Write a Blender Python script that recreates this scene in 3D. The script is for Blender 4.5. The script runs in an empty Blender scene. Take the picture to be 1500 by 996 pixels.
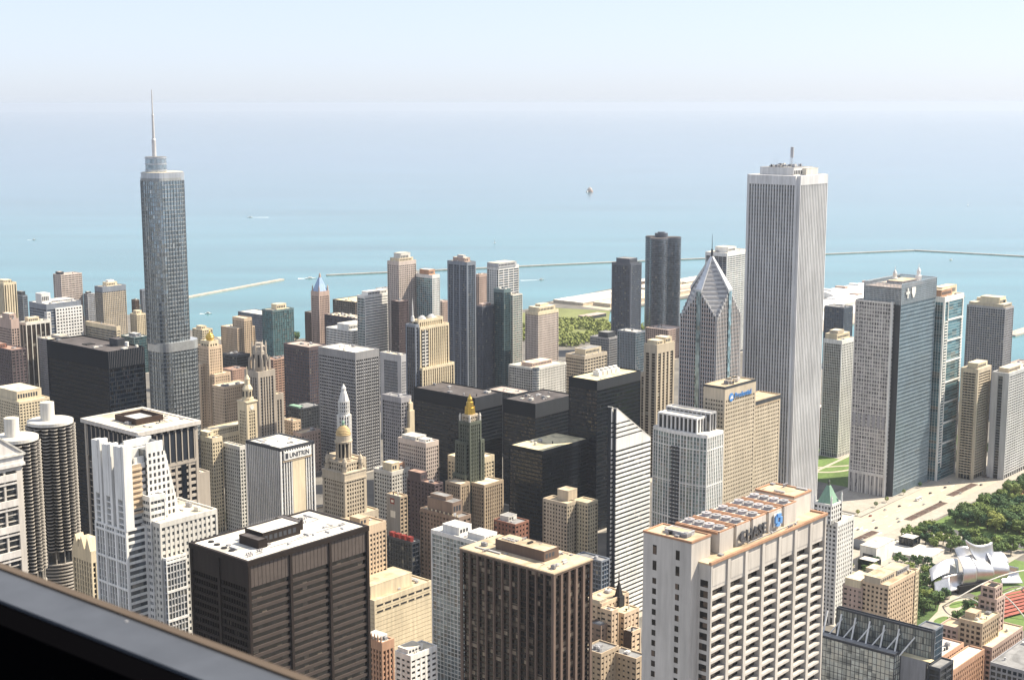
import bpy, math, random
from mathutils import Vector
R = math.radians
random.seed(7)
S = bpy.context.scene
C = S.collection

# ------------------------------------------------------------------ camera, light, exposure
cam = bpy.data.cameras.new('camera'); cam_o = bpy.data.objects.new('camera', cam); C.objects.link(cam_o)
CX, CY, CZ = 14.3985, 17.7769, 411.86
cam_o.location = (CX, CY, CZ)
cam_o.rotation_euler = (R(90 - 9.4077), R(0.0723), R(-48.7136))
cam.sensor_width = 36.0; cam.lens = 36.0 * 2087.92 / 1500.0
cam.clip_start = 0.05; cam.clip_end = 220000.0
cam.dof.use_dof = True; cam.dof.focus_distance = 1200.0; cam.dof.aperture_fstop = 9.0
S.camera = cam_o

HAZE = 3.0e-5
SUN_AZ, SUN_EL = 122.0, 49.0
w = bpy.data.worlds.new('World'); S.world = w; w.use_nodes = True
nt = w.node_tree; bg = nt.nodes['Background']
sky = nt.nodes.new('ShaderNodeTexSky'); sky.sky_type = 'NISHITA'; sky.sun_disc = False
sky.sun_elevation = R(SUN_EL); sky.sun_rotation = R(SUN_AZ)
sky.altitude = 0.0; sky.air_density = 0.6; sky.dust_density = 0.95; sky.ozone_density = 1.0
veil = nt.nodes.new('ShaderNodeMix'); veil.data_type = 'RGBA'; veil.inputs[0].default_value = 0.72; veil.inputs[7].default_value = (3.05, 3.28, 3.78, 1.0)   # thin summer overcast
nt.links.new(sky.outputs['Color'], veil.inputs[6]); nt.links.new(veil.outputs[2], bg.inputs['Color']); bg.inputs['Strength'].default_value = 0.12
sun = bpy.data.lights.new('sun', 'SUN'); sun.energy = 4.8; sun.angle = R(0.53); sun.color = (1.0, 0.89, 0.72)
sun_o = bpy.data.objects.new('sun', sun); C.objects.link(sun_o)
sd = Vector((math.sin(R(SUN_AZ)) * math.cos(R(SUN_EL)), math.cos(R(SUN_AZ)) * math.cos(R(SUN_EL)), math.sin(R(SUN_EL))))
sun_o.rotation_euler = (-sd).to_track_quat('-Z', 'Y').to_euler()
S.view_settings.view_transform = 'Standard'; S.view_settings.look = 'None'
S.view_settings.exposure = 1.08; S.view_settings.gamma = 1.0; S.view_settings.use_curve_mapping = False
S.render.engine = 'CYCLES'
S.cycles.max_bounces = 5; S.cycles.diffuse_bounces = 2; S.cycles.glossy_bounces = 3; S.cycles.volume_bounces = 1
S.cycles.transmission_bounces = 2; S.cycles.use_denoising = True
S.cycles.volume_step_rate = 10.0

# ------------------------------------------------------------------ materials
def new_mat(name):
    m = bpy.data.materials.new(name); m.use_nodes = True
    t = m.node_tree; return m, t, t.nodes['Principled BSDF'], t.nodes, t.links
_M = {}
def mat(name, col, rough=0.8, metal=0.0, var=0.18, scale=0.08, streak=0.0, spec=0.4):
    """matte or metal surface with large soft blotches, fine grain and optional rain streaks of its own colour"""
    if name in _M: return _M[name]
    m, t, b, N, L = new_mat(name)
    tc = N.new('ShaderNodeTexCoord')
    n1 = N.new('ShaderNodeTexNoise'); n1.inputs['Scale'].default_value = scale; n1.inputs['Detail'].default_value = 6; n1.inputs['Roughness'].default_value = 0.65
    mp = N.new('ShaderNodeMapping'); mp.inputs['Scale'].default_value = (1, 1, 1 - streak)
    L.new(tc.outputs['Object'], mp.inputs['Vector']); L.new(mp.outputs[0], n1.inputs['Vector'])
    oi = N.new('ShaderNodeObjectInfo')
    ramp = N.new('ShaderNodeMapRange'); ramp.inputs['From Min'].default_value = 0.25; ramp.inputs['From Max'].default_value = 0.75
    ramp.inputs['To Min'].default_value = 1 - var; ramp.inputs['To Max'].default_value = 1 + var
    L.new(n1.outputs['Fac'], ramp.inputs['Value'])
    # rain streaks and soot: a second, vertically stretched noise
    n2 = N.new('ShaderNodeTexNoise'); n2.inputs['Scale'].default_value = 1.0; n2.inputs['Detail'].default_value = 5; n2.inputs['Roughness'].default_value = .6
    mp2 = N.new('ShaderNodeMapping'); mp2.inputs['Scale'].default_value = (.45, .45, .03) if streak else (.3, .3, .3); L.new(tc.outputs['Object'], mp2.inputs['Vector']); L.new(mp2.outputs[0], n2.inputs['Vector'])
    r2 = N.new('ShaderNodeMapRange'); r2.inputs['From Min'].default_value = .3; r2.inputs['From Max'].default_value = .7; r2.inputs['To Min'].default_value = 1 - var * .9; r2.inputs['To Max'].default_value = 1 + var * .5; L.new(n2.outputs['Fac'], r2.inputs['Value'])
    mq = N.new('ShaderNodeMath'); mq.operation = 'MULTIPLY'; L.new(ramp.outputs[0], mq.inputs[0]); L.new(r2.outputs[0], mq.inputs[1])
    mul = N.new('ShaderNodeVectorMath'); mul.operation = 'SCALE'; mul.inputs[0].default_value = col[:3]
    L.new(mq.outputs[0], mul.inputs['Scale']); L.new(mul.outputs[0], b.inputs['Base Color'])
    b.inputs['Roughness'].default_value = rough; b.inputs['Metallic'].default_value = metal
    b.inputs['Specular IOR Level'].default_value = spec
    _M[name] = m; return m
def roofmat(name, col, var=0.25):
    """gravel or membrane roof: patches, seams and stains"""
    if name in _M: return _M[name]
    m, t, b, N, L = new_mat(name)
    tc = N.new('ShaderNodeTexCoord')
    n1 = N.new('ShaderNodeTexNoise'); n1.inputs['Scale'].default_value = 0.12; n1.inputs['Detail'].default_value = 8; n1.inputs['Roughness'].default_value = 0.7
    n2 = N.new('ShaderNodeTexVoronoi'); n2.inputs['Scale'].default_value = 0.09; n2.distance = 'CHEBYCHEV'
    L.new(tc.outputs['Object'], n1.inputs['Vector']); L.new(tc.outputs['Object'], n2.inputs['Vector'])
    a = N.new('ShaderNodeMapRange'); a.inputs['From Min'].default_value = .3; a.inputs['From Max'].default_value = .7; a.inputs['To Min'].default_value = 1 - var; a.inputs['To Max'].default_value = 1 + var * .6
    L.new(n1.outputs['Fac'], a.inputs['Value'])
    sep = N.new('ShaderNodeSeparateColor'); L.new(n2.outputs['Color'], sep.inputs[0])
    c = N.new('ShaderNodeMapRange'); c.inputs['To Min'].default_value = 1 - var * .5; c.inputs['To Max'].default_value = 1 + var * .3; L.new(sep.outputs[0], c.inputs['Value'])
    m1 = N.new('ShaderNodeMath'); m1.operation = 'MULTIPLY'; L.new(a.outputs[0], m1.inputs[0]); L.new(c.outputs[0], m1.inputs[1])
    n3 = N.new('ShaderNodeTexNoise'); n3.inputs['Scale'].default_value = .05; n3.inputs['Detail'].default_value = 4; n3.inputs['Distortion'].default_value = 1.2; L.new(tc.outputs['Object'], n3.inputs['Vector'])
    st = N.new('ShaderNodeMapRange'); st.inputs['From Min'].default_value = .50; st.inputs['From Max'].default_value = .62; st.inputs['To Min'].default_value = 1.0; st.inputs['To Max'].default_value = .68; L.new(n3.outputs['Fac'], st.inputs['Value'])
    mm = N.new('ShaderNodeMath'); mm.operation = 'MULTIPLY'; L.new(m1.outputs[0], mm.inputs[0]); L.new(st.outputs[0], mm.inputs[1])
    mul = N.new('ShaderNodeVectorMath'); mul.operation = 'SCALE'; mul.inputs[0].default_value = col[:3]
    L.new(mm.outputs[0], mul.inputs['Scale']); L.new(mul.outputs[0], b.inputs['Base Color']); b.inputs['Roughness'].default_value = .9; b.inputs['Specular IOR Level'].default_value = .2
    _M[name] = m; return m
_gid = [0]
def glass(col, bw=3.0, fh=3.9, blinds=0.09, metal=0.0, rough=0.07, var=0.5, off=0.8, zoff=6.0, blind=(0.24, 0.23, 0.20), wob=0.012, spec=.35):
    """window glass: every bay of every storey has its own tint, some have blinds down"""
    _gid[0] += 1
    m, t, b, N, L = new_mat('window_glass_%d' % _gid[0])
    tc = N.new('ShaderNodeTexCoord'); oi = N.new('ShaderNodeObjectInfo')
    s = N.new('ShaderNodeVectorMath'); s.operation = 'SUBTRACT'; s.inputs[1].default_value = (off, off, zoff)
    L.new(tc.outputs['Object'], s.inputs[0])
    d = N.new('ShaderNodeVectorMath'); d.operation = 'DIVIDE'; d.inputs[1].default_value = (bw, bw, fh); L.new(s.outputs[0], d.inputs[0])
    f = N.new('ShaderNodeVectorMath'); f.operation = 'FLOOR'; L.new(d.outputs[0], f.inputs[0])
    rs = N.new('ShaderNodeMath'); rs.operation = 'MULTIPLY'; rs.inputs[1].default_value = 917.0; L.new(oi.outputs['Random'], rs.inputs[0])
    ad = N.new('ShaderNodeVectorMath'); ad.operation = 'ADD'; L.new(f.outputs[0], ad.inputs[0]); L.new(rs.outputs[0], ad.inputs[1])
    wn = N.new('ShaderNodeTexWhiteNoise'); L.new(ad.outputs[0], wn.inputs['Vector'])
    sep = N.new('ShaderNodeSeparateColor'); L.new(wn.outputs['Color'], sep.inputs[0])
    k = N.new('ShaderNodeMapRange'); k.inputs['To Min'].default_value = 1 - var; k.inputs['To Max'].default_value = 1 + var; L.new(wn.outputs['Value'], k.inputs['Value'])
    sc = N.new('ShaderNodeVectorMath'); sc.operation = 'SCALE'; sc.inputs[0].default_value = col[:3]; L.new(k.outputs[0], sc.inputs['Scale'])
    gt = N.new('ShaderNodeMath'); gt.operation = 'LESS_THAN'; gt.inputs[1].default_value = blinds; L.new(sep.outputs[1], gt.inputs[0])
    mf = N.new('ShaderNodeMath'); mf.operation = 'MULTIPLY'; L.new(gt.outputs[0], mf.inputs[0]); L.new(sep.outputs[2], mf.inputs[1])
    mx = N.new('ShaderNodeMix'); mx.data_type = 'RGBA'; L.new(mf.outputs[0], mx.inputs[0]); L.new(sc.outputs[0], mx.inputs[6]); mx.inputs[7].default_value = (*blind, 1)
    L.new(mx.outputs[2], b.inputs['Base Color']); b.inputs['Roughness'].default_value = rough; b.inputs['Metallic'].default_value = metal; b.inputs['Specular IOR Level'].default_value = spec
    # each pane sits a little out of true, so reflections break up from pane to pane
    cs = N.new('ShaderNodeVectorMath'); cs.operation = 'SUBTRACT'; cs.inputs[1].default_value = (.5, .5, .5); L.new(wn.outputs['Color'], cs.inputs[0])
    cw = N.new('ShaderNodeVectorMath'); cw.operation = 'SCALE'; cw.inputs['Scale'].default_value = wob * 2; L.new(cs.outputs[0], cw.inputs[0])
    ge = N.new('ShaderNodeNewGeometry'); na = N.new('ShaderNodeVectorMath'); na.operation = 'ADD'; L.new(ge.outputs['Normal'], na.inputs[0]); L.new(cw.outputs[0], na.inputs[1])
    nn = N.new('ShaderNodeVectorMath'); nn.operation = 'NORMALIZE'; L.new(na.outputs[0], nn.inputs[0]); L.new(nn.outputs[0], b.inputs['Normal'])
    return m
FM = dict(
    white=((.74, .73, .70), .6), offwhite=((.62, .60, .55), .75), cream=((.64, .55, .39), .8), limestone=((.40, .355, .30), .85), tan=((.43, .34, .24), .85),
    sand=((.50, .43, .33), .85), brick=((.27, .13, .09), .9), redbrick=((.33, .16, .12), .9), pinkst=((.45, .34, .29), .85), brown=((.13, .09, .07), .75), darkbrown=((.055, .037, .03), .6),
    corten=((.026, .020, .018), .6), black=((.005, .0085, .015), .6), charcoal=((.045, .05, .06), .5), grey=((.27, .27, .28), .7), greyblue=((.20, .225, .265), .5),
    lightgrey=((.45, .45, .46), .7), granite=((.64, .61, .58), .75), concrete=((.42, .39, .35), .9), silver=((.5, .52, .55), .35), teal=((.12, .175, .185), .4), greenst=((.10, .115, .09), .7),
    copper=((.22, .36, .27), .8), gold=((.72, .50, .12), .35), bluecopper=((.30, .42, .62), .6), terracotta=((.45, .27, .18), .9), rust=((.40, .235, .15), .9), red=((.22, .03, .025), .8), purple=((.10, .075, .08), .8),
    brownpink=((.17, .122, .098), .7), coolstone=((.61, .615, .625), .7), blush=((.55, .47, .42), .85), peach=((.58, .45, .32), .85), brickbrown=((.24, .175, .135), .9), slate=((.09, .10, .125), .5), rosebrick=((.42, .28, .22), .9), mistgrey=((.34, .33, .345), .7), palecon=((.54, .505, .46), .8), steelgrey=((.30, .32, .33), .35), blackgrey=((.022, .028, .038), .5), asphalt=((.06, .06, .062), .95), dark=((.03, .03, .032), .8))
def fm(k):
    c, r = FM[k]
    metal = {'silver': .6, 'gold': .8}.get(k, 0.0)
    return mat('facade_' + k, c, r, metal, var=.21, scale=.05, streak=.6, spec=.12 if max(c) < .06 else .3)
RF = dict(white=(.66, .63, .57), tan=(.56, .45, .31), yellow=(.66, .58, .38), grey=(.26, .26, .26), dark=(.10, .09, .09), cream=(.66, .59, .46), red=(.36, .24, .19), pink=(.50, .41, .36))
def rf(k): return roofmat('roof_' + k, RF[k])

# ------------------------------------------------------------------ mesh building
class MB:
    def __init__(s): s.v = []; s.f = []
    def box(s, x0, x1, y0, y1, z0, z1):
        n = len(s.v)
        s.v += [(x0, y0, z0), (x1, y0, z0), (x1, y1, z0), (x0, y1, z0), (x0, y0, z1), (x1, y0, z1), (x1, y1, z1), (x0, y1, z1)]
        s.f += [(n, n+3, n+2, n+1), (n+4, n+5, n+6, n+7), (n, n+1, n+5, n+4), (n+1, n+2, n+6, n+5), (n+2, n+3, n+7, n+6), (n+3, n, n+4, n+7)]
        return s
    def prism(s, poly, z0, z1, top=None):
        """poly counter-clockwise; top = other outline for a taper"""
        n = len(s.v); k = len(poly); top = top or poly
        s.v += [(x, y, z0) for x, y in poly] + [(x, y, z1) for x, y in top]
        s.f += [tuple(range(n + k - 1, n - 1, -1)), tuple(range(n + k, n + 2 * k))]
        s.f += [(n + i, n + (i + 1) % k, n + k + (i + 1) % k, n + k + i) for i in range(k)]
        return s
    def cyl(s, x, y, r0, r1, z0, z1, n=16, ph=0.0):
        p = lambda r: [(x + r * math.cos(ph + 2 * math.pi * i / n), y + r * math.sin(ph + 2 * math.pi * i / n)) for i in range(n)]
        return s.prism(p(r0), z0, z1, p(max(r1, 1e-3)))
    def lathe(s, x, y, prof, n=20, ph=0.0):
        for (r0, z0), (r1, z1) in zip(prof, prof[1:]): s.cyl(x, y, r0, r1, z0, z1, n, ph)
        return s
    def faces(s, vs, fs):
        n = len(s.v); s.v += vs; s.f += [tuple(n + i for i in f) for f in fs]; return s
    def bar(s, a, b, r, n=6):
        a, b = Vector(a), Vector(b); d = (b - a).normalized(); u = d.orthogonal().normalized(); v = d.cross(u); k = len(s.v)
        for p in (a, b):
            for i in range(n):
                q = p + r * (math.cos(2 * math.pi * i / n) * u + math.sin(2 * math.pi * i / n) * v); s.v.append(tuple(q))
        s.f += [(k + i, k + (i + 1) % n, k + n + (i + 1) % n, k + n + i) for i in range(n)] + [tuple(range(k + n - 1, k - 1, -1)), tuple(range(k + n, k + 2 * n))]
        return s
    def build(s, name, m, parent=None, smooth=False, loc=None):
        me = bpy.data.meshes.new(name); me.from_pydata(s.v, [], s.f); me.update()
        if smooth: me.shade_smooth()
        if m: me.materials.append(m)
        o = bpy.data.objects.new(name, me); C.objects.link(o)
        if parent: o.parent = parent
        if loc: o.location = loc
        return o
def tag(o, label=None, cat=None, group=None, kind=None):
    if label: o['label'] = label
    if cat: o['category'] = cat
    if group: o['group'] = group
    if kind: o['kind'] = kind
    return o
def thing(name, label, cat, loc=(0, 0, 0), rz=0.0, group=None):
    o = bpy.data.objects.new(name, None); C.objects.link(o); o.location = loc; o.rotation_euler = (0, 0, rz); o.empty_display_size = 5
    return tag(o, label, cat, group)
def copy_tree(o, parent=None):
    c = o.copy(); C.objects.link(c)
    if parent: c.parent = parent
    for ch in list(o.children): copy_tree(ch, c)
    return c

# ------------------------------------------------------------------ facades
def facade(bp, bs, X, Y, z0, z1, sp, faces='WSEN', wins=None):
    """piers into bp and spandrels into bs on the sides of the block X x Y"""
    (x0, x1), (y0, y1) = X, Y
    for F in faces:
        q = dict(sp); q.update(sp.get(F, {}))
        if q.get('blank'): continue
        L = (x1 - x0) if F in 'SN' else (y1 - y0)
        c = q.get('corner', .8); bw = q.get('bw', 3.); fh = q.get('fh', 3.9); pw = q.get('pw', .6); sh = q.get('sh', 1.2)
        pd = q.get('pd', .5); sd = q.get('sd', .35); top = q.get('top', 3.); base = q.get('base', 6.); ins = q.get('ins', .7)
        if L < 2 * c + .5: c = 0.01
        n = max(1, round((L - 2 * c) / bw)); st = (L - 2 * c) / n
        ez = .001 * 'WSEN'.index(F)
        def bx(b, t0, t1, za, zb, o):     # o = how far the face stands back from the building line
            za += ez; zb += ez
            if F == 'S': b.box(x0 + t0, x0 + t1, y0 + o, y0 + ins + .1, za, zb)
            elif F == 'N': b.box(x0 + t0, x0 + t1, y1 - ins - .1, y1 - o, za, zb)
            elif F == 'W': b.box(x0 + o, x0 + ins + .1, y0 + t0, y0 + t1, za, zb)
            else: b.box(x1 - ins - .1, x1 - o, y0 + t0, y0 + t1, za, zb)
        po = ins - pd if pd <= ins else 0.0; so = ins - sd if sd <= ins else 0.0
        if abs(po - so) < .02: so = po + .03
        zt = z1 - top
        if pw > 0:
            for i in range(1, n):
                t = c + i * st; pk = pw * (q['major'][1] if q.get('major') and i % q['major'][0] == 0 else 1)
                bx(bp, t - pk / 2, t + pk / 2, z0, zt + .02, po)
        if c > .1:
            bx(bp, .004, c, z0, zt + .01, 0.006 if F in 'SN' else 0.0); bx(bp, L - c, L - .004, z0, zt + .01, 0.006 if F in 'SN' else 0.0)
        nf = int((zt - z0 - base) / fh)
        if sh > 0:
            for k in range(nf + 1):
                zb = zt - k * fh - (fh - sh if k or True else 0)
                zb = zt - (k + 1) * fh
                if zb < z0: break
                bx(bs, c if c > .1 else .002, L - (c if c > .1 else .002), zb, zb + sh, so)
        # crown band
        bx(q.get('_top', bp), .006, L - .006, zt, z1, q.get('topo', 0.0) + (.012 if F in 'SN' else .004))
        if wins is not None:
            for k in range(nf):
                zb = zt - (k + 1) * fh + sh
                for i in range(n):
                    wins.append((F, c + i * st + pw / 2, c + (i + 1) * st - pw / 2, zb, zb + fh - sh, po))
def window_parts(root, wins, X, Y, ins, m, limit=100, order=None):
    """the panes that show largest as parts of their own, copies sharing one mesh per side"""
    (x0, x1), (y0, y1) = X, Y
    ws = [q for q in wins if q[0] in 'WS']; ws.sort(key=lambda q: -q[3])
    if order: ws = order(ws)
    protos = {}
    for F, t0, t1, za, zb, po in ws[:limit]:
        key = (F, round(t1 - t0, 2), round(zb - za, 2))
        g = .045
        if F == 'S': loc = (x0 + t0, y0 + ins - g, za)
        else: loc = (x0 + ins - g, y0 + t0, za)
        if key not in protos:
            b = MB(); tw, h = t1 - t0, zb - za
            if F == 'S': b.faces([(0, 0, 0), (tw, 0, 0), (tw, 0, h), (0, 0, h)], [(0, 1, 2, 3)])
            else: b.faces([(0, 0, 0), (0, tw, 0), (0, tw, h), (0, 0, h)], [(0, 3, 2, 1)])
            o = b.build('window', m, root, loc=loc); protos[key] = o
        else:
            o = protos[key].copy(); C.objects.link(o); o.parent = root; o.location = loc
def rooftop(root, X, Y, z, n, seed, mk='grey'):
    """air handlers, vents and hatches scattered over a roof"""
    rnd = random.Random(seed); (x0, x1), (y0, y1) = X, Y
    for i in range(n):
        a, b_, h = rnd.uniform(1.5, 4.5), rnd.uniform(1.5, 4.5), rnd.uniform(1.0, 2.6)
        if x1 - x0 < a + 3 or y1 - y0 < b_ + 3: continue
        x = rnd.uniform(x0 + 1.2, x1 - a - 1.2); y = rnd.uniform(y0 + 1.2, y1 - b_ - 1.2)
        k = rnd.random(); b = MB()
        if k < .6:
            b.box(x, x + a, y, y + b_, z + .3, z + h); b.box(x + .2, x + .5, y + .2, y + b_ - .2, z - .05, z + .3); b.box(x + a - .5, x + a - .2, y + .2, y + b_ - .2, z - .05, z + .3)
            b.cyl(x + a / 2, y + b_ / 2, min(a, b_) * .32, min(a, b_) * .32, z + h, z + h + .35, 10); b.build('rooftop_unit', fm(rnd.choice(['lightgrey', 'offwhite', mk, 'grey'])), root)
        elif k < .85:
            b.cyl(x, y, .5, .5, z - .05, z + h, 8); b.cyl(x, y, .8, .8, z + h, z + h + .3, 8); b.build('roof_vent', fm(rnd.choice(['lightgrey', 'dark'])), root)
        else:
            b.box(x, x + a, y, y + 1.2, z - .05, z + .9); b.build('skylight', fm('lightgrey'), root)
def clutter(root, X, Y, z, seed, n=6):
    """ducts, pipe runs, railings and small stacks on a roof seen from close by"""
    rnd = random.Random(seed); (x0, x1), (y0, y1) = X, Y
    for i in range(n):
        b = MB(); x, y = rnd.uniform(x0, x1), rnd.uniform(y0, y1); k = i % 4
        if k == 0:
            l = rnd.uniform(.15, .4) * (y1 - y0); y = min(y, y1 - l); b.box(x, x + .7, y, y + l, z + .25, z + .8)
            for j in range(4): b.box(x + .1, x + .6, y + j * l / 4, y + j * l / 4 + .2, z - .05, z + .25)
            b.build('duct', fm('lightgrey'), root)
        elif k == 1:
            l = rnd.uniform(.2, .5) * (x1 - x0); x = min(x, x1 - l); b.bar((x, y, z + .3), (x + l, y, z + .3), .16, 6); b.bar((x + l, y, z + .3), (x + l, min(y1, y + 5), z + .3), .16, 6); b.build('pipe', fm('grey'), root)
        elif k == 2:
            for j in range(3): b.cyl(x + j * 1.3, y, .3, .3, z - .05, z + 1.1, 8); b.cyl(x + j * 1.3, y, .5, .5, z + 1.1, z + 1.35, 8)
            b.build('vent_stack_trim', fm('mistgrey'), root)
        else:
            b.box(x, x + 1.8, y, y + 1.8, z - .05, z + .7); b.build('roof_hatch', fm('grey'), root)
def railing(root, X, Y, z):
    (x0, x1), (y0, y1) = X, Y; b = MB()
    for h in (.6, 1.1):
        for p, q in (((x0, y0), (x1, y0)), ((x1, y0), (x1, y1)), ((x1, y1), (x0, y1)), ((x0, y1), (x0, y0))): b.bar((*p, z + h), (*q, z + h), .05, 4)
    b.build('railing_trim', fm('grey'), root)
def penthouse(root, x0, x1, y0, y1, z0, z1, m, roof=None, name='penthouse', louvers=True):
    b = MB(); b.box(x0, x1, y0, y1, z0, z1 - .25)
    b.box(x0 - .15, x1 + .15, y0 - .15, y0 + .35, z1 - .25, z1); b.box(x0 - .15, x1 + .15, y1 - .35, y1 + .15, z1 - .25, z1)
    b.box(x0 - .15, x0 + .35, y0 + .36, y1 - .36, z1 - .25, z1 - .003); b.box(x1 - .35, x1 + .15, y0 + .36, y1 - .36, z1 - .25, z1 - .003)
    o = b.build(name, m, root)
    MB().box(x0 + .4, x1 - .4, y0 + .4, y1 - .4, z1 - .24, z1 - .16).build('roof', roof or rf('tan'), o)
    if louvers and z1 - z0 > 3 and x1 - x0 > 6:
        l = MB(); k = int((x1 - x0 - 2) / 3)
        for i in range(k): l.box(x0 + 1 + i * 3, x0 + 3 + i * 3, y0 - .08, y0 + .02, z0 + (z1 - z0) * .3, z0 + (z1 - z0) * .7)
        l.build('louver_grille', fm('charcoal'), o)
    return o
def block(root, X, Y, z0, z1, sp, fk, gm, roofk='tan', sk=None, wins=0, roofz=1.0, faces='WSEN'):
    """glass core, piers and spandrels, flat roof behind the parapet"""
    (x0, x1), (y0, y1) = X, Y; ins = sp.get('ins', .7)
    core = MB().box(x0 + ins, x1 - ins, y0 + ins, y1 - ins, z0, z1 - roofz - .3).build('glazing', gm, root)
    bp = MB(); bs = MB() if sk else bp; wl = [] if wins else None
    sp = dict(sp); bt = MB() if sp.get('topk') else None
    if bt: sp['_top'] = bt
    facade(bp, bs, X, Y, z0, z1, sp, faces, wl)
    if bp.v: bp.build('facade_frame', fm(fk), root)
    if sk and bs.v: bs.build('spandrel_cladding', fm(sk), root)
    if bt: bt.build('crown_cladding', fm(sp['topk']), root)
    for F in 'WSEN':
        if sp.get(F, {}).get('blank'):
            b = MB(); k = sp[F]['blank']
            if F == 'W': b.box(x0 + .003, x0 + ins + .1, y0 + .01, y1 - .01, z0, z1 - .004)
            if F == 'S': b.box(x0 + .01, x1 - .01, y0 + .003, y0 + ins + .1, z0, z1 - .004)
            if F == 'E': b.box(x1 - ins - .1, x1 - .003, y0 + .01, y1 - .01, z0, z1 - .004)
            if F == 'N': b.box(x0 + .01, x1 - .01, y1 - ins - .1, y1 - .003, z0, z1 - .004)
            b.build('wall', fm(k), root)
    MB().box(x0 + ins - .05, x1 - ins + .05, y0 + ins - .05, y1 - ins + .05, z1 - roofz - .25, z1 - roofz).build('roof', rf(roofk), root)
    if wins: window_parts(root, wl, X, Y, ins, gm, wins); core['kind'] = 'stuff'
    return core
PAV = []
GEO = {}
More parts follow.
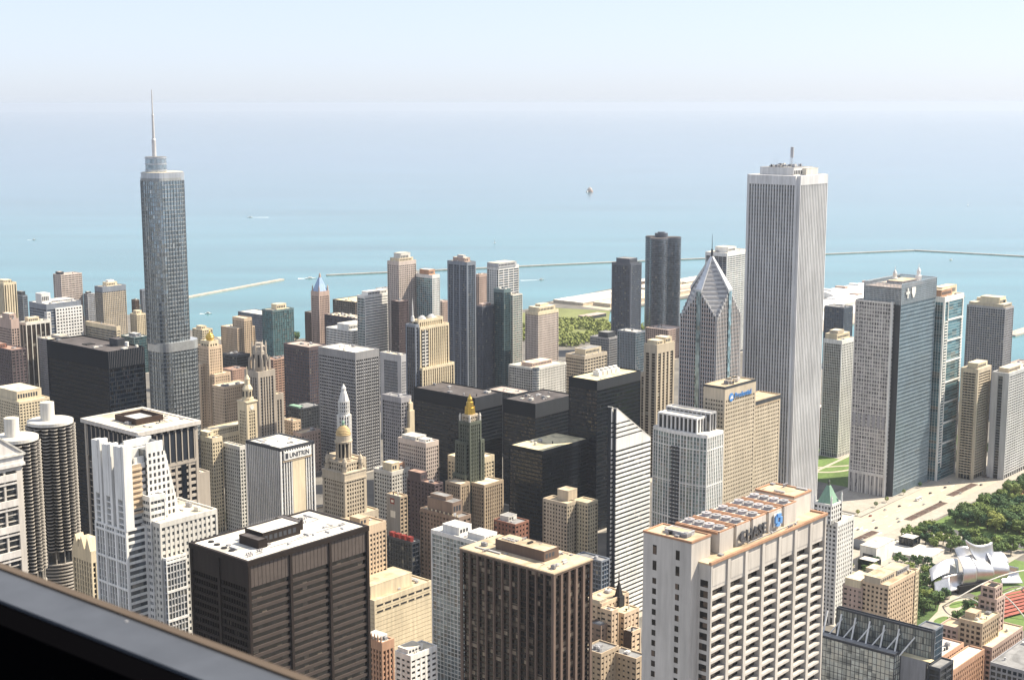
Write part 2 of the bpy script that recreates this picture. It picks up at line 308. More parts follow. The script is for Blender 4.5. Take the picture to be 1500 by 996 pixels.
GEO = {'far_cream': (1260.5, 2270.5, 23.8, 38.7, 110.0),
 'dark_blue': (1315.9, 2307.8, 9.2, 53.1, 80.0),
 'slab_pink': (1299.3, 2152.6, 40.0, 24.5, 130.0),
 'tower_cream': (1297.8, 2027.6, 43.9, 23.3, 120.0),
 'grey_small': (1339.4, 2138.7, 14.1, 13.3, 95.0),
 'dark_far': (1411.9, 2107.1, 8.2, 12.2, 80.0),
 'pale_far': (1410.1, 2082.9, 19.2, 8.0, 100.0),
 'white_grid': (1168.0, 1980.1, 59.8, 50.0, 110.0),
 'ribbed': (1065.5, 1863.0, 38.8, 18.3, 105.0),
 'tan_left': (1034.1, 1847.3, 12.0, 51.2, 115.0),
 'brick_left': (971.0, 1737.8, 21.7, 54.5, 92.0),
 'lowgrid': (1072.9, 1797.3, 32.4, 50.1, 85.0),
 'glasscream': (1238.6, 1902.0, 7.3, 86.0, 75.0),
 'slab_low': (1362.1, 2087.3, 10.7, 59.4, 52.0),
 'cream_step': (1385.7, 2065.8, 17.6, 20.0, 62.0),
 'teal_low': (1256.2, 1882.3, 24.7, 36.7, 58.0),
 'ibm': (659.3, 1024.8, 35.4, 92.8, 212.0),
 'westin': (783.0, 1390.4, 36.2, 66.7, 100.0),
 'leo': (551.9, 824.7, 48.0, 66.2, 194.0),
 'leo_annex': (613.8, 844.5, 9.6, 4.9, 150.0),
 'medinah': (1039.3, 1402.1, 20.2, 12.1, 125.0),
 'medinah_low': (991.0, 1311.5, 25.2, 6.3, 95.0),
 'light_back': (1256.1, 1708.2, 18.3, 24.6, 88.0),
 'creamres': (1289.8, 1670.5, 32.5, 38.6, 90.0),
 'dark_round': (1244.9, 1615.8, 24.2, 32.7, 62.0),
 'greyslab': (1421.2, 1757.4, 34.3, 80.1, 85.0),
 'tealtower': (1285.2, 1582.9, 38.5, 24.2, 125.0),
 'redbrick': (1194.5, 1472.5, 33.7, 16.9, 80.0),
 'pink_low': (1195.8, 1561.9, 23.3, 22.5, 55.0),
 'afm_tower': (1502.9, 1734.2, 24.5, 13.2, 120.0),
 'afm_base': (1510.8, 1752.8, 26.2, 26.8, 80.0),
 'back_yellow': (1762.8, 1934.7, 68.5, 61.5, 55.0),
 'junkroof': (1491.5, 1630.1, 30.2, 79.1, 85.0),
 'whitelow': (1405.0, 1550.7, 40.8, 56.9, 85.0),
 'equitable': (1072.8, 1179.6, 36.4, 62.3, 139.0),
 'purple': (1192.8, 1398.7, 30.0, 12.0, 105.0),
 'whiteribbed': (1399.2, 1515.6, 52.9, 16.6, 140.0),
 'gray_behind': (1632.7, 1731.4, 23.5, 9.9, 110.0),
 'pinktall': (1427.3, 1473.6, 34.9, 23.8, 190.0),
 'darkbrown': (1391.7, 1437.8, 18.7, 15.1, 140.0),
 'bluegreen': (1461.6, 1440.7, 15.4, 54.2, 170.0),
 'pink_small': (1536.7, 1493.5, 13.3, 5.7, 120.0),
 'nbc': (1080.5, 1091.2, 51.8, 13.5, 175.0),
 'greyblue': (1419.5, 1333.1, 17.7, 37.2, 200.0),
 'pink_far': (1636.5, 1510.2, 18.9, 8.7, 150.0),
 'white45': (1470.9, 1321.9, 43.0, 21.6, 190.0),
 'dark46': (1397.9, 1285.8, 24.4, 11.1, 146.0),
 'teal47': (1422.2, 1268.6, 13.8, 18.4, 168.0),
 'teal48': (1450.8, 1277.9, 19.7, 6.2, 157.0),
 'beige49': (1435.7, 1220.4, 42.5, 22.6, 140.0),
 'cream50': (1351.8, 1152.3, 59.5, 46.1, 85.0),
 'office51': (1483.3, 1179.3, 49.2, 32.8, 80.0),
 'np52': (1801.3, 1340.2, 28.8, 37.5, 165.0),
 'round_grey': (1669.3, 1280.5, 30.1, 35.9, 70.0),
 'teal_slant': (1666.1, 1229.7, 23.5, 33.4, 85.0),
 'cluster_low': (1894.5, 1333.2, 42.6, 44.9, 50.0),
 'tower56': (1280.3, 917.6, 33.9, 17.6, 150.0),
 'tower56b': (1289.7, 930.1, 10.4, 16.9, 115.0),
 'behind2pru': (1992.1, 1286.5, 81.5, 42.6, 170.0),
 'aon': (1172.4, 685.4, 56.1, 55.0, 346.0),
 'res59': (1495.1, 808.0, 33.0, 24.0, 140.0),
 'blue_far': (2025.4, 1089.7, 11.0, 34.8, 95.0),
 'bcbs': (1381.1, 681.1, 82.1, 42.6, 227.0),
 'p340': (1470.9, 674.1, 48.6, 9.4, 205.0),
 'grid62': (1810.5, 744.2, 27.5, 52.2, 150.0),
 'pink_right': (1878.2, 755.2, 71.0, 6.6, 60.0),
 'balc63': (1499.8, 645.0, 35.4, 19.9, 125.0),
 'right64': (1524.9, 620.4, 81.2, 19.2, 120.0),
 'cream_a': (828.0, 1116.3, 12.1, 14.3, 95.0),
 'cream_b': (842.6, 1093.1, 7.0, 27.3, 88.0),
 'kemper': (677.0, 829.6, 33.5, 41.3, 159.0),
 'jewelers': (786.2, 881.1, 21.1, 26.0, 115.0),
 'jewel_wing': (820.5, 893.6, 10.3, 4.3, 120.0),
 'icA': (1073.0, 998.9, 42.4, 89.9, 112.0),
 'icB': (1092.0, 933.0, 64.4, 44.1, 112.0),
 'icC': (1075.6, 841.6, 70.6, 34.8, 150.0),
 'icD': (1006.4, 851.3, 69.9, 42.0, 92.0),
 'pinkroof': (1253.0, 1100.0, 28.4, 46.7, 75.0),
 'green_roof': (1138.4, 1353.1, 9.9, 27.4, 40.0),
 'tan_small': (1080.9, 1300.1, 12.6, 17.5, 42.0),
 'pink_cream': (1029.3, 1223.3, 28.2, 15.3, 48.0),
 'grey76': (1229.0, 1267.5, 7.1, 37.9, 105.0),
 'grey81': (1014.7, 1047.8, 14.7, 28.3, 115.0),
 'bldg80': (919.7, 918.4, 17.0, 36.7, 105.0),
 'white82': (887.2, 930.1, 23.5, 11.6, 82.0),
 'carbide': (927.1, 869.9, 15.3, 14.0, 130.0),
 'carbbase': (934.4, 876.7, 24.9, 24.0, 75.0),
 'cream79': (944.4, 882.5, 29.4, 32.0, 90.0),
 'sign_wall': (839.6, 870.6, 9.0, 16.9, 80.0),
 'purple84': (874.9, 863.4, 10.3, 34.7, 85.0),
 'brown85': (797.6, 761.5, 14.1, 43.0, 92.0),
 'redtop86': (766.3, 782.5, 9.0, 27.6, 75.0),
 'tan92': (694.3, 767.3, 30.7, 14.8, 105.0),
 'whiteglass': (707.8, 650.0, 18.3, 53.6, 115.0),
 'brick88': (868.1, 764.2, 17.3, 24.2, 70.0),
 'tower83': (915.9, 737.1, 27.8, 38.8, 80.0),
 'bluebit': (858.4, 667.0, 10.4, 8.1, 62.0),
 'brown': (609.9, 509.7, 35.5, 73.1, 150.0),
 'parking89': (688.8, 742.9, 59.0, 13.0, 58.0),
 'gothic90': (618.2, 660.5, 11.0, 18.1, 68.0),
 'white91': (655.1, 671.9, 25.7, 15.2, 45.0),
 'lowA': (783.2, 608.7, 32.3, 18.6, 62.0),
 'lowB': (780.3, 597.4, 7.9, 10.3, 60.0),
 'lowC': (792.6, 595.7, 17.9, 5.5, 55.0),
 'lowD': (773.1, 601.3, 9.4, 11.6, 50.0),
 'lowE': (786.3, 584.2, 10.5, 7.4, 46.0),
 'lowF': (748.5, 582.1, 20.4, 17.3, 42.0),
 'lowG': (765.1, 564.6, 11.4, 21.6, 38.0),
 'lowH': (769.9, 565.3, 32.4, 54.1, 24.0),
 'chase': (438.1, 293.2, 84.1, 9.3, 247.0),
 'daley': (419.9, 540.9, 77.0, 45.0, 198.0),
 'onepru': (1041.5, 666.5, 74.3, 9.0, 155.0),
 'onepruU': (1018.3, 660.7, 49.1, 21.6, 176.0),
 'res96': (982.7, 654.2, 22.5, 53.1, 142.0),
 'crain': (892.9, 679.4, 48.7, 8.8, 150.0),
 'white_ctr': (1002.5, 543.0, 27.7, 15.8, 85.0),
 'white_tower': (994.5, 539.8, 21.0, 11.4, 98.0),
 'tan97': (951.9, 472.8, 49.2, 4.6, 62.0),
 'tan97b': (950.8, 493.2, 37.1, 7.3, 56.0),
 'harris': (1161.5, 588.2, 36.2, 4.3, 16.0),
 'harris_boxa': (1220.6, 580.8, 14.7, 14.1, 12.0),
 'harris_boxb': (1140.9, 578.6, 11.6, 16.4, 10.0),
 'glassfront': (831.7, 408.3, 8.1, 53.7, 62.0),
 'glassback': (846.5, 390.2, 26.9, 66.4, 78.0),
 'pink99': (903.8, 401.0, 55.0, 5.9, 30.0),
 'mid100': (966.4, 406.6, 33.1, 13.8, 45.0),
 'left100': (977.5, 423.8, 32.4, 11.5, 36.0),
 'tow100': (981.4, 401.9, 23.3, 8.6, 62.0),
 'pod100': (969.2, 399.8, 56.3, 26.6, 28.0),
 'grey101': (928.5, 346.2, 89.2, 38.2, 34.0),
 'gothic_l': (495.4, 798.8, 9.0, 22.2, 130.0),
 'peach_low': (1526.2, 841.0, 19.5, 9.7, 50.0)}
def g(k): return GEO[k]
def tower(key, name, label, cat, sp, fk, gcol, roofk='tan', sk=None, pents=(), units=None, wins=0, L=None, W=None, gk=None, roofz=1.0, group=None, z0=0.0):
    """a plain block tower standing at GEO[key]; pents = (fx0, fx1, fy0, fy1, height, facade key)"""
    x, y, wd, ln, H = GEO[key]; wd = W or wd; ln = L or ln
    r = thing(name, label, cat, (x, y, 0), group=group)
    gk = gk or {}
    gm = glass(gcol, sp.get('bw', 3.), sp.get('fh', 3.9), off=sp.get('corner', .8), zoff=(H - sp.get('top', 3.)) % sp.get('fh', 3.9), **gk)
    block(r, (0, wd), (0, ln), z0, H, sp, fk, gm, roofk, sk, wins, roofz)
    for (a, b, c, d, h, k) in pents:
        penthouse(r, a * wd, b * wd, c * ln, d * ln, H - roofz - .05, H - roofz + h, fm(k), rf(roofk))
    if units is None: units = 5 if wd * ln > 500 else 2
    if units: rooftop(r, (1, wd - 1), (1, ln - 1), H - roofz, units, hash(key) % 997 if False else sum(map(ord, key)), 'grey')
    if z0 == 0: PAV.append((x - 4, x + wd + 4, y - 4, y + ln + 4))
    return r
def text(body, size, m, parent, loc, rot=(R(90), 0, 0), ext=.15, name='sign_lettering', align='LEFT', sx=1.0, space=1.0):
    cu = bpy.data.curves.new(name, 'FONT'); cu.body = body; cu.size = size; cu.extrude = ext; cu.align_x = align; cu.space_character = space
    cu.offset = .012 * size
    f = bpy.data.objects.new(name, cu); C.objects.link(f)
    me = bpy.data.meshes.new_from_object(f.evaluated_get(bpy.context.evaluated_depsgraph_get())); bpy.data.objects.remove(f)
    me.materials.clear(); me.materials.append(m)
    o = bpy.data.objects.new(name, me); C.objects.link(o); o.location = loc; o.rotation_euler = rot; o.scale = (sx, 1, 1)
    if parent: o.parent = parent
    return o
# ------------------------------------------------------------------ the setting: water, land, streets
def flat(name, poly, z, m, kind='structure', depth=0.0, parent=None):
    b = MB()
    if depth: b.prism(poly, z - depth, z)
    else: b.faces([(x, y, z) for x, y in poly], [tuple(range(len(poly)))])
    o = b.build(name, m, parent)
    if kind: o['kind'] = kind
    return o
def water_mat():
    m, t, b, N, L = new_mat('lake_water')
    tc = N.new('ShaderNodeTexCoord')
    m0 = N.new('ShaderNodeMapping'); m0.inputs['Rotation'].default_value = (0, 0, R(48.7)); mp = N.new('ShaderNodeMapping'); mp.inputs['Scale'].default_value = (.00016, .0013, 1)
    n = N.new('ShaderNodeTexNoise'); n.inputs['Scale'].default_value = 1.0; n.inputs['Detail'].default_value = 6; n.inputs['Roughness'].default_value = .6
    L.new(tc.outputs['Object'], m0.inputs[0]); L.new(m0.outputs[0], mp.inputs[0]); L.new(mp.outputs[0], n.inputs['Vector'])
    # the shallow turquoise shelf by the shore, deeper blue further out
    ln = N.new('ShaderNodeVectorMath'); ln.operation = 'DISTANCE'; ln.inputs[1].default_value = (1200, 1300, 0); L.new(tc.outputs['Object'], ln.inputs[0])
    ad = N.new('ShaderNodeMath'); ad.operation = 'MULTIPLY_ADD'; ad.inputs[1].default_value = 3600.0; L.new(n.outputs['Fac'], ad.inputs[0]); L.new(ln.outputs['Value'], ad.inputs[2])
    r = N.new('ShaderNodeValToRGB'); e = r.color_ramp.elements
    e[0].position = .0; e[0].color = (.062, .195, .205, 1); e[1].position = 1.0; e[1].color = (.06, .12, .19, 1)
    x = e.new(.30); x.color = (.058, .175, .205, 1); x = e.new(.55); x.color = (.056, .135, .185, 1)
    mr = N.new('ShaderNodeMapRange'); mr.inputs['From Min'].default_value = 1500; mr.inputs['From Max'].default_value = 11000
    L.new(ad.outputs[0], mr.inputs['Value']); L.new(mr.outputs[0], r.inputs[0])
    n2 = N.new('ShaderNodeTexNoise'); n2.inputs['Scale'].default_value = 4.0; n2.inputs['Detail'].default_value = 5; L.new(mp.outputs[0], n2.inputs['Vector'])
    k = N.new('ShaderNodeMapRange'); k.inputs['From Min'].default_value = .3; k.inputs['From Max'].default_value = .7; k.inputs['To Min'].default_value = .78; k.inputs['To Max'].default_value = 1.24; L.new(n2.outputs['Fac'], k.inputs['Value'])
    sc = N.new('ShaderNodeVectorMath'); sc.operation = 'SCALE'; L.new(r.outputs[0], sc.inputs[0]); L.new(k.outputs[0], sc.inputs['Scale']); L.new(sc.outputs[0], b.inputs['Base Color'])
    b.inputs['Roughness'].default_value = .14; b.inputs['IOR'].default_value = 1.33; b.inputs['Specular IOR Level'].default_value = .5
    w2 = N.new('ShaderNodeTexNoise'); w2.inputs['Scale'].default_value = .05; w2.inputs['Detail'].default_value = 4; L.new(tc.outputs['Object'], w2.inputs['Vector'])
    bp = N.new('ShaderNodeBump'); bp.inputs['Strength'].default_value = .10; bp.inputs['Distance'].default_value = 1.0; L.new(w2.outputs['Fac'], bp.inputs['Height']); L.new(bp.outputs[0], b.inputs['Normal'])
    return m
RW = 80000.0
b = MB(); b.cyl(0, 0, RW, RW, -4.0, -2.0, 128); lake = b.build('lake_water', water_mat()); lake['kind'] = 'structure'
shore = [(-2500, -2500), (1900, -2500), (1880, 500), (1905, 1000), (2050, 1180), (2060, 1300), (2085, 1560), (2150, 1650), (2280, 1745), (2560, 1740), (2860, 1760), (2880, 1935), (2551, 1955), (2293, 1925), (2200, 1890), (1750, 1900),
         (1640, 1956), (1614, 2026), (1560, 2070), (1600, 2300), (1640, 2420), (1450, 2560), (1250, 2750), (1120, 3300), (1050, 6000), (-2500, 6000)]
def ground_mat():
    m, t, b, N, L = new_mat('city_ground')
    tc = N.new('ShaderNodeTexCoord'); n = N.new('ShaderNodeTexNoise'); n.inputs['Scale'].default_value = .03; n.inputs['Detail'].default_value = 9; n.inputs['Roughness'].default_value = .7
    L.new(tc.outputs['Object'], n.inputs['Vector']); r = N.new('ShaderNodeValToRGB'); e = r.color_ramp.elements
    e[0].position = .35; e[0].color = (.085, .082, .078, 1); e[1].position = .7; e[1].color = (.20, .185, .16, 1)
    L.new(n.outputs['Fac'], r.inputs[0]); L.new(r.outputs[0], b.inputs['Base Color']); b.inputs['Roughness'].default_value = .95
    return m
flat('ground', shore, 0.0, ground_mat(), depth=5.0)
pale = mat('pale_concrete', (.42, .37, .30), .92, var=.14, scale=.06)
paving = mat('sidewalk_concrete', (.36, .33, .285), .92, var=.15, scale=.1)
lawn = mat('lawn_grass', (.12, .19, .05), .95, var=.3, scale=.05)
drygrass = mat('dry_grass', (.17, .19, .07), .95, var=.3, scale=.02)
soil = mat('planting_soil', (.085, .055, .045), .95, var=.3, scale=.3)
white_line = mat('road_paint', (.72, .70, .64), .8, var=.1)
# the wide upper avenue along the park, with kerbed sidewalks
flat('avenue', [(1130, 628), (1420, 624), (1890, 618), (1890, 668), (1420, 672), (1130, 668)], .05, pale)
flat('cross_street', [(1262, 668.5), (1290, 668.5), (1290, 1000), (1262, 1000)], .055, pale)
flat('plaza_paving', [(1130, 500), (1290, 500), (1300, 612), (1130, 612)], .045, paving)
flat('sidewalk', [(1130, 612.2), (1300, 612.2), (1420, 609), (1890, 603), (1890, 617.8), (1420, 623.8), (1130, 627.8)], .15, paving, depth=.2)
flat('sidewalk', [(1292, 672), (1420, 672.2), (1890, 668.2), (1890, 677), (1420, 680), (1292, 680)], .15, paving, depth=.2)
for i in range(28):
    x = 1150 + i * 26; y = 646.5 - (x - 1130) * .004
    if i % 1 == 0:
        flat('lane_marking', [(x, y + 7), (x + 9, y + 7), (x + 9, y + 7.5), (x, y + 7.5)], .065, white_line); flat('lane_marking', [(x, y - 11), (x + 9, y - 11), (x + 9, y - 10.5), (x, y - 10.5)], .065, white_line)
for k in range(7):
    flat('crosswalk_marking', [(1250 + .0, 630 + k * 5), (1257, 630 + k * 5), (1257, 632 + k * 5), (1250, 632 + k * 5)], .067, white_line)
bi = 0
for x, y, n in ((1214, 636.5, 2), (1312, 630.5, 4), (1425, 637, 3), (1520, 640, 3), (1640, 640, 3)):
    for i in range(n):
        r = thing('planter_bed', 'brown planted median bed in the pale avenue beside the park', 'planter', (x + i * 21.5, y, 0), group='planted beds along the middle of the avenue')
        MB().box(0, 20, -4.5, 4.5, 0, .42).build('kerb', paving, r); MB().box(.5, 19.5, -4, 4, .3, .55).build('soil', soil, r)
flat('park_lawn', [(1290, 470), (1720, 440), (1720, 602), (1302, 608)], .03, lawn)
# the oval lawn and paths of the park between the towers
def disc(name, cx, cy, rx, ry, z, m, n=48): return flat(name, [(cx + rx * math.cos(2 * math.pi * i / n), cy + ry * math.sin(2 * math.pi * i / n)) for i in range(n)], z, m)
flat('park_ground', [(1385, 730), (1700, 730), (1700, 930), (1385, 930)], .02, mat('park_grass', (.10, .16, .04), .95, var=.35, scale=.04))
disc('oval_path', 1478, 800, 60, 34, .05, pale); disc('oval_lawn', 1478, 800, 55, 30, .08, lawn)
flat('park_path', [(1395, 790), (1430, 795), (1530, 802), (1530, 806), (1430, 799), (1395, 794)], .1, pale); flat('park_path', [(1400, 832), (1440, 800), (1500, 758), (1503, 761), (1443, 803), (1403, 836)], .11, pale)
# garden with a hedge, serpentine walk and oval beds west of the band shell
flat('garden_ground', [(1010, 430), (1130, 430), (1130, 612), (1010, 612)], .02, mat('garden_green', (.06, .105, .03), .95, var=.4, scale=.08))
flat('garden_walk', [(1020, 472), (1060, 474), (1100, 482), (1132, 484), (1132, 502), (1108, 502), (1086, 494), (1060, 490), (1020, 488)], .06, pale)
disc('oval_bed', 1069, 483, 11, 4.2, .09, lawn); disc('oval_bed', 1112, 489, 11, 4.6, .1, lawn)
flat('seating_lawn', [(1090, 380), (1260, 380), (1260, 500), (1150, 500), (1136, 470), (1090, 470)], .05, lawn)
flat('service_road', [(1298, 606), (1313, 606), (1309, 300), (1294, 300)], .06, mat('asphalt', (.10, .10, .105), .95, var=.15))
flat('park_clearing', [(1420, 552), (1480, 560), (1500, 590), (1445, 582)], .07, mat('red_gravel', (.42, .25, .15), .95, var=.15))
# lakefront park and filtration plant grounds far off
flat('lakefront_park', [(1900, 1560), (2085, 1560), (2150, 1650), (2280, 1745), (2240, 1860), (1900, 1860)], .03, drygrass)
flat('plant_ground', [(2285, 1755), (2850, 1765), (2870, 1925), (2551, 1945), (2300, 1918)], .04, mat('plant_paving', (.46, .40, .30), .95, var=.15, scale=.02))
flat('beach_sand', [(1545, 2045), (1640, 1950), (1650, 1965), (1612, 2040), (1560, 2080)], .03, mat('beach_sand', (.55, .47, .32), .95))
# ------------------------------------------------------------------ plain towers
DK = (.022, .026, .03); BL = (.035, .055, .085); TL = (.03, .085, .10); GY = (.06, .065, .07); BR = (.03, .022, .017); BK = (.004, .009, .018)
blank = lambda k: dict(blank=k)
tower('peach_low', 'brick_building', 'small peach brick block at the foot of the cream tower with twin balcony stacks', 'brick building', dict(bw=3.2, pw=1.6, sh=1.7, fh=3.4, top=3), 'rosebrick', DK, 'white', L=24)
# far shore, north
tower('far_cream', 'apartment_tower', 'cream high-rise with deep vertical ribs cut by the photo edge, water behind', 'apartment tower', dict(bw=4.5, pw=2.6, pd=1.2, ins=1.2, sh=.5, sd=.2, fh=3.2, top=4), 'cream', DK, 'cream', pents=[(.2, .8, .2, .7, 5, 'cream')])
tower('dark_blue', 'office_building', 'low dark blue-grey block against the water beside the cream ribbed high-rise', 'office building', dict(bw=3, pw=.2, sh=1.2, sd=.5, top=3), 'greyblue', BL, 'grey', pents=[(.1, .9, .1, .4, 7, 'charcoal')])
tower('slab_pink', 'apartment_tower', 'pinkish slab tower with fine horizontal stripes standing against the lake', 'apartment tower', dict(bw=6, pw=.5, sh=1.9, fh=3.6, sd=.5, top=2, W=dict(pw=3.2)), 'blush', GY, 'pink', pents=[(.05, .25, .3, .8, 5, 'charcoal')])
tower('tower_cream', 'hotel_tower', 'cream checkered hotel tower with grey overhanging cap and white roof house', 'hotel', dict(bw=3.2, pw=1.1, sh=1.3, fh=3.4, top=9, topk='greyblue', W=dict(pw=.4, sh=.7)), 'sand', BL, 'cream', pents=[(.25, .7, .2, .7, 7, 'cream'), (.35, .6, .3, .6, 10, 'white')])
tower('grey_small', 'apartment_building', 'small grey block with pale storey bands tucked behind the pink slab tower', 'apartment building', dict(bw=5, pw=.2, sh=1.4, fh=3.3, top=1.5), 'lightgrey', BL, 'white', pents=[(.1, .6, .2, .7, 4, 'charcoal')])
tower('dark_far', 'apartment_building', 'small dusky brown block on the shore beside the rounded glass skyscraper', 'apartment building', dict(bw=3, pw=1, sh=1.4, fh=3.2), 'brown', DK, 'grey')
tower('pale_far', 'apartment_building', 'pale grey slim block peeping out behind the rounded glass skyscraper', 'apartment building', dict(bw=3, pw=.8, sh=1.3, fh=3.2), 'greyblue', GY, 'grey')
r = tower('white_grid', 'office_building', 'blue-grey office block wearing a white gridded screen of square windows', 'office building', dict(bw=4, pw=0, sh=1.6, fh=4.2, top=9, sd=.4), 'greyblue', BL, 'white', pents=[(.0, .25, .25, .6, 16, 'white'), (.3, .95, .3, .8, 3, 'lightgrey')])
bp = MB(); facade(bp, bp, (14.5, 60.8), (-1.4, 6), 18, 102, dict(bw=4.6, pw=1.9, sh=2.2, fh=5.0, top=2, base=0, ins=1.3, pd=1.3, sd=1.25, corner=1.4), 'S'); facade(bp, bp, (-.5, 6.0), (-1.2, 6), 18, 98, dict(bw=3, pw=1, sh=2, fh=5, top=2, base=0, ins=1.2, pd=1.1, sd=1.0, corner=1), 'SW'); bp.build('facade_frame', fm('white'), r)
tower('ribbed', 'office_tower', 'dark office tower with five thin white piers running up its front', 'office tower', dict(bw=7.5, pw=1.1, pd=1.0, ins=1.0, sh=0, top=4, corner=1.2, base=12), 'offwhite', BR, 'cream', pents=[(.15, .6, .2, .7, 7, 'cream')])
tower('tan_left', 'office_building', 'brown-grey office block with pale roof cut by the photo edge, ribbed end', 'office building', dict(bw=3.5, pw=1.2, sh=1.0, fh=3.8, top=14, W=dict(pw=.6, sh=1.6)), 'pinkst', DK, 'cream', pents=[(.1, .9, .1, .5, 8, 'pinkst')])
tower('brick_left', 'loft_building', 'dull red-brown brick loft block below the ribbed dark tower', 'loft building', dict(bw=4.5, pw=1.8, sh=1.6, fh=4, top=2), 'purple', DK, 'red', pents=[(.0, .4, .5, .9, 6, 'brick')])
tower('lowgrid', 'office_building', 'grey gridded mid-rise with cream roof just behind the big black slab', 'office building', dict(bw=2.4, pw=.6, sh=1.0, fh=3.3, top=2), 'grey', BL, 'cream', pents=[(.5, .9, .3, .8, 4, 'grey')])
tower('glasscream', 'office_building', 'long blue glass building with cream end wall behind the black slab', 'office building', dict(bw=3.4, pw=.15, sh=.6, fh=4, top=7, S=dict(pw=2.2, bw=4, sh=2.4)), 'cream', BL, 'pink', units=3)
tower('slab_low', 'parking_garage', 'low long grey garage with flat roof behind the blue glass building', 'garage', dict(bw=8, pw=.6, sh=2.2, fh=3.3, top=1.2), 'grey', DK, 'cream')
tower('cream_step', 'apartment_building', 'stepped cream building with terraces hugging the rounded glass skyscraper', 'apartment building', dict(bw=3, pw=1, sh=1.4, fh=3.5), 'cream', DK, 'cream', pents=[(.2, .8, .3, .8, 6, 'cream')])
tower('teal_low', 'office_building', 'low teal glass building at the foot of the rounded glass skyscraper', 'office building', dict(bw=3, pw=.15, sh=.7, fh=4, top=1.5), 'teal', TL, 'white', pents=[(.3, .7, .2, .7, 5, 'greyblue')], gk=dict(metal=.3))
# the black steel and glass slab by the river
r = tower('ibm', 'black_skyscraper', 'tall black steel and glass slab with bare flat roof beside the rounded skyscraper', 'skyscraper', dict(bw=1.7, pw=.18, pd=.3, sh=1.3, sd=.1, fh=3.75, top=15, base=8, corner=.5, ins=.5), 'black', BK, 'dark', sk='blackgrey', gk=dict(blinds=.03, blind=(.06, .06, .07), rough=.05, wob=.05, spec=.8, var=.8))
penthouse(r, 24, 32, 22, 34, 211, 217, fm('charcoal'), rf('dark')); bb = MB(); bb.cyl(29, 16, 1.6, 1.6, 211, 215, 14); bb.build('water_tank', fm('white'), r)
MB().box(10, 18, 46, 54, 210.9, 211.6).build('roof_hatch', fm('dark'), r)
tp = MB()
for i in range(21): tp.box(.9 + i * 1.66, 1.02 + i * 1.66, -.12, .02, 198, 212)
tp.build('louver_grille', fm('grey'), r)
# 35 W: pale stone tower of square windows
r = tower('leo', 'office_tower', 'dark stone tower of square windows with flared cornice and sunken roof court', 'office tower', dict(bw=5.2, pw=1.7, sh=2.0, fh=4.6, top=3, corner=2.2, ins=1.2, pd=1.1, sd=.9, base=20, W=dict(pw=.55, pd=.9, sh=.55, sd=.2)), 'limestone', BK, 'cream', wins=90, gk=dict(blinds=.1, blind=(.14, .14, .14)))
b = MB(); q = GEO['leo']
for t in (0, 1.2): b.box(-1.6 + t, q[2] + 1.6 - t, -1.6 + t, q[3] + 1.6 - t, 190.6 - t, 191.7 - t * .5) if 0 else None
b.box(-1.8, q[2] + 1.8, -1.8, 1.0, 191.4, 194.2); b.box(-1.8, q[2] + 1.8, q[3] - 1, q[3] + 1.8, 191.4, 194.2); b.box(-1.8, 1, 1.01, q[3] - 1.01, 191.4, 194.19); b.box(q[2] - 1, q[2] + 1.8, 1.01, q[3] - 1.01, 191.4, 194.19)
b.build('cornice', fm('palecon'), r)
MB().box(.9, q[2] - .9, .9, q[3] - .9, 193.1, 193.7).build('roof_deck', rf('cream'), r)
b = MB(); X0, X1, Y0, Y1 = 12, 34, 20, 46
b.box(X0, X1, Y0, Y0 + .8, 193.7, 198); b.box(X0, X1, Y1 - .8, Y1, 193.7, 198); b.box(X0, X0 + .8, Y0 + .81, Y1 - .81, 193.7, 197.98); b.box(X1 - .8, X1, Y0 + .81, Y1 - .81, 193.7, 197.98); b.build('roof_screen', fm('darkbrown'), r)
clutter(r, (4, 44), (4, 18), 193.7, 3, 8); clutter(r, (36, 44), (20, 60), 193.7, 4, 5)
penthouse(r, X0 + 5, X1 - 4, Y0 + 8, Y1 - 4, 193.6, 196.5, fm('lightgrey'), rf('white'))
b = MB()
for i in range(9): b.box(3.5 + i * 5.1, 4.3 + i * 5.1, -.5, .3, 168, 189.5)
b.build('colonnade_molding', fm('limestone'), r)
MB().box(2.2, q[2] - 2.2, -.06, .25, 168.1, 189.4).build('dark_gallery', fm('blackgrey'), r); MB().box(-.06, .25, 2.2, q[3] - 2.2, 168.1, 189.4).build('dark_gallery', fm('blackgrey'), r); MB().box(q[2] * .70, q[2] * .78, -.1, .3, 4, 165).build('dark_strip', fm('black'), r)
b = MB()
for i in range(12): b.box(-.5, .3, 2.5 + i * 5.4, 3.2 + i * 5.4, 168, 189.5)
b.build('colonnade_molding', fm('limestone'), r)
MB().box(1, q[2] - 1, -.12, .4, 165.5, 168).build('band_molding', fm('limestone'), r)
tower('leo_annex', 'office_tower', 'plain tan side tower with blank wall beside the flared cornice tower', 'office tower', dict(bw=4, pw=2.2, sh=2, fh=4, top=4, S=blank('limestone')), 'limestone', DK, 'cream', L=24)
tower('westin', 'hotel_tower', 'cream gridded hotel with tall blank cream roof house beside the black slab', 'hotel', dict(bw=3.6, pw=1.3, sh=1.5, fh=3.3, top=3, base=8), 'cream', DK, 'cream', pents=[(.05, .85, .1, .75, 11, 'cream')], units=3)
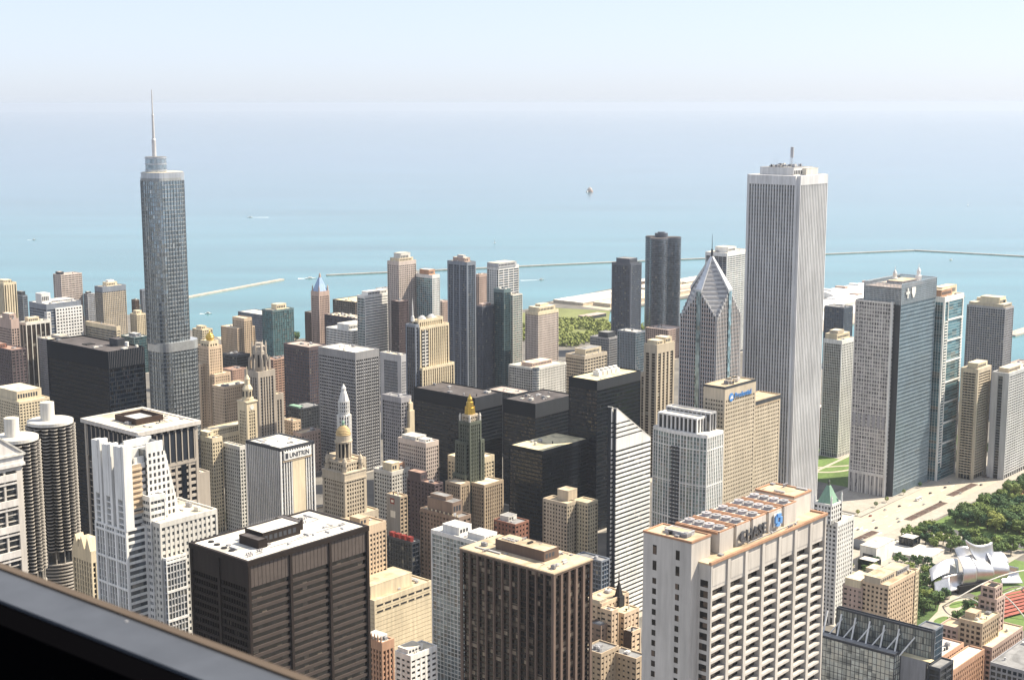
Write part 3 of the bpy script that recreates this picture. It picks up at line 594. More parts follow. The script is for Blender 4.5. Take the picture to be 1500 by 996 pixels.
# middle distance, Michigan Avenue
tower('medinah_low', 'hotel_wing', 'lower pink-cream hotel wing stepping down beside the gold domed tower', 'hotel wing', dict(bw=3, pw=1.6, sh=1.9, fh=3.6, top=3, base=5), 'terracotta' if 0 else 'peach', DK, 'cream', L=22, W=40)
tower('light_back', 'apartment_building', 'pale building with brown roof behind the gold domed tower', 'apartment building', dict(bw=3.4, pw=1.4, sh=1.5, fh=3.5, top=2), 'cream', DK, 'tan', pents=[(.2, .7, .3, .8, 5, 'cream')], units=2)
r = tower('creamres', 'apartment_tower', 'stepped cream apartment block with two wings and raised centre near the beach', 'apartment tower', dict(bw=3.2, pw=1.3, sh=1.3, fh=3.3, top=2), 'peach', GY, 'cream')
q = GEO['creamres']; block(r, (q[2] * .3, q[2] * .75), (-4, q[3] * .6), 0, 104, dict(bw=3.2, pw=1.4, sh=1.3, fh=3.3, top=5), 'peach', glass(GY, 3.2, 3.3), 'cream')
tower('dark_round', 'low_building', 'dark curved low building below the stepped cream apartments', 'building', dict(bw=3, pw=.2, sh=1.2, fh=4, top=3), 'charcoal', DK, 'dark')
tower('greyslab', 'office_building', 'plain grey-blue slab with bright white roof by the lake beside the teal tower', 'office building', dict(bw=2.4, pw=.5, sh=1.2, fh=3.6, top=2), 'greyblue', BL, 'white')
tower('tealtower', 'apartment_tower', 'teal glass tower with white balcony slabs and cream roof house', 'apartment tower', dict(bw=3.6, pw=.35, sh=.5, fh=3.2, top=3, corner=.4, S=dict(sh=.6, pw=.8, bw=4.2)), 'teal', (.10, .22, .24), 'cream', pents=[(.3, .75, .2, .7, 8, 'cream')], gk=dict(metal=.45, blinds=.15))
tower('redbrick', 'hotel_building', 'red-brown brick slab with small windows beside the gothic tower', 'hotel', dict(bw=6, pw=1.2, sh=1.8, fh=3.4, top=2), 'rosebrick', DK, 'red')
tower('pink_low', 'brick_building', 'low pink brick block between the gold dome and the gothic tower', 'brick building', dict(bw=3.2, pw=1.7, sh=1.7, fh=3.4, top=1.5), 'rosebrick', DK, 'red', units=3)
tower('back_yellow', 'warehouse', 'wide low building with yellow roof by the lake behind the blue spired tower', 'warehouse', dict(bw=5, pw=1.5, sh=1.6, fh=4.5, top=2), 'brown', DK, 'yellow', units=5)
tower('junkroof', 'office_building', 'broad dark building with clutter of white dishes and tanks on its roof', 'office building', dict(bw=3.2, pw=.3, sh=1.0, fh=3.9, top=2), 'purple', BL, 'cream', units=26)
tower('whitelow', 'office_building', 'white building with long white roof house in front of the cluttered roof', 'office building', dict(bw=3, pw=.5, sh=1.5, fh=3.8, top=2), 'white', BL, 'white', pents=[(.05, .95, .15, .6, 9, 'white')])
tower('equitable', 'office_tower', 'dark grey office tower of regular window bays with plain white roof', 'office tower', dict(bw=2.9, pw=.45, pd=.7, sh=1.5, sd=.3, fh=3.75, top=9, topk='grey', corner=1.2, ins=.8, base=6, major=(4, 2.2)), 'grey', BK, 'white', sk='lightgrey', gk=dict(blinds=.06))
tower('purple', 'office_building', 'brown-purple block hiding behind the dark grey office tower', 'office building', dict(bw=3.2, pw=1.0, sh=1.6, fh=3.9, top=5), 'purple', BL, 'pink', L=50)
tower('whiteribbed', 'office_tower', 'white tower with close horizontal stripes and teal end behind the grey office tower', 'office tower', dict(bw=6, pw=0, sh=2.7, sd=.6, fh=3.9, top=4, W=dict(sh=.7, pw=.3, bw=3)), 'white', TL, 'white', pents=[(.15, .9, .1, .9, 6, 'white')])
tower('gray_behind', 'apartment_building', 'small grey balcony block between the white striped and tall beige towers', 'apartment building', dict(bw=5, pw=.3, sh=1.3, fh=3.1), 'lightgrey', BL, 'grey')
r = tower('pinktall', 'apartment_tower', 'tall pinkish beige tower with stepped white crown seen over the stone spire tower', 'apartment tower', dict(bw=3.6, pw=1.6, sh=1.4, fh=3.1, top=6, S=dict(pw=1.2)), 'blush', GY, 'cream', pents=[(.1, .9, .1, .9, 5, 'cream'), (.25, .8, .2, .8, 12, 'offwhite')])
tower('darkbrown', 'office_tower', 'dark plum coloured tower with pale roof beside the tall beige tower', 'office tower', dict(bw=2.6, pw=.9, sh=1.4, fh=3.6, top=2), 'purple', DK, 'pink')
tower('bluegreen', 'apartment_tower', 'blue-green glass tower with white balcony edges and peach roof house', 'apartment tower', dict(bw=4, pw=.1, sh=.5, sd=.5, fh=3.2, top=5, S=dict(pw=1.2, bw=3, sh=1.0)), 'white', (.12, .25, .28), 'white', pents=[(.1, .9, .15, .5, 8, 'terracotta')], gk=dict(metal=.5))
tower('pink_small', 'apartment_building', 'narrow pinkish building wedged behind the blue-green tower', 'apartment building', dict(bw=3, pw=1.2, sh=1.4, fh=3.2, top=3), 'pinkst', DK, 'pink', L=20)
r = tower('greyblue', 'apartment_tower', 'tall grey-blue tower with notched stone crown and pale vertical lines', 'apartment tower', dict(bw=3.0, pw=.42, pd=.6, sh=.5, sd=.2, fh=3.2, top=5, corner=2.4, major=(4, 4.5)), 'greyblue', BL, 'cream', pents=[(.2, .8, .2, .8, 6, 'pinkst'), (.35, .65, .35, .65, 9, 'lightgrey')], gk=dict(metal=.3))
tower('pink_far', 'apartment_building', 'cream topped far tower between the grey-blue and white towers', 'apartment building', dict(bw=3, pw=1.3, sh=1.4, fh=3.1, top=5), 'pinkst', DK, 'cream')
tower('white45', 'apartment_tower', 'white tower with bold horizontal lines and overhanging flat roof', 'apartment tower', dict(bw=10, pw=.8, sh=1.1, fh=3.3, top=5, sd=.6, W=dict(pw=2, bw=4)), 'white', BL, 'cream', pents=[(-.02, .85, -.05, .95, 6, 'lightgrey')])
tower('dark46', 'office_tower', 'narrow dusky grey tower with pinkish roof left of the dark teal tower', 'office tower', dict(bw=2.2, pw=.7, pd=.6, sh=.4, sd=.1, fh=3.4, top=2), 'slate', BL, 'pink', pents=[(.1, .8, .2, .8, 4, 'pinkst')])
tower('teal47', 'apartment_tower', 'slender dark teal glass tower with blank shaded edge', 'apartment tower', dict(bw=3, pw=.2, sh=.4, fh=3.1, top=5), 'teal', (.02, .055, .075), 'grey', gk=dict(metal=.3))
tower('teal48', 'apartment_tower', 'pale green glass tower with balcony slabs joined to the dark teal tower', 'apartment tower', dict(bw=4, pw=.4, sh=.8, sd=.7, fh=3.1, top=2), 'offwhite', (.05, .13, .13), 'cream', L=16)
tower('beige49', 'apartment_tower', 'beige tower of closely gridded windows with colonnaded top near the lakefront park', 'apartment tower', dict(bw=2.8, pw=1.0, sh=1.3, fh=3.1, top=4, base=14, topk='cream'), 'blush', GY, 'cream', pents=[(.1, .9, .1, .9, 7, 'cream'), (.3, .7, .3, .7, 10, 'cream')])
r = tower('cream50', 'hotel_building', 'broad cream hotel of small square windows with round corner turret', 'hotel', dict(bw=3.0, pw=1.5, sh=1.6, fh=3.3, top=3, W=dict(pw=.5, sh=.8)), 'offwhite', GY, 'cream', pents=[(.15, .8, .3, .7, 5, 'pinkst')], units=5)
b = MB(); b.cyl(3.2, 3.2, 4.4, 4.4, 0, 85.5, 20); b.build('turret', glass((.2, .24, .28), 1.5, 3.3, metal=.4), r); b = MB()
for k in range(24): b.cyl(3.2, 3.2, 4.6, 4.6, 4 + k * 3.3, 5.2 + k * 3.3, 20)
b.build('turret_band_trim', fm('offwhite'), r)
tower('office51', 'office_building', 'beige-grey office block with deep window bays and cream roof house', 'office building', dict(bw=6, pw=1.4, sh=1.8, fh=4.2, top=5, W=dict(pw=.6, bw=3)), 'sand', DK, 'grey', pents=[(.2, .9, .2, .75, 8, 'cream')])
tower('np52', 'apartment_tower', 'brown-grey chamfered tower with raised dark roof house left of the curved dark tower', 'apartment tower', dict(bw=3.2, pw=.9, sh=1.0, fh=3.0, top=4, corner=3, S=dict(pw=1.0, sh=1.2), W=dict(pw=.5, sh=.6)), 'slate', BL, 'grey', pents=[(.15, .85, .15, .85, 8, 'slate')])
r = tower('round_grey', 'office_building', 'grey office building with rounded stacked storeys in front of the lakefront park', 'office building', dict(bw=3, pw=.2, sh=1.4, sd=.7, fh=3.6, top=3), 'grey', BL, 'grey', pents=[(.2, .8, .2, .7, 8, 'charcoal')])
tower('teal_slant', 'office_building', 'teal glass office block with a slanted green roof below the curved dark tower', 'office building', dict(bw=3, pw=.3, sh=.9, fh=3.8, top=3, W=dict(pw=1.4)), 'greyblue', TL, 'white', gk=dict(metal=.3))
tower('cluster_low', 'townhouse_block', 'low pale building with jumbled terraces beyond the striped cream tower', 'building', dict(bw=4, pw=1.4, sh=1.4, fh=3.6, top=1.5), 'pinkst', DK, 'pink', units=9)
tower('tower56', 'apartment_tower', 'cream tower with dark vertical window stripes beside the pointed skyscraper', 'apartment tower', dict(bw=6.5, pw=3.4, pd=.9, ins=1.0, sh=.7, sd=.2, fh=3.2, top=10, corner=2.5), 'sand', BR, 'cream', pents=[(.1, .45, .1, .9, 5, 'cream'), (.55, .9, .1, .9, 7, 'cream')])
tower('tower56b', 'apartment_tower', 'lower striped cream tower in front of its taller twin near the black blocks', 'apartment tower', dict(bw=5, pw=2.4, pd=.8, ins=1.0, sh=.7, sd=.2, fh=3.2, top=5, W=dict(bw=4, pw=.6)), 'sand', BR, 'grey', L=16)
tower('behind2pru', 'apartment_tower', 'white balconied tower with dark glass end behind the pointed skyscraper', 'apartment tower', dict(bw=9, pw=.3, sh=1.5, sd=1.2, ins=1.4, fh=3.4, top=6, topo=.2, W=dict(sh=.3, sd=.2, pw=.2)), 'white', BL, 'cream', pents=[(.2, .5, .2, .8, 9, 'white')])
tower('res59', 'apartment_tower', 'cream apartment tower with grey glass front and twin balcony stacks', 'apartment tower', dict(bw=3.8, pw=1.2, sh=.8, fh=3.1, top=5, corner=1.5, W=dict(pw=.3, bw=2.4, sh=.4)), 'white', (.14, .16, .17), 'cream', gk=dict(metal=.4), pents=[(.05, .95, .3, .95, 7, 'cream'), (.15, .6, .35, .8, 11, 'sand')])
tower('blue_far', 'office_building', 'blue-grey block by the harbour between the pale grooved tower and the glass tower', 'office building', dict(bw=4, pw=.3, sh=1.2, fh=3.3, top=3, S=dict(pw=1.4)), 'slate', BL, 'grey', W=30)
r = tower('p340', 'apartment_tower', 'white framed glass tower with blue side standing against the big blue glass tower', 'apartment tower', dict(bw=11, pw=1.4, sh=.12, sd=.1, fh=3.2, top=6, corner=2, S=dict(bw=60, pw=0), W=dict(bw=3, pw=.1)), 'white', (.10, .19, .22), 'cream', L=26, pents=[(.05, .6, .2, .8, 8, 'terracotta'), (.2, .95, .3, .7, 10, 'cream')], gk=dict(metal=.35))
q = GEO['p340']
b = MB()
for k in range(7): b.box(9, q[2] - .1, -.5, .3, 40 + k * 23, 41.6 + k * 23)
for k in range(50): b.box(3, 9, -.4, .2, 20 + k * 3.2, 21.3 + k * 3.2); b.box(q[2] - 5, q[2] - .5, -.4, .2, 20 + k * 3.2, 21.1 + k * 3.2)
b.box(9, 10, -.45, .2, 14, 199); b.build('frame', fm('white'), r)
tower('grid62', 'apartment_tower', 'brown tower gridded all over with small square windows under a cream stepped top', 'apartment tower', dict(bw=3.2, pw=.8, sh=1.0, fh=3.1, top=3), 'mistgrey', BL, 'cream', pents=[(.02, .98, .05, .95, 5, 'sand'), (.2, .9, .2, .7, 13, 'cream'), (.65, 1.0, .2, .9, 9, 'cream')])
tower('pink_right', 'apartment_building', 'low pinkish block cut by the photo edge beside the brown gridded tower', 'apartment building', dict(bw=4, pw=1.8, sh=1.6, fh=3.3), 'pinkst', DK, 'pink', L=22)
tower('balc63', 'apartment_tower', 'cream tower of curved balconies standing on pink columns by the avenue', 'apartment tower', dict(bw=5.5, pw=.5, sh=1.05, sd=2.4, ins=2.6, fh=3.0, top=5, base=9, W=dict(bw=4, pw=.35)), 'sand', BK, 'cream', pents=[(.1, .8, .1, .7, 7, 'cream')])
tower('right64', 'apartment_tower', 'pale slab tower with blank end walls and grey recess at the photo edge', 'apartment tower', dict(bw=6, pw=1.5, sh=1.3, sd=.9, ins=1.4, fh=3.0, top=4, W=dict(bw=19, corner=7, pw=0, sh=.2)), 'lightgrey', DK, 'cream', pents=[(.1, .5, .2, .8, 5, 'sand')])
tower('cream_a', 'office_building', 'tall narrow cream stone building with half its front shaded near the yellow bus', 'office building', dict(bw=3, pw=1.3, sh=1.6, fh=3.7, top=5, base=6), 'cream', DK, 'cream', L=34, pents=[(.2, .8, .3, .7, 5, 'cream')])
tower('cream_b', 'office_building', 'cream stone block with green-grey west front beside the tower with the white sign', 'office building', dict(bw=3, pw=1.2, sh=1.5, fh=3.7, top=4, base=6), 'offwhite', (.05, .065, .055), 'cream', L=26)
tower('cream79', 'office_building', 'cream stone building with deep cornice behind the slim green tower', 'office building', dict(bw=3.4, pw=1.6, sh=1.8, fh=3.7, top=6, base=6), 'cream', DK, 'cream', pents=[(.3, .7, .3, .7, 4, 'cream')])
tower('bldg80', 'office_building', 'pinkish office block with close piers and white machinery roof below the stepped tower', 'office building', dict(bw=2.8, pw=1.1, sh=1.5, fh=3.6, top=5, base=6), 'blush', DK, 'white', pents=[(.1, .9, .4, .9, 4, 'offwhite'), (.2, .7, .1, .35, 3, 'white')], units=3)
r = tower('grey81', 'office_tower', 'grey tower with narrow cream stepped shaft rising at its corner', 'office tower', dict(bw=3, pw=1.0, sh=1.2, fh=3.7, top=6, base=6), 'mistgrey', DK, 'grey')
b = MB(); b.box(9, 16, -3, 4, 0, 100); b.box(10, 15, -2, 3, 100, 108); b.cyl(12.5, .5, 1.6, .3, 108, 113, 8); b.box(4, 9, -4, 0, 0, 82); b.build('stepped_shaft', fm('cream'), r)
tower('grey76', 'office_tower', 'light grey tower with one big sunken glass panel in its west wall', 'office tower', dict(bw=1.8, pw=.25, sh=.5, fh=3.7, top=9, base=25, corner=7, S=dict(corner=1.2, pw=.8, sh=1.5)), 'lightgrey', BL, 'cream', W=12, units=3)
r = tower('green_roof', 'low_building', 'low dark building with pale green roof right of the gothic tower', 'building', dict(bw=4, pw=1.0, sh=1.2, fh=4, top=2), 'charcoal', DK, 'grey', W=34)
q = GEO['green_roof']; MB().box(1, q[2] - 1, 5, 24, q[4] - 1.2, q[4] + 1.5).build('roof_garden', fm('copper'), r)
tower('tan_small', 'low_building', 'small tan flat-roofed building at the foot of the gothic tower', 'building', dict(bw=4, pw=2.2, sh=2.4, fh=4, top=3), 'peach', DK, 'tan', units=2)
tower('pink_cream', 'low_building', 'pale pink stone block with bracketed cornice in front of the grey office tower', 'building', dict(bw=4, pw=2.4, sh=2.2, fh=4.2, top=4), 'pinkst', DK, 'tan', units=4)
tower('white82', 'office_building', 'small whitish office block with cubic roof house beside the domed stone tower', 'office building', dict(bw=3.2, pw=1.2, sh=1.7, fh=3.6, top=4), 'offwhite', DK, 'cream', L=24, pents=[(.1, .5, .1, .6, 8, 'cream'), (.6, .9, .2, .8, 6, 'terracotta')])
r = tower('sign_wall', 'loft_building', 'grey blank-walled building with a small red and white painted sign', 'loft building', dict(bw=3.5, pw=1.4, sh=1.6, fh=3.6, top=2, W=blank('grey')), 'tan', DK, 'tan', units=2)
MB().box(-.12, -.02, 7, 12, 72, 77).build('painted_sign', fm('red'), r); MB().box(-.2, -.121, 8, 11, 73.4, 75.6).build('sign_patch', fm('white'), r); MB().box(-.12, -.02, 6, 12, 60, 66).build('painted_panel', fm('white'), r)
tower('purple84', 'loft_building', 'dark purple brick block with a blank wall and bright parapet', 'loft building', dict(bw=4, pw=2.2, sh=2.0, fh=3.7, top=2, W=dict(pw=2.6)), 'purple', BK, 'red', pents=[(.0, .8, .5, .95, 8, 'purple')], units=2)
r = tower('brown85', 'loft_building', 'stepped brown brick office block with statues along its roof edge', 'loft building', dict(bw=3.6, pw=1.7, sh=1.7, fh=3.6, top=3, base=5), 'brickbrown', BR, 'grey', pents=[(.15, .95, .2, .85, 11, 'brickbrown'), (.25, .8, .4, .8, 14, 'brickbrown')])
b = MB()
for i in range(9): b.box(.1, .9, 2 + i * 4.6, 3 + i * 4.6, 91.9, 93.4)
b.build('battlement_trim', fm('cream'), r)
r = tower('redtop86', 'loft_building', 'dark glass block with rounded corner and red boxes on its roof', 'loft building', dict(bw=3, pw=.25, sh=.8, fh=3.6, top=2), 'charcoal', BK, 'grey')
b = MB()
for k in range(4):
    MB().box(1.5, 5.0, 3 + k * 6.5, 7.4 + k * 6.5, 73.9, 78).build('cooling_unit', fm('red'), r)
tower('tan92', 'office_building', 'tan stone building with heavy cornice behind the wide dark office block', 'office building', dict(bw=3.1, pw=1.3, sh=1.7, fh=3.7, top=7, base=6), 'peach', DK, 'tan', L=28, pents=[(.3, .6, .2, .6, 6, 'tan')], units=2)
r = tower('whiteglass', 'apartment_tower', 'white framed pale glass apartment tower with white boxes on its roof', 'apartment tower', dict(bw=3.4, pw=.22, sh=.45, fh=3.1, top=3, corner=1.0, base=10, major=(4, 2)), 'white', (.27, .32, .33), 'white', pents=[(.2, .9, .55, .85, 6, 'white'), (.2, .9, .1, .4, 5, 'white')], wins=80, gk=dict(metal=.5, blinds=.25, rough=.15))
tower('brick88', 'loft_building', 'short brown brick block with a rooftop garden and white machinery', 'loft building', dict(bw=4, pw=2.2, sh=2, fh=3.9, top=2), 'brick', BK, 'grey', pents=[(.3, .9, .5, .9, 4, 'offwhite')], units=6)
r = thing('apartment_tower', 'twin tan brick towers joined by a lower middle bay, in front of the black blocks', 'apartment tower', (GEO['tower83'][0], GEO['tower83'][1], 0)); q = GEO['tower83']
gm = glass(DK, 3, 3.4); t83 = dict(bw=3.0, pw=1.5, sh=1.6, fh=3.4, top=3)
block(r, (14, q[2]), (0, 16), 0, 80, t83, 'cream', gm, 'tan'); block(r, (1, 14.5), (12, q[3]), 0, 80, t83, 'sand', gm, 'tan'); penthouse(r, 10, 22, 18, 30, 60, 88, fm('sand')); block(r, (13.5, q[2] - 2), (15, q[3]), 0, 78, t83, 'cream', gm, 'tan')
PAV.append((q[0] - 4, q[0] + q[2] + 4, q[1] - 4, q[1] + q[3] + 4))
tower('bluebit', 'office_building', 'low grey-blue glass block between the brown tower and the slashed white tower', 'office building', dict(bw=2.6, pw=.25, sh=.9, fh=3.7, top=1.5), 'greyblue', BL, 'grey', L=26)
tower('pinkroof', 'low_building', 'low dark building with cluttered pinkish roof behind the black blocks', 'building', dict(bw=4, pw=1, sh=1.4, fh=4, top=2), 'charcoal', DK, 'pink', units=6)
for k, nm, lb in (('icA', 'black_office_block', 'broad black glass block with grey top band, behind the gold topped green tower'), ('icB', 'black_office_block', 'black glass block with bare grey roof next to the tallest black tower'), ('icC', 'black_skyscraper', 'tallest of the black glass towers, yellow roof with white machinery'), ('icD', 'black_office_block', 'low black glass block with a bright yellow roof half in shade')):
    top = {'icA': 14, 'icB': 15, 'icC': 10, 'icD': 4}[k]
    r = tower(k, nm, lb, 'skyscraper' if k == 'icC' else 'office block', dict(bw=1.7, pw=.16, pd=.3, sh=1.5, sd=.12, fh=3.8, top=top, corner=.5, ins=.5, base=7), 'black', BK, {'icA': 'dark', 'icB': 'dark', 'icC': 'yellow', 'icD': 'yellow'}[k], gk=dict(blinds=.03, blind=(.08, .08, .08), rough=.05, wob=.05, spec=.8, var=.8), sk='blackgrey')
    q = GEO[k]; b = MB(); n = int(q[2] / 1.7)
    for i in range(n): b.box(.8 + i * 1.7, .92 + i * 1.7, -.1, .02, q[4] - top, q[4])
    b.build('louver_grille', fm('blackgrey'), r)
    MB().box(.1, q[2] - .1, -.03, .015, q[4] - top + .2, q[4] - .2).build('crown_panel', fm('charcoal' if k != 'icD' else 'blackgrey'), r)
    if k == 'icC':
        for i in range(5):
            bb = MB(); bb.box(24 + i * 7, 29 + i * 7, 16, 24, q[4] - 1, q[4] + 3); bb.cyl(26.5 + i * 7, 20, 2, 2.3, q[4] + 3, q[4] + 5, 12); bb.build('cooling_unit', fm('white'), r)
    if k == 'icB': rooftop(r, (2, 40), (4, 40), q[4] - 1, 8, 5)
    if k == 'icA': rooftop(r, (4, 38), (8, 80), q[4] - 1, 4, 6)
r = tower('parking89', 'department_store', 'cream windowless store building with thin horizontal grooves and upper block', 'store building', dict(bw=14, pw=0, sh=2.9, sd=.65, fh=3.3, top=4, base=4, corner=.6), 'cream', BR, 'tan', L=30)
penthouse(r, 2, 44, 6, 26, 56.9, 67, fm('cream'), rf('tan'), louvers=False); rooftop(r, (46, 58), (3, 26), 57, 3, 4)
b = MB()
for i in range(7):
    for z in (52.5, 47.8): b.box(2.5 + i * 8, 8.6 + i * 8, -.05, .02, z, z + 1.3)
b.build('louver_grille', fm('dark'), r)
r = tower('gothic90', 'brick_building', 'ornate orange brick gothic block with arched corner beside the dark office block', 'brick building', dict(bw=3.0, pw=1.2, pd=1.0, ins=1.1, sh=1.4, sd=.6, fh=3.8, top=6, base=5), 'terracotta', BR, 'white', pents=[(.1, .9, .3, .9, 3, 'white')], units=3)
b = MB()
for i in range(6): b.cyl(.6, 1.5 + i * 3, .55, .55, 62, 70, 6); b.cyl(.6, 1.5 + i * 3, .7, .05, 70, 73, 6)
b.build('pinnacle_trim', fm('terracotta'), r)
tower('white91', 'office_building', 'short white building with paired square windows and wide flat cornice', 'office building', dict(bw=4.4, pw=2.0, sh=2.2, fh=4.0, top=4, base=5, ins=.9), 'white', DK, 'cream', wins=36, pents=[(.05, .6, .25, .9, 4, 'white')])
low = dict(bw=4, pw=2.2, sh=2.4, fh=4, top=3)
tower('lowA', 'old_building', 'wide tan stone block with flat terracotta roof at the back of the low cluster', 'old building', low, 'peach', BR, 'tan', pents=[(.0, .25, .1, .8, 2.5, 'sand')])
tower('lowB', 'old_building', 'small square tan turret building in the low stone cluster', 'old building', low, 'peach', BR, 'cream', z0=0.01)
tower('lowC', 'old_building', 'low tan block with yellow roof under the dark steeple', 'old building', low, 'peach', BR, 'yellow', L=12)
tower('lowD', 'old_building', 'small grey-brown block pressed against the brown ribbed tower', 'old building', low, 'brickbrown', BR, 'grey')
tower('lowE', 'old_building', 'dark cube-like brick house with shadow on the roofs beside the wide concrete tower', 'old building', dict(low, W=blank('darkbrown')), 'peach', BR, 'grey')
tower('lowF', 'old_building', 'flat grey-roofed block nearest the brown ribbed tower, lower in the cluster', 'old building', low, 'tan', BR, 'grey', units=4)
tower('lowG', 'old_building', 'long low brick shed with pitched grey roof edge above the white roof', 'old building', low, 'tan', BR, 'grey')
tower('lowH', 'old_building', 'big low building with bright cream roof carrying the brick cluster', 'old building', dict(low, fh=5), 'cream', BR, 'cream', units=12)
q = GEO['lowC']; r = thing('steeple', 'dark slender church steeple with thin finial in the low stone cluster', 'steeple', (q[0] + 12, q[1] + 14, 0))
b = MB(); b.box(-3, 3, -3, 3, 0, 62); b.build('tower', fm('dark'), r); b = MB(); b.prism([(-2.2, -2.2), (2.2, -2.2), (2.2, 2.2), (-2.2, 2.2)], 62, 72, [(-.5, -.5), (.5, -.5), (.5, .5), (-.5, .5)]); b.box(-.3, .3, -.3, .3, 72, 79); b.build('spire', fm('dark'), r)
tower('tan97b', 'old_building', 'pale low blocks with white roof boxes under the white tower with green pyramid', 'old building', low, 'pinkst', DK, 'cream', L=16, pents=[(.0, .6, .1, .9, 6, 'cream'), (.62, .95, .1, .6, 9, 'sand')], units=4)
r = tower('tan97', 'office_building', 'orange-tan building with rows of paired windows and white corner strip by the garden', 'office building', dict(bw=3.6, pw=1.6, sh=1.8, fh=3.6, top=3), 'peach', BR, 'tan', L=22, pents=[(.0, .5, .3, .9, 5, 'sand'), (.55, .95, .3, .9, 4, 'grey')], units=5)
q = GEO['tan97']; b = MB(); facade(b, b, (q[2] - 5.5, q[2] + .3), (-.4, 4), 0, 62.4, dict(bw=2.4, pw=.9, sh=1.6, fh=3.6, top=2, base=4, ins=.5, pd=.45, sd=.4), 'SE'); b.build('corner_frame', fm('cream'), r)
r = tower('white_ctr', 'office_tower', 'white terracotta tower block under a turret with a green pyramid roof', 'office tower', dict(bw=3.2, pw=1.5, sh=1.7, fh=3.6, top=4, base=6, corner=1.6), 'white', GY, 'cream', wins=80, L=22)
q = GEO['white_ctr']; u = GEO['white_tower']; ox, oy = u[0] - q[0], u[1] - q[1]
block(r, (ox + 1.5, ox + 19), (2.5, 18), 84, 100, dict(bw=3, pw=1.4, sh=1.5, fh=3.8, top=2, base=2), 'white', glass(GY, 3, 3.8), 'cream')
b = MB(); b.prism([(ox + 3, 4), (ox + 17.5, 4), (ox + 17.5, 16.5), (ox + 3, 16.5)], 98.5, 113, [(ox + 9, 9), (ox + 11.5, 9), (ox + 11.5, 11.5), (ox + 9, 11.5)]); b.build('roof', fm('copper'), r)
b = MB(); b.cyl(ox + 10.2, 10.2, 1.1, .9, 113, 116, 8); b.cyl(ox + 10.2, 10.2, 1.2, .1, 116, 118, 8); b.build('lantern', fm('greenst'), r)
b = MB()
for x in (ox + 1.8, ox + 18.4):
    for y in (2.8, 17.6): b.cyl(x, y, .9, .7, 99, 105, 8); b.cyl(x, y, .8, .05, 105, 108, 8)
b.build('pinnacle_trim', fm('white'), r)
r = tower('gothic_l', 'office_building', 'narrow cream gothic building with gabled top behind the white stepped tower', 'office building', dict(bw=3, pw=1.3, pd=.8, ins=1, sh=.9, sd=.3, fh=3.6, top=8, base=6), 'cream', DK, 'cream', W=14, pents=[(.1, .8, .55, .9, 6, 'cream')])
b = MB()
for i in range(3): b.prism([(0, 1 + i * 7), (6, 1 + i * 7), (6, 7 + i * 7), (0, 7 + i * 7)], 130, 138, [(0, 3.8 + i * 7), (6, 3.8 + i * 7), (6, 4.2 + i * 7), (0, 4.2 + i * 7)])
b.build('gable_trim', fm('cream'), r)
# ------------------------------------------------------------------ landmarks
def rrect(cx, cy, hx, hy, r, n=7):
    out = []
    for sx, sy, a0 in ((1, 1, 0), (-1, 1, 90), (-1, -1, 180), (1, -1, 270)):
        for i in range(n + 1):
            a = R(a0 + 90 * i / n); out.append((cx + sx * (hx - r) + r * math.cos(a), cy + sy * (hy - r) + r * math.sin(a)))
    return out
def grow(poly, cx, cy, d):
    out = []
    for x, y in poly:
        v = Vector((x - cx, y - cy)); l = v.length; v = v * ((l + d) / l); out.append((cx + v.x, cy + v.y))
    return out
def banded(root, outline, cx, cy, z0, z1, fh, sh, gm, fk, proj=.35, name='floor_edge_trim', top=2.0):
    MB().prism(outline, z0, z1 - .3).build('glazing', gm, root)
    b = MB(); z = z1 - top
    o2 = grow(outline, cx, cy, proj)
    b.prism(o2, z, z1)
    while z - fh > z0:
        z -= fh; b.prism(o2, z, z + sh)
    b.build(name, fm(fk), root)
# rounded silver skyscraper with spire
r = thing('rounded_skyscraper', 'tallest silver glass skyscraper with rounded corners, setbacks and needle spire', 'skyscraper', (808, 1151, 0))
sg = glass((.34, .385, .415), 2.2, 3.9, blinds=.04, metal=.8, rough=.14, var=.25, off=.2, wob=.03, blind=(.6, .6, .58))
def tier(cx, cy, hx, hy, rad, z0, z1):
    o = rrect(cx, cy, hx, hy, rad); banded(r, o, cx, cy, z0, z1, 3.9, .8, sg, 'steelgrey', .25, top=3)
    f = MB(); k = len(o)
    for i in range(k):
        a, c = Vector(o[i]), Vector(o[(i + 1) % k]); L = (c - a).length; m = max(1, int(L / 3))
        for j in range(m):
            p = a + (c - a) * (j / m); d = (p - Vector((cx, cy))).normalized(); t = Vector((-d.y, d.x)) * .1
            q_ = [p - t - d * .1, p + d * .6 - t, p + d * .6 + t, p + t - d * .1]
            f.prism([(v.x, v.y) for v in q_], z0, z1 - 2)
    f.build('mullion', mat('silver_fin', (.34, .36, .37), .3, .7), r)
tier(3.5, -.6, 22.0, 16.2, 12, 0, 189)
b = MB(); b.prism(grow(rrect(3.5, -.6, 22.0, 16.2, 12), 3.5, -.6, .8), 181, 189.5); b.build('setback_band', mat('silver_band', (.55, .56, .55), .3, .6), r)
tier(-.5, 0, 19.0, 14.5, 11, 188, 344)
b = MB(); o = rrect(0, 0, 18.6, 14.0, 10.5); b.prism(grow(o, 0, 0, .7), 341, 349)
b.build('crown_band', fm('silver'), r); MB().prism(grow(o, 0, 0, -.3), 348.5, 349.3).build('roof', rf('cream'), r)
b = MB(); b.cyl(-4, 4, 9.8, 9.8, 349, 363, 28); b.build('drum', sg, r); b = MB()
for z in (350, 356, 361.6): b.cyl(-4, 4, 10.1, 10.1, z, z + 1.4, 28)
b.build('drum_band_trim', fm('silver'), r); MB().cyl(-4, 4, 9.5, 9.5, 363.01, 363.3, 28).build('drum_roof', rf('grey'), r)
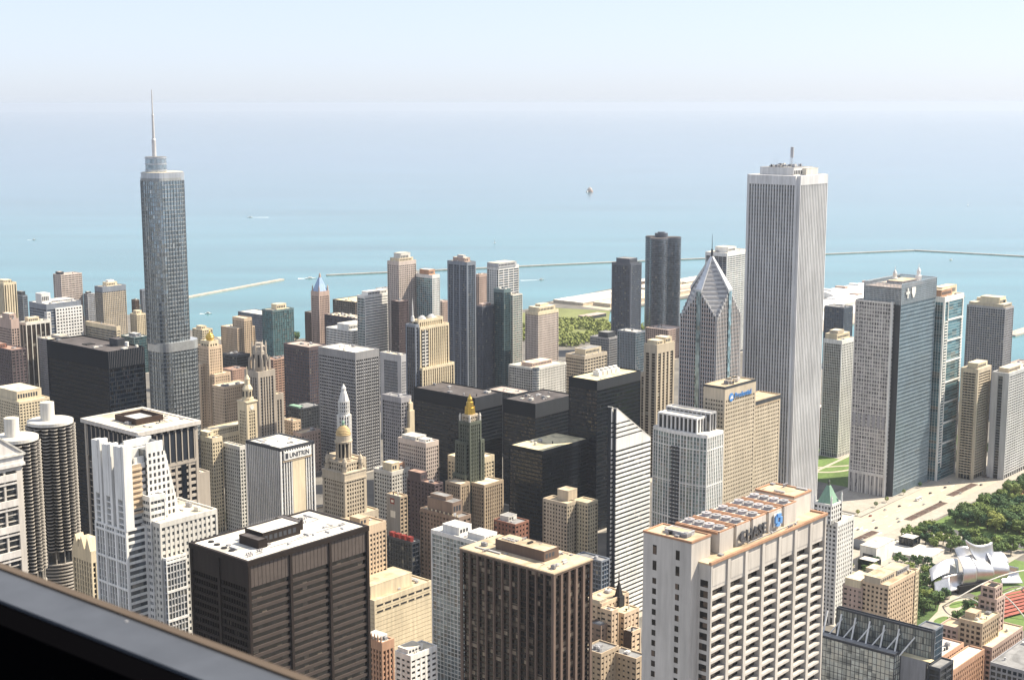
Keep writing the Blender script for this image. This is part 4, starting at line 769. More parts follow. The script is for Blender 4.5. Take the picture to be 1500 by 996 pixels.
b = MB(); b.lathe(-4, 6, [(2.0, 363), (1.9, 379), (1.35, 380), (1.0, 402), (.75, 402.5), (.4, 425)], 14); b.build('spire', mat('spire_metal', (.62, .6, .58), .4, .3), r, smooth=False)
b = MB(); b.box(14, 26, -19.2, -18.4, 4, 181); 
PAV.append((785, 840, 1130, 1175))
# corn-cob round towers with petal balconies
def marina(cx, cy, rad, label, seed):
    r = thing('round_tower', label, 'round tower', (cx, cy, 0), group='twin round balcony towers')
    n = 16
    def petal(R0, R1, ph=.2, m=8):
        out = []
        for i in range(n):
            for j in range(m):
                a = 2 * math.pi * (i + j / m) / n + ph; k = abs(math.sin(math.pi * j / m)); out.append(((R0 + (R1 - R0) * k ** .7) * math.cos(a), (R0 + (R1 - R0) * k ** .7) * math.sin(a)))
        return out
    MB().cyl(0, 0, rad - 6.4, rad - 6.4, 58, 164, 48).build('glazing', glass((.012, .011, .010), 3, 2.7, blinds=.03, blind=(.1, .09, .07)), r)
    MB().cyl(0, 0, rad - 4.6, rad - 4.6, 0, 56, 48).build('parking_core', fm('dark'), r)
    pt = petal(rad - 3.4, rad); pi_ = petal(rad - 3.6, rad - .45)
    b = MB(); k = len(pt); ring = []
    fl = MB().prism(petal(rad - 3.4, rad - .3), 0, .2).build('balcony_floor', fm('dark'), r, loc=(0, 0, 64.0))  # dark floor colour stands in for the shade between balcony rings
    vs = [(x, y, -.05) for x, y in pt] + [(x, y, .72) for x, y in pt] + [(x, y, .72) for x, y in pi_] + [(x, y, .22) for x, y in pi_]
    fs = []
    for i in range(k):
        j = (i + 1) % k
        fs += [(i, j, k + j, k + i), (k + i, k + j, 2 * k + j, 2 * k + i), (2 * k + i, 2 * k + j, 3 * k + j, 3 * k + i)]
    b.faces(vs, fs)
    proto = b.build('balcony_ring', fm('concrete'), r, loc=(0, 0, 64.0))
    z = 64.0 + 2.72
    while z < 163.5:
        for pr0 in (proto, fl): o = pr0.copy(); C.objects.link(o); o.parent = r; o.location = (0, 0, z)
        z += 2.72
    b = MB(); k = 128; ro = rad - 1.2
    cp = [(ro * math.cos(2 * math.pi * i / 48), ro * math.sin(2 * math.pi * i / 48)) for i in range(48)]
    b.prism(cp, 0, 1.0); pr = b.build('parking_ramp', fm('concrete'), r, loc=(0, 0, 52.5))
    z = 52.5 - 2.75
    while z > 6:
        o = pr.copy(); C.objects.link(o); o.parent = r; o.location = (0, 0, z); z -= 2.75
    b = MB()
    for i in range(16):
        a = 2 * math.pi * i / 16 + .2; b.cyl((rad - 2.6) * math.cos(a), (rad - 2.6) * math.sin(a), .5, .5, 53, 64.1, 8)
    b.build('column_trim', fm('concrete'), r)
    MB().cyl(0, 0, rad - 3.4, rad - 3.4, 53, 64, 32).build('lobby_glass', glass((.03, .035, .04), 3, 10), r)
    b = MB(); b.lathe(0, 0, [(rad - 1.6, 164.2), (rad - 1.6, 166.6)], 48); b.build('roof_rim', fm('offwhite'), r)
    MB().cyl(0, 0, rad - 2.4, rad - 2.4, 166.61, 166.9, 48).build('roof', rf('white'), r)
    b = MB(); b.cyl(-1.5, 1, 5.4, 5.4, 166.8, 181, 28); b.build('roof_core', fm('offwhite'), r)
    MB().cyl(-1.5, 1, 4.9, 4.9, 181.01, 181.2, 28).build('core_roof', rf('cream'), r)
    PAV.append((cx - 24, cx + 24, cy - 24, cy + 24)); return r
marina(599, 1016, 19.2, 'nearer full-height round corn-cob tower of scalloped balconies in front of the black slab', 1)
marina(551, 985, 18.6, 'round corn-cob balcony tower partly hidden behind the gabled stone tower', 2)
# gabled stone tower at the photo edge
r = thing('office_tower', 'pale stone tower with classical gable and cornice, cut by the photo edge and window ledge', 'office tower', (421.5, 800, 0))
gm = glass((.03, .035, .04), 4, 4); block(r, (0, 40), (17, 56), 0, 196, dict(bw=8, pw=1.3, sh=.8, fh=4.1, ins=1.4, pd=1.3, sd=.4, corner=4, top=8), 'palecon', gm, 'cream')
b = MB()
for k in range(12): b.box(4.2, 35.8, 16.3, 17.4, 186 - k * 16.4 - 4.2, 186 - k * 16.4); b.box(4.2, 35.8, 16.6, 17.4, 186 - k * 16.4 - 6.6, 186 - k * 16.4 - 5.6)
b.build('band_molding', fm('granite'), r)
b = MB(); b.box(-1.5, 41.5, 15.5, 58, 190.5, 192.5); b.box(-.8, 40.8, 16.1, 57.5, 192.51, 198); b.build('cornice', fm('granite'), r)
b = MB(); b.faces([(-1.5, 15.6, 198), (41.5, 15.6, 198), (20, 15.6, 214), (-1.5, 58, 198), (41.5, 58, 198), (20, 58, 214)], [(0, 1, 2), (5, 4, 3), (1, 4, 5, 2), (0, 2, 5, 3), (0, 3, 4, 1)]); b.build('gable_roof', fm('granite'), r)
b = MB(); b.bar((41.6, 15.4, 197.9), (20, 15.4, 214.2), .8, 4); b.bar((-1.6, 15.4, 197.9), (20, 15.4, 214.2), .8, 4); b.box(-1.6, 41.6, 14.9, 15.9, 197.2, 198.6); b.build('pediment_molding', fm('offwhite'), r)
# white stepped tower with fins
r = thing('white_stepped_tower', 'dazzling white stepped tower with finned crown and slanted gable near the window ledge', 'office tower', (445.5, 681.4, 0)); PAV.append((440, 500, 676, 716))
wg = glass((.10, .115, .13), 2.4, 3.9, blinds=.25, metal=.25); wd = dict(bw=3.0, pw=1.5, sh=1.9, fh=3.9, ins=.7, top=3, corner=1.2)
fin = dict(bw=2.6, pw=.5, pd=.9, ins=1.0, sh=.35, sd=.2, fh=3.9, top=1.2, corner=1.4, base=4)
block(r, (0, 14), (0, 31), 0, 179, dict(fin, S=dict(pw=0, sh=1.6, bw=7)), 'white', wg, 'white')
b = MB()
for k in range(11): b.box(-.15, .4, .1, 30.9, 176 - k * 15.6 - 1.2, 176 - k * 15.6)
for y in (10.3, 20.6): b.box(-.3, .5, y - .5, y + .5, 0, 178)
b.build('band_molding', fm('white'), r)
block(r, (3, 29), (4, 30), 100, 214, dict(wd, S=dict(pw=0, sh=2.1), W=dict(pw=.3, sh=.6)), 'white', wg, 'white')
for i, (y0, y1, zt) in enumerate(((22.5, 30.8, 227), (12.2, 20.5, 226), (-.2, 9.2, 226.5))):
    bb = MB(); bb.box(.3, 5.6, y0, y0 + 2.2, 178, zt); bb.box(.3, 5.6, y1 - 2.2, y1, 178, zt - 1); bb.box(-.1, 3, y0 + 2.21, y1 - 2.21, 196, zt - .5); bb.box(3.01, 5.6, y0 + 2.21, y1 - 2.21, 178, zt - 6)
    for k in range(5): bb.box(.6, 3, y0 + 2.21, y1 - 2.21, 181 + k * 3.6, 181.7 + k * 3.6)
    bb.build('buttress', fm('white'), r)
bb = MB()
for z in (214, 218, 222): bb.box(11, 29, 5 + (z - 214) * 1.2, 6.2 + (z - 214) * 1.2, 213, z + 3.4)
bb.build('roof_screen', fm('white'), r)
bb = MB(); bb.faces([(3.5, 3.4, 190), (14, 3.4, 190), (14, 3.4, 214), (3.5, 3.4, 214)], [(0, 1, 2, 3)]); bb.build('recessed_wall', fm('tan'), r); bb = MB()
for k in range(9): bb.box(5.6, 14, 2.6, 3.5, 186 + k * 3.1, 187.1 + k * 3.1)
bb.build('louver_grille', fm('peach'), r)
# gable plate with a slanted edge and square windows
bb = MB(); X = [17, 37.5]
nz = 11
for k in range(nz):
    za = 176 + k * 3.9; w_ = lambda z: 28.2 + (223 - z) * .225
    xr = w_(za + 3.9)
    bb.faces([(17, 2.2, za), (w_(za), 2.2, za), (w_(za), 2.2, za + 1.7), (17, 2.2, za + 1.7)], [(0, 1, 2, 3)])
    x = 17
    while x < xr - 1.0:
        bb.box(x, min(x + 1.25, xr), 2.2, 3.2, za + 1.7, za + 3.9); x += 2.9
    bb.faces([(xr - 1.2, 2.21, za + 1.7), (w_(za + 1.7), 2.21, za + 1.7), (xr, 2.21, za + 3.9), (xr - 1.2, 2.21, za + 3.9)], [(0, 1, 2, 3)])
bb.prism([(17, 2.25), (28.0, 2.25), (28.0, 3.2), (17, 3.2)], 176 + nz * 3.9, 225)
bb.build('gable_frame', fm('white'), r)
bb = MB(); bb.faces([(17, 3.0, 170), (38.5, 3.0, 170), (28, 3.0, 221), (17, 3.0, 221), (17, 28, 170), (38.5, 28, 170), (28, 28, 221), (17, 28, 221)], [(0, 1, 2, 3), (1, 5, 6, 2), (2, 6, 7, 3), (5, 4, 7, 6), (4, 0, 3, 7)]); bb.build('glazing', wg, r)
bb = MB(); bb.faces([(38.9, 2.2, 176), (28.2, 2.2, 224), (28.2, 29, 224), (38.9, 29, 176)], [(0, 3, 2, 1)]); bb.build('slanted_roof', fm('white'), r)
block(r, (13.5, 24), (-4, 8), 0, 196, dict(bw=2.2, pw=.25, pd=.3, sh=2.0, fh=3.9, ins=.6, top=3, corner=.5), 'white', wg, 'white', sk='white')
block(r, (14.5, 53.8), (-11.3, 26), 0, 182, dict(wd, base=6), 'offwhite', wg, 'cream', wins=80)
block(r, (15.5, 29), (-14.5, -3), 0, 162, dict(bw=2.2, pw=.25, sh=.7, fh=3.9, ins=.5, top=1.4, corner=.6), 'white', wg, 'cream', sk='lightgrey')
bb = MB()
for k in range(8): bb.box(15.3, 29.2, -14.7, -14.3, 160 - k * 17 - 1.4, 160 - k * 17)
bb.build('band_molding', fm('white'), r)
clutter(r, (16, 50), (-9, 24), 181, 18, 9); rooftop(r, (30, 52), (-8, 24), 181, 4, 55)
# sign tower
q = GEO['kemper']; r = thing('office_tower', 'white ribbed tower with plain cream centre and UNITRIN sign, flat white roof', 'office tower', (q[0], q[1], 0)); PAV.append((q[0] - 4, q[0] + q[2] + 4, q[1] - 4, q[1] + q[3] + 4))
wl = dict(bw=2.1, pw=.62, pd=.9, ins=1.0, sh=.9, sd=.3, fh=3.7, top=2.5, corner=1.3, base=9, topk='charcoal', topo=.35, S=dict(pw=.8, bw=2.4))
block(r, (0, q[2]), (0, q[3]), 0, 159, wl, 'white', glass((.025, .035, .05), 2.1, 3.7, blinds=.12), 'white', sk='greyblue', wins=96)
MB().box(q[2] * .34, q[2] * .70, -.05, 1.2, 0, 148.6).build('blank_wall', fm('cream'), r)
MB().box(3.2, q[2] - 4.4, -.75, .02, 149.2, 155.6).build('sign_board', fm('white'), r)
text('UNITRIN', 5.0, fm('charcoal'), r, (8.0, -.8, 150.6), ext=.12, sx=.98)
bb = MB(); bb.box(4.2, 6.7, -.95, -.76, 150.3, 154.4); bb.build('sign_logo', fm('charcoal'), r)
MB().box(2, q[2] - 3.5, -.4, .0, 147.8, 149.1).build('sign_ledge', fm('tan'), r)
rooftop(r, (8, 28), (6, 34), 158, 2, 8); clutter(r, (3, 31), (3, 38), 158, 21, 6)
# stone tower with corner turrets and dome
q = GEO['jewelers']; r = thing('domed_tower', 'ornate tan terracotta tower with corner turrets, columned drum and golden dome', 'office tower', (q[0], q[1], 0)); PAV.append((q[0] - 8, q[0] + 40, q[1] - 8, q[1] + 40))
og = dict(bw=2.7, pw=1.15, pd=.6, ins=.8, sh=1.5, sd=.5, fh=3.6, top=6, corner=2.4, base=6); gm = glass((.03, .025, .02), 2.7, 3.6)
W_, L_ = q[2] + 3, q[3] + 2
block(r, (0, W_), (0, L_), 0, 108, og, 'sand', gm, 'tan', wins=70)
block(r, (W_ - 4, W_ + 8), (8, L_ + 14), 0, 116, og, 'sand', gm, 'tan'); block(r, (-4, W_ + 11), (-3, L_ + 12), 0, 72, og, 'sand', gm, 'tan')
b = MB(); b.box(-.5, W_ + .5, -.5, L_ + .5, 101.5, 103); b.box(-.4, W_ + .4, -.4, L_ + .4, 108, 109); b.build('cornice', fm('sand'), r)
block(r, (3, W_ - 3), (3, L_ - 3), 107, 117, dict(og, top=2, base=1), 'sand', gm, 'tan')
cx, cy = W_ / 2, L_ / 2
for sx in (3.2, W_ - 3.2):
    for sy in (3.2, L_ - 3.2):
        bb = MB(); bb.lathe(sx, sy, [(2.4, 107.5), (2.4, 113), (2.8, 113), (2.8, 113.6), (1.9, 113.6), (1.9, 117.5), (2.2, 117.6), (1.2, 120.5), (.3, 121.5), (.15, 124)], 10); bb.build('corner_turret', fm('sand'), r)
bb = MB(); bb.lathe(cx, cy, [(7.2, 116.5), (7.2, 118), (6.6, 118), (6.6, 119)], 16); bb.build('drum_base', fm('sand'), r)
bb = MB(); bb.cyl(cx, cy, 4.9, 4.9, 118, 133, 16); bb.build('drum_core', fm('dark'), r)
for i in range(12):
    a = 2 * math.pi * i / 12; x, y = cx + 6.2 * math.cos(a), cy + 6.2 * math.sin(a)
    bb = MB(); bb.lathe(x, y, [(.9, 118.5), (.62, 119.2), (.55, 131), (.95, 132)], 8); bb.build('column', fm('sand'), r)
bb = MB(); bb.lathe(cx, cy, [(7.4, 131.8), (7.6, 133.4), (6.6, 133.5), (6.4, 138)], 20); bb.build('drum_cornice', fm('sand'), r)
bb = MB(); pr = [(6.4 * math.cos(a), 138 + 8.2 * math.sin(a)) for a in [R(10 * i) for i in range(10)]]; bb.lathe(cx, cy, pr, 24); bb.build('dome', mat('dome_stone', (.55, .40, .2), .7), r, smooth=True)
bb = MB(); bb.lathe(cx, cy, [(1.2, 145.8), (1.2, 148.5), (1.5, 148.6), (.2, 150.6)], 10); bb.build('lantern', fm('copper'), r)
# slender white octagonal tower
r = thing('octagonal_tower', 'slender white octagonal tower tapering to a lantern behind the golden dome', 'office tower', (872, 976, 0)); PAV.append((860, 884, 964, 988))
b = MB(); b.prism([(-9, -9), (9, -9), (9, 9), (-9, 9)], 0, 82); b.build('base', fm('offwhite'), r)
ow = glass(GY, 1.6, 3.4)
MB().lathe(0, 0, [(5.6, 82), (5.6, 130), (4.6, 131), (4.6, 143)], 8, R(22.5)).build('glazing', ow, r)
b = MB()
for i in range(16):
    a = R(22.5 * i); rr = 5.75 if i % 2 else 6.2
    b.cyl(rr * math.cos(a), rr * math.sin(a), .62, .62, 80, 131.5, 6)
    rr = 4.8; b.cyl(rr * math.cos(a), rr * math.sin(a), .5, .5, 131, 144.5, 6)
for k in range(15): b.lathe(0, 0, [(6.0, 82 + k * 3.4), (6.0, 83.5 + k * 3.4)], 8, R(22.5))
for k in range(4): b.lathe(0, 0, [(5.0, 133 + k * 3.4), (5.0, 134.3 + k * 3.4)], 8, R(22.5))
b.build('facade_frame', fm('white'), r)
b = MB(); b.lathe(0, 0, [(5.5, 130.5), (5.8, 132), (4.7, 132.2)], 8, R(22.5)); b.lathe(0, 0, [(5.0, 144), (4.6, 146), (2.9, 152), (2.2, 153.5), (2.2, 155.5), (2.5, 155.7), (1.2, 158), (.2, 160)], 8, R(22.5)); b.build('crown', fm('white'), r)
# green tower with gold top
q = GEO['carbide']; r = thing('green_tower', 'slim dark green terracotta tower with gold leafed stepped top', 'hotel tower', (q[0], q[1], 0)); PAV.append((q[0] - 8, q[0] + 34, q[1] - 8, q[1] + 34))
gs = dict(bw=2.5, pw=1.1, pd=.6, ins=.8, sh=1.4, sd=.3, fh=3.5, top=3, corner=1.8, base=6); gm = glass((.02, .022, .02), 2.5, 3.5)
block(r, (0, q[2]), (0, q[3]), 0, 130, gs, 'greenst', gm, 'grey'); block(r, (q[2] - 2, q[2] + 3), (-1, q[3] - 3), 0, 112, gs, 'greenst', gm, 'grey'); block(r, (-3, 3), (3, q[3] + 2), 0, 112, gs, 'greenst', gm, 'grey')
block(r, (2, q[2] - 2), (2, q[3] - 2), 129, 136, dict(gs, top=2, base=0), 'sand', gm, 'tan')
cx, cy = q[2] / 2, q[3] / 2
b = MB(); b.lathe(cx, cy, [(4.6, 136), (4.2, 142), (3.6, 142.2), (3.3, 147), (2.4, 147.3), (2.2, 150), (1.2, 151.5), (.3, 154)], 8, R(22.5))
for i in range(4): a = R(90 * i + 45); b.cyl(cx + 4 * math.cos(a), cy + 4 * math.sin(a), .8, .5, 136, 143, 6)
b.build('gold_crown', fm('gold'), r)
for i, (x, y) in enumerate(((1, 1), (q[2] - 1, 1), (1, q[3] - 1), (q[2] - 1, q[3] - 1))):
    bb = MB(); bb.lathe(x, y, [(1.0, 129), (1.0, 134), (1.2, 134.1), (.2, 137)], 8); bb.build('corner_finial', fm('offwhite'), r)
u = GEO['carbbase']; dx, dy = u[0] - q[0], u[1] - q[1]
block(r, (dx - 6, dx + 20), (-16, 3), 0, 75, dict(gs, base=5), 'greenst' if 0 else 'tan', gm, 'cream'); block(r, (-16, -3.5), (-3, 16), 0, 77, dict(gs, base=5), 'tan', gm, 'cream'); block(r, (-4, 14), (2, 18), 0, 82, dict(gs, base=5), 'greenst', gm, 'cream')
# clock tower building
r = thing('clock_tower_building', 'cream terracotta building with clock tower, cupola and spire', 'office building', (967, 1238, 0)); PAV.append((915, 985, 1225, 1275))
gm = glass(DK, 3, 3.6); cw = dict(bw=2.6, pw=1.1, sh=1.5, fh=3.6, top=5, corner=2, base=5)
block(r, (-44, 12), (9, 30), 0, 60, cw, 'cream', gm, 'cream'); block(r, (-7, 7), (-7, 9), 0, 93, dict(cw, top=10, corner=3), 'cream', gm, 'cream')
block(r, (-40, 8), (12, 26), 58, 66, dict(cw, top=2, base=0), 'cream', gm, 'cream')
b = MB(); b.cyl(0, 0, 2.6, 2.6, 0, .3, 20); o = b.build('clock_face', fm('white'), r, loc=(0, -7.0, 87.0)); o.rotation_euler = (R(90), 0, 0)
b = MB(); b.box(-7.8, 7.8, -7.8, 9.4, 92.5, 94); b.lathe(0, 0, [(6.6, 94), (6.6, 97), (5.4, 97.2), (5.4, 106), (6, 106.2), (5.2, 108), (3.4, 111), (3, 111.3), (3, 117), (3.4, 117.2), (1.5, 121), (.7, 122), (.4, 131)], 8, R(22.5)); b.build('cupola', fm('cream'), r)
b = MB()
for i in range(8): a = R(45 * i); b.box(5.35 * math.cos(a) - .5, 5.35 * math.cos(a) + .5, 5.35 * math.sin(a) - .5, 5.35 * math.sin(a) + .5, 98.5, 104.5)
b.build('louver_grille', fm('dark'), r)
# gothic tower with buttressed crown
r = thing('gothic_tower', 'grey-tan gothic skyscraper with vertical ribs and a crown of flying buttresses', 'office tower', (1018, 1283, 0)); PAV.append((1010, 1052, 1275, 1315))
gm = glass((.04, .04, .04), 3.0, 3.6); gt = dict(bw=3.6, pw=1.7, pd=1.0, ins=1.1, sh=1.3, sd=.2, fh=3.7, top=7, corner=3.2, base=8)
block(r, (0, 25), (0, 25), 0, 112, gt, 'limestone', gm, 'tan', sk='grey'); block(r, (25.1, 38), (2, 22), 0, 82, gt, 'limestone', gm, 'tan', sk='grey')
b = MB(); b.lathe(12.5, 12.5, [(8.2, 111), (8.2, 134), (7.4, 134.5), (7.2, 139), (5, 140), (4.6, 143)], 8, R(22.5)); b.build('crown', fm('limestone'), r)
b = MB()
for i in range(8):
    a = R(45 * i + 22.5); c_, s_ = math.cos(a), math.sin(a)
    b.cyl(12.5 + 8.2 * c_, 12.5 + 8.2 * s_, 1.0, .7, 111, 141, 6); b.cyl(12.5 + 8.2 * c_, 12.5 + 8.2 * s_, .8, .05, 141, 146, 6)
    b.cyl(12.5 + 12.2 * c_, 12.5 + 12.2 * s_, 1.1, .9, 108, 123, 6); b.cyl(12.5 + 12.2 * c_, 12.5 + 12.2 * s_, .9, .05, 123, 128, 6)
    b.bar((12.5 + 12 * c_, 12.5 + 12 * s_, 120), (12.5 + 8 * c_, 12.5 + 8 * s_, 131), .6, 5)
b.build('buttress_molding', fm('limestone'), r)
b = MB()
for i in range(8): a = R(45 * i); b.box(12.5 + 7.4 * math.cos(a) - .9, 12.5 + 7.4 * math.cos(a) + .9, 12.5 + 7.4 * math.sin(a) - .9, 12.5 + 7.4 * math.sin(a) + .9, 116, 130)
b.build('window_grille', fm('dark'), r)
# domed hotel tower
q = GEO['medinah']; r = thing('domed_hotel', 'pink-cream hotel tower with setbacks and a small gold onion dome', 'hotel', (q[0], q[1], 0)); PAV.append((q[0] - 30, q[0] + 24, q[1] - 4, q[1] + 34))
gm = glass(DK, 3, 3.5); md = dict(bw=2.9, pw=1.5, sh=1.7, fh=3.5, top=4, corner=2, base=5)
block(r, (0, 20), (0, 24), 0, 125, md, 'peach', gm, 'cream'); block(r, (-8, 10), (8, 30), 0, 104, md, 'peach', gm, 'cream'); block(r, (2, 26), (-7, 10), 0, 92, md, 'peach', gm, 'cream'); block(r, (3, 17), (3, 20), 124, 131, md, 'cream', gm, 'cream')
b = MB(); b.lathe(9, 9, [(4.4, 131), (4.4, 132.5), (5.4, 134), (5.2, 136), (3.8, 138.5), (1.2, 140.5), (.3, 143)], 16); b.build('dome', fm('gold'), r, smooth=True)
# far tower with blue pyramid
q = GEO['afm_base']; r = thing('pyramid_tower', 'brown stone tower with blue pyramid roof rising from a wide brown block by the lake', 'office building', (q[0], q[1], 0))
gm = glass(DK, 3, 3.6); fd = dict(bw=3.2, pw=1.5, sh=1.5, fh=3.6, top=4, corner=2)
block(r, (0, 26), (0, 27), 0, 80, fd, 'brown', gm, 'grey'); t = GEO['afm_tower']; dx, dy = t[0] - q[0], t[1] - q[1]
block(r, (dx, dx + 22), (dy, dy + 20), 0, 117, dict(fd, pw=1.2, top=8), 'pinkst', gm, 'grey')
c0 = [(dx + 2, dy + 2), (dx + 20, dy + 2), (dx + 20, dy + 18), (dx + 2, dy + 18)]; c1 = [(dx + 9, dy + 8.5), (dx + 13, dy + 8.5), (dx + 13, dy + 12), (dx + 9, dy + 12)]
b = MB(); b.prism(c0, 116.5, 138, c1); b.build('roof', fm('bluecopper'), r)
b = MB(); b.cyl(dx + 11, dy + 10, 2, 1.6, 138, 142, 8); b.cyl(dx + 11, dy + 10, 1.8, .1, 142, 146, 8)
for x, y in c0: b.cyl(x, y, 1.3, 1.0, 116, 122, 8); b.cyl(x, y, 1.2, .1, 122, 127, 8)
b.build('lantern', fm('pinkst'), r)
# stepped ribbed tower with spire mast
q = GEO['nbc']; r = thing('spire_tower', 'cream ribbed stepped tower with thin mast and two white domes on top', 'office tower', (q[0], q[1], 0)); PAV.append((q[0] - 4, q[0] + 62, q[1] - 4, q[1] + 40))
gm = glass((.05, .05, .05), 3.2, 3.7, blinds=.05); nb = dict(bw=3.3, pw=1.5, pd=.9, ins=1.0, sh=1.0, sd=.2, fh=3.7, top=3, corner=1.5, base=5, W=dict(pw=1.0, bw=5))
block(r, (8, 46), (4, 14), 0, 182, nb, 'cream', gm, 'cream', sk='tan'); block(r, (6, 51), (0, 14), 0, 175, nb, 'cream', gm, 'cream', sk='tan'); block(r, (5, 55), (-4, 16), 0, 131, nb, 'cream', gm, 'cream', sk='tan')
block(r, (0, 5.9), (1, 16), 0, 178, dict(nb, W=dict(pw=.3, sh=.3)), 'greyblue', gm, 'grey')
b = MB(); b.box(8.6, 18, -.3, .3, 131, 170)
b.build('front_wall', fm('charcoal'), r); b = MB()
for k in range(10): b.box(8.6, 18, -.5, .2, 133 + k * 3.7, 134.4 + k * 3.7)
b.box(12.6, 14, -.9, .2, 131, 172); b.build('front_cladding', fm('offwhite'), r)
b = MB(); b.lathe(4, 9, [(2, 181), (1.6, 186), (.9, 187), (.5, 200)], 8); b.lathe(4, 9, [(.5, 200), (.1, 206)], 8); b.build('mast', fm('white'), r)
for x in (18, 32):
    bb = MB(); bb.lathe(x, 9, [(4.2 * math.cos(R(a)), 181.5 + 4.2 * math.sin(R(a))) for a in range(0, 91, 15)], 16); bb.build('radome', fm('white'), r, smooth=True)
# three-lobed dark curved tower
r = thing('curved_tower', 'dark brown glass tower with three curved lobes and round roof house by the lake', 'apartment tower', (1979, 1409, 0))
out = []
for i in range(72):
    a = 2 * math.pi * i / 72; out.append(((25.5 + 8.5 * math.cos(3 * (a - R(198)))) * math.cos(a), (25.5 + 8.5 * math.cos(3 * (a - R(198)))) * math.sin(a)))
banded(r, out, 0, 0, 0, 190, 2.95, .5, glass((.085, .10, .125), 3, 2.95, blinds=.04, rough=.15, metal=.4, blind=(.26, .25, .24)), 'slate', .3, top=3)
MB().prism(grow(out, 0, 0, -.6), 190.01, 190.4).build('roof', rf('dark'), r)
b = MB(); b.cyl(0, 0, 11, 11, 190, 197, 24); b.cyl(0, 0, 6, 6, 197, 199, 20); b.build('roof_house', fm('slate'), r)
# pale grooved skyscraper
q = GEO['aon']; r = thing('grooved_skyscraper', 'very tall pale grey skyscraper with narrow vertical grooves and notched corners', 'skyscraper', (q[0], q[1], 0)); PAV.append((q[0] - 10, q[0] + 68, q[1] - 10, q[1] + 68))
A = 57.0; n = 3.2
gm = glass((.03, .034, .042), 3.0, 3.9, blinds=.1)
MB().prism([(n + .6, 1.3), (A - n - .6, 1.3), (A - n - .6, n + .6), (A - 1.3, n + .6), (A - 1.3, A - n - .6), (A - n - .6, A - n - .6), (A - n - .6, A - 1.3), (n + .6, A - 1.3), (n + .6, A - n - .6), (1.3, A - n - .6), (1.3, n + .6), (n + .6, n + .6)], 0, 338).build('glazing', gm, r)
b = MB(); m = 17; st = (A - 2 * n - 1.2) / m
for i in range(m + 1):
    t = n + .6 + i * st; hw = .8
    for F in 'WSEN':
        if F == 'S': P_ = [(t - hw, 1.5), (t - hw * .55, 0), (t + hw * .55, 0), (t + hw, 1.5)]
        elif F == 'N': P_ = [(t + hw, A - 1.5), (t + hw * .55, A), (t - hw * .55, A), (t - hw, A - 1.5)]
        elif F == 'W': P_ = [(1.5, t + hw), (0, t + hw * .55), (0, t - hw * .55), (1.5, t - hw)]
        else: P_ = [(A - 1.5, t - hw), (A, t - hw * .55), (A, t + hw * .55), (A - 1.5, t + hw)]
        b.prism(P_, 0, 338)
b.build('pier_cladding', fm('coolstone'), r)
b = MB()
for k in range(84):
    z = 10 + k * 3.9
    b.box(n + .6, A - n - .6, 1.22, 1.31, z, z + 1.1); b.box(1.22, 1.31, n + .6, A - n - .6, z, z + 1.1)
b.build('spandrel_cladding', fm('greyblue'), r)
b = MB()
for sx in (0, 1):
    for sy in (0, 1):
        X0, X1 = (.0, n + 1.2) if sx == 0 else (A - n - 1.2, A); Y0, Y1 = (.0, n + 1.2) if sy == 0 else (A - n - 1.2, A)
        xi = (n, n + 1.2) if sx == 0 else (A - n - 1.2, A - n); yi = (n, n + 1.2) if sy == 0 else (A - n - 1.2, A - n)
        b.box(xi[0], xi[1], Y0 + .01, Y1 - .01, 0, 339); b.box(X0 + .012, X1 - .012, yi[0], yi[1], 0, 338.99)
b.build('corner_wall', fm('coolstone'), r)
b = MB(); b.box(n + .1, A - n - .1, -.05, 1.6, 337.5, 346); b.box(n + .1, A - n - .1, A - 1.6, A + .05, 337.5, 346); b.box(-.05, 1.6, n + .1, A - n - .1, 337.5, 345.99); b.box(A - 1.6, A + .05, n + .1, A - n - .1, 337.5, 345.99)
b.box(n + .12, A - n - .12, 1.6, n + 1.2, 339, 345.98); b.box(1.6, n + 1.2, n + .12, A - n - .12, 339, 345.97); b.build('crown_wall', fm('coolstone'), r)
MB().box(n, A - n, n, A - n, 343, 344.5).build('roof', rf('cream'), r)
penthouse(r, 11, A - 11, 12, A - 9, 344, 353, fm('coolstone'), rf('grey')); penthouse(r, 27, A - 8, 8, 13, 344, 352, fm('offwhite'), rf('cream'), louvers=False); rooftop(r, (12, A - 12), (14, A - 12), 353, 22, 3)
b = MB(); b.cyl(38, 30, .4, .3, 353, 362, 8); b.cyl(38, 30, 1.6, 1.6, 361, 371, 10); b.build('antenna', fm('lightgrey'), r)
for i in range(7): bb = MB(); rnd = random.Random(i); bb.bar((14 + i * 4.5, 18 + rnd.random() * 20, 352), (14 + i * 4.5, 18 + rnd.random() * 20, 352 + 4 + rnd.random() * 6), .12, 5) if 0 else bb.cyl(14 + i * 4.5, 18 + rnd.random() * 20, .12, .08, 352, 357 + rnd.random() * 5, 5); bb.build('aerial', fm('grey'), r)
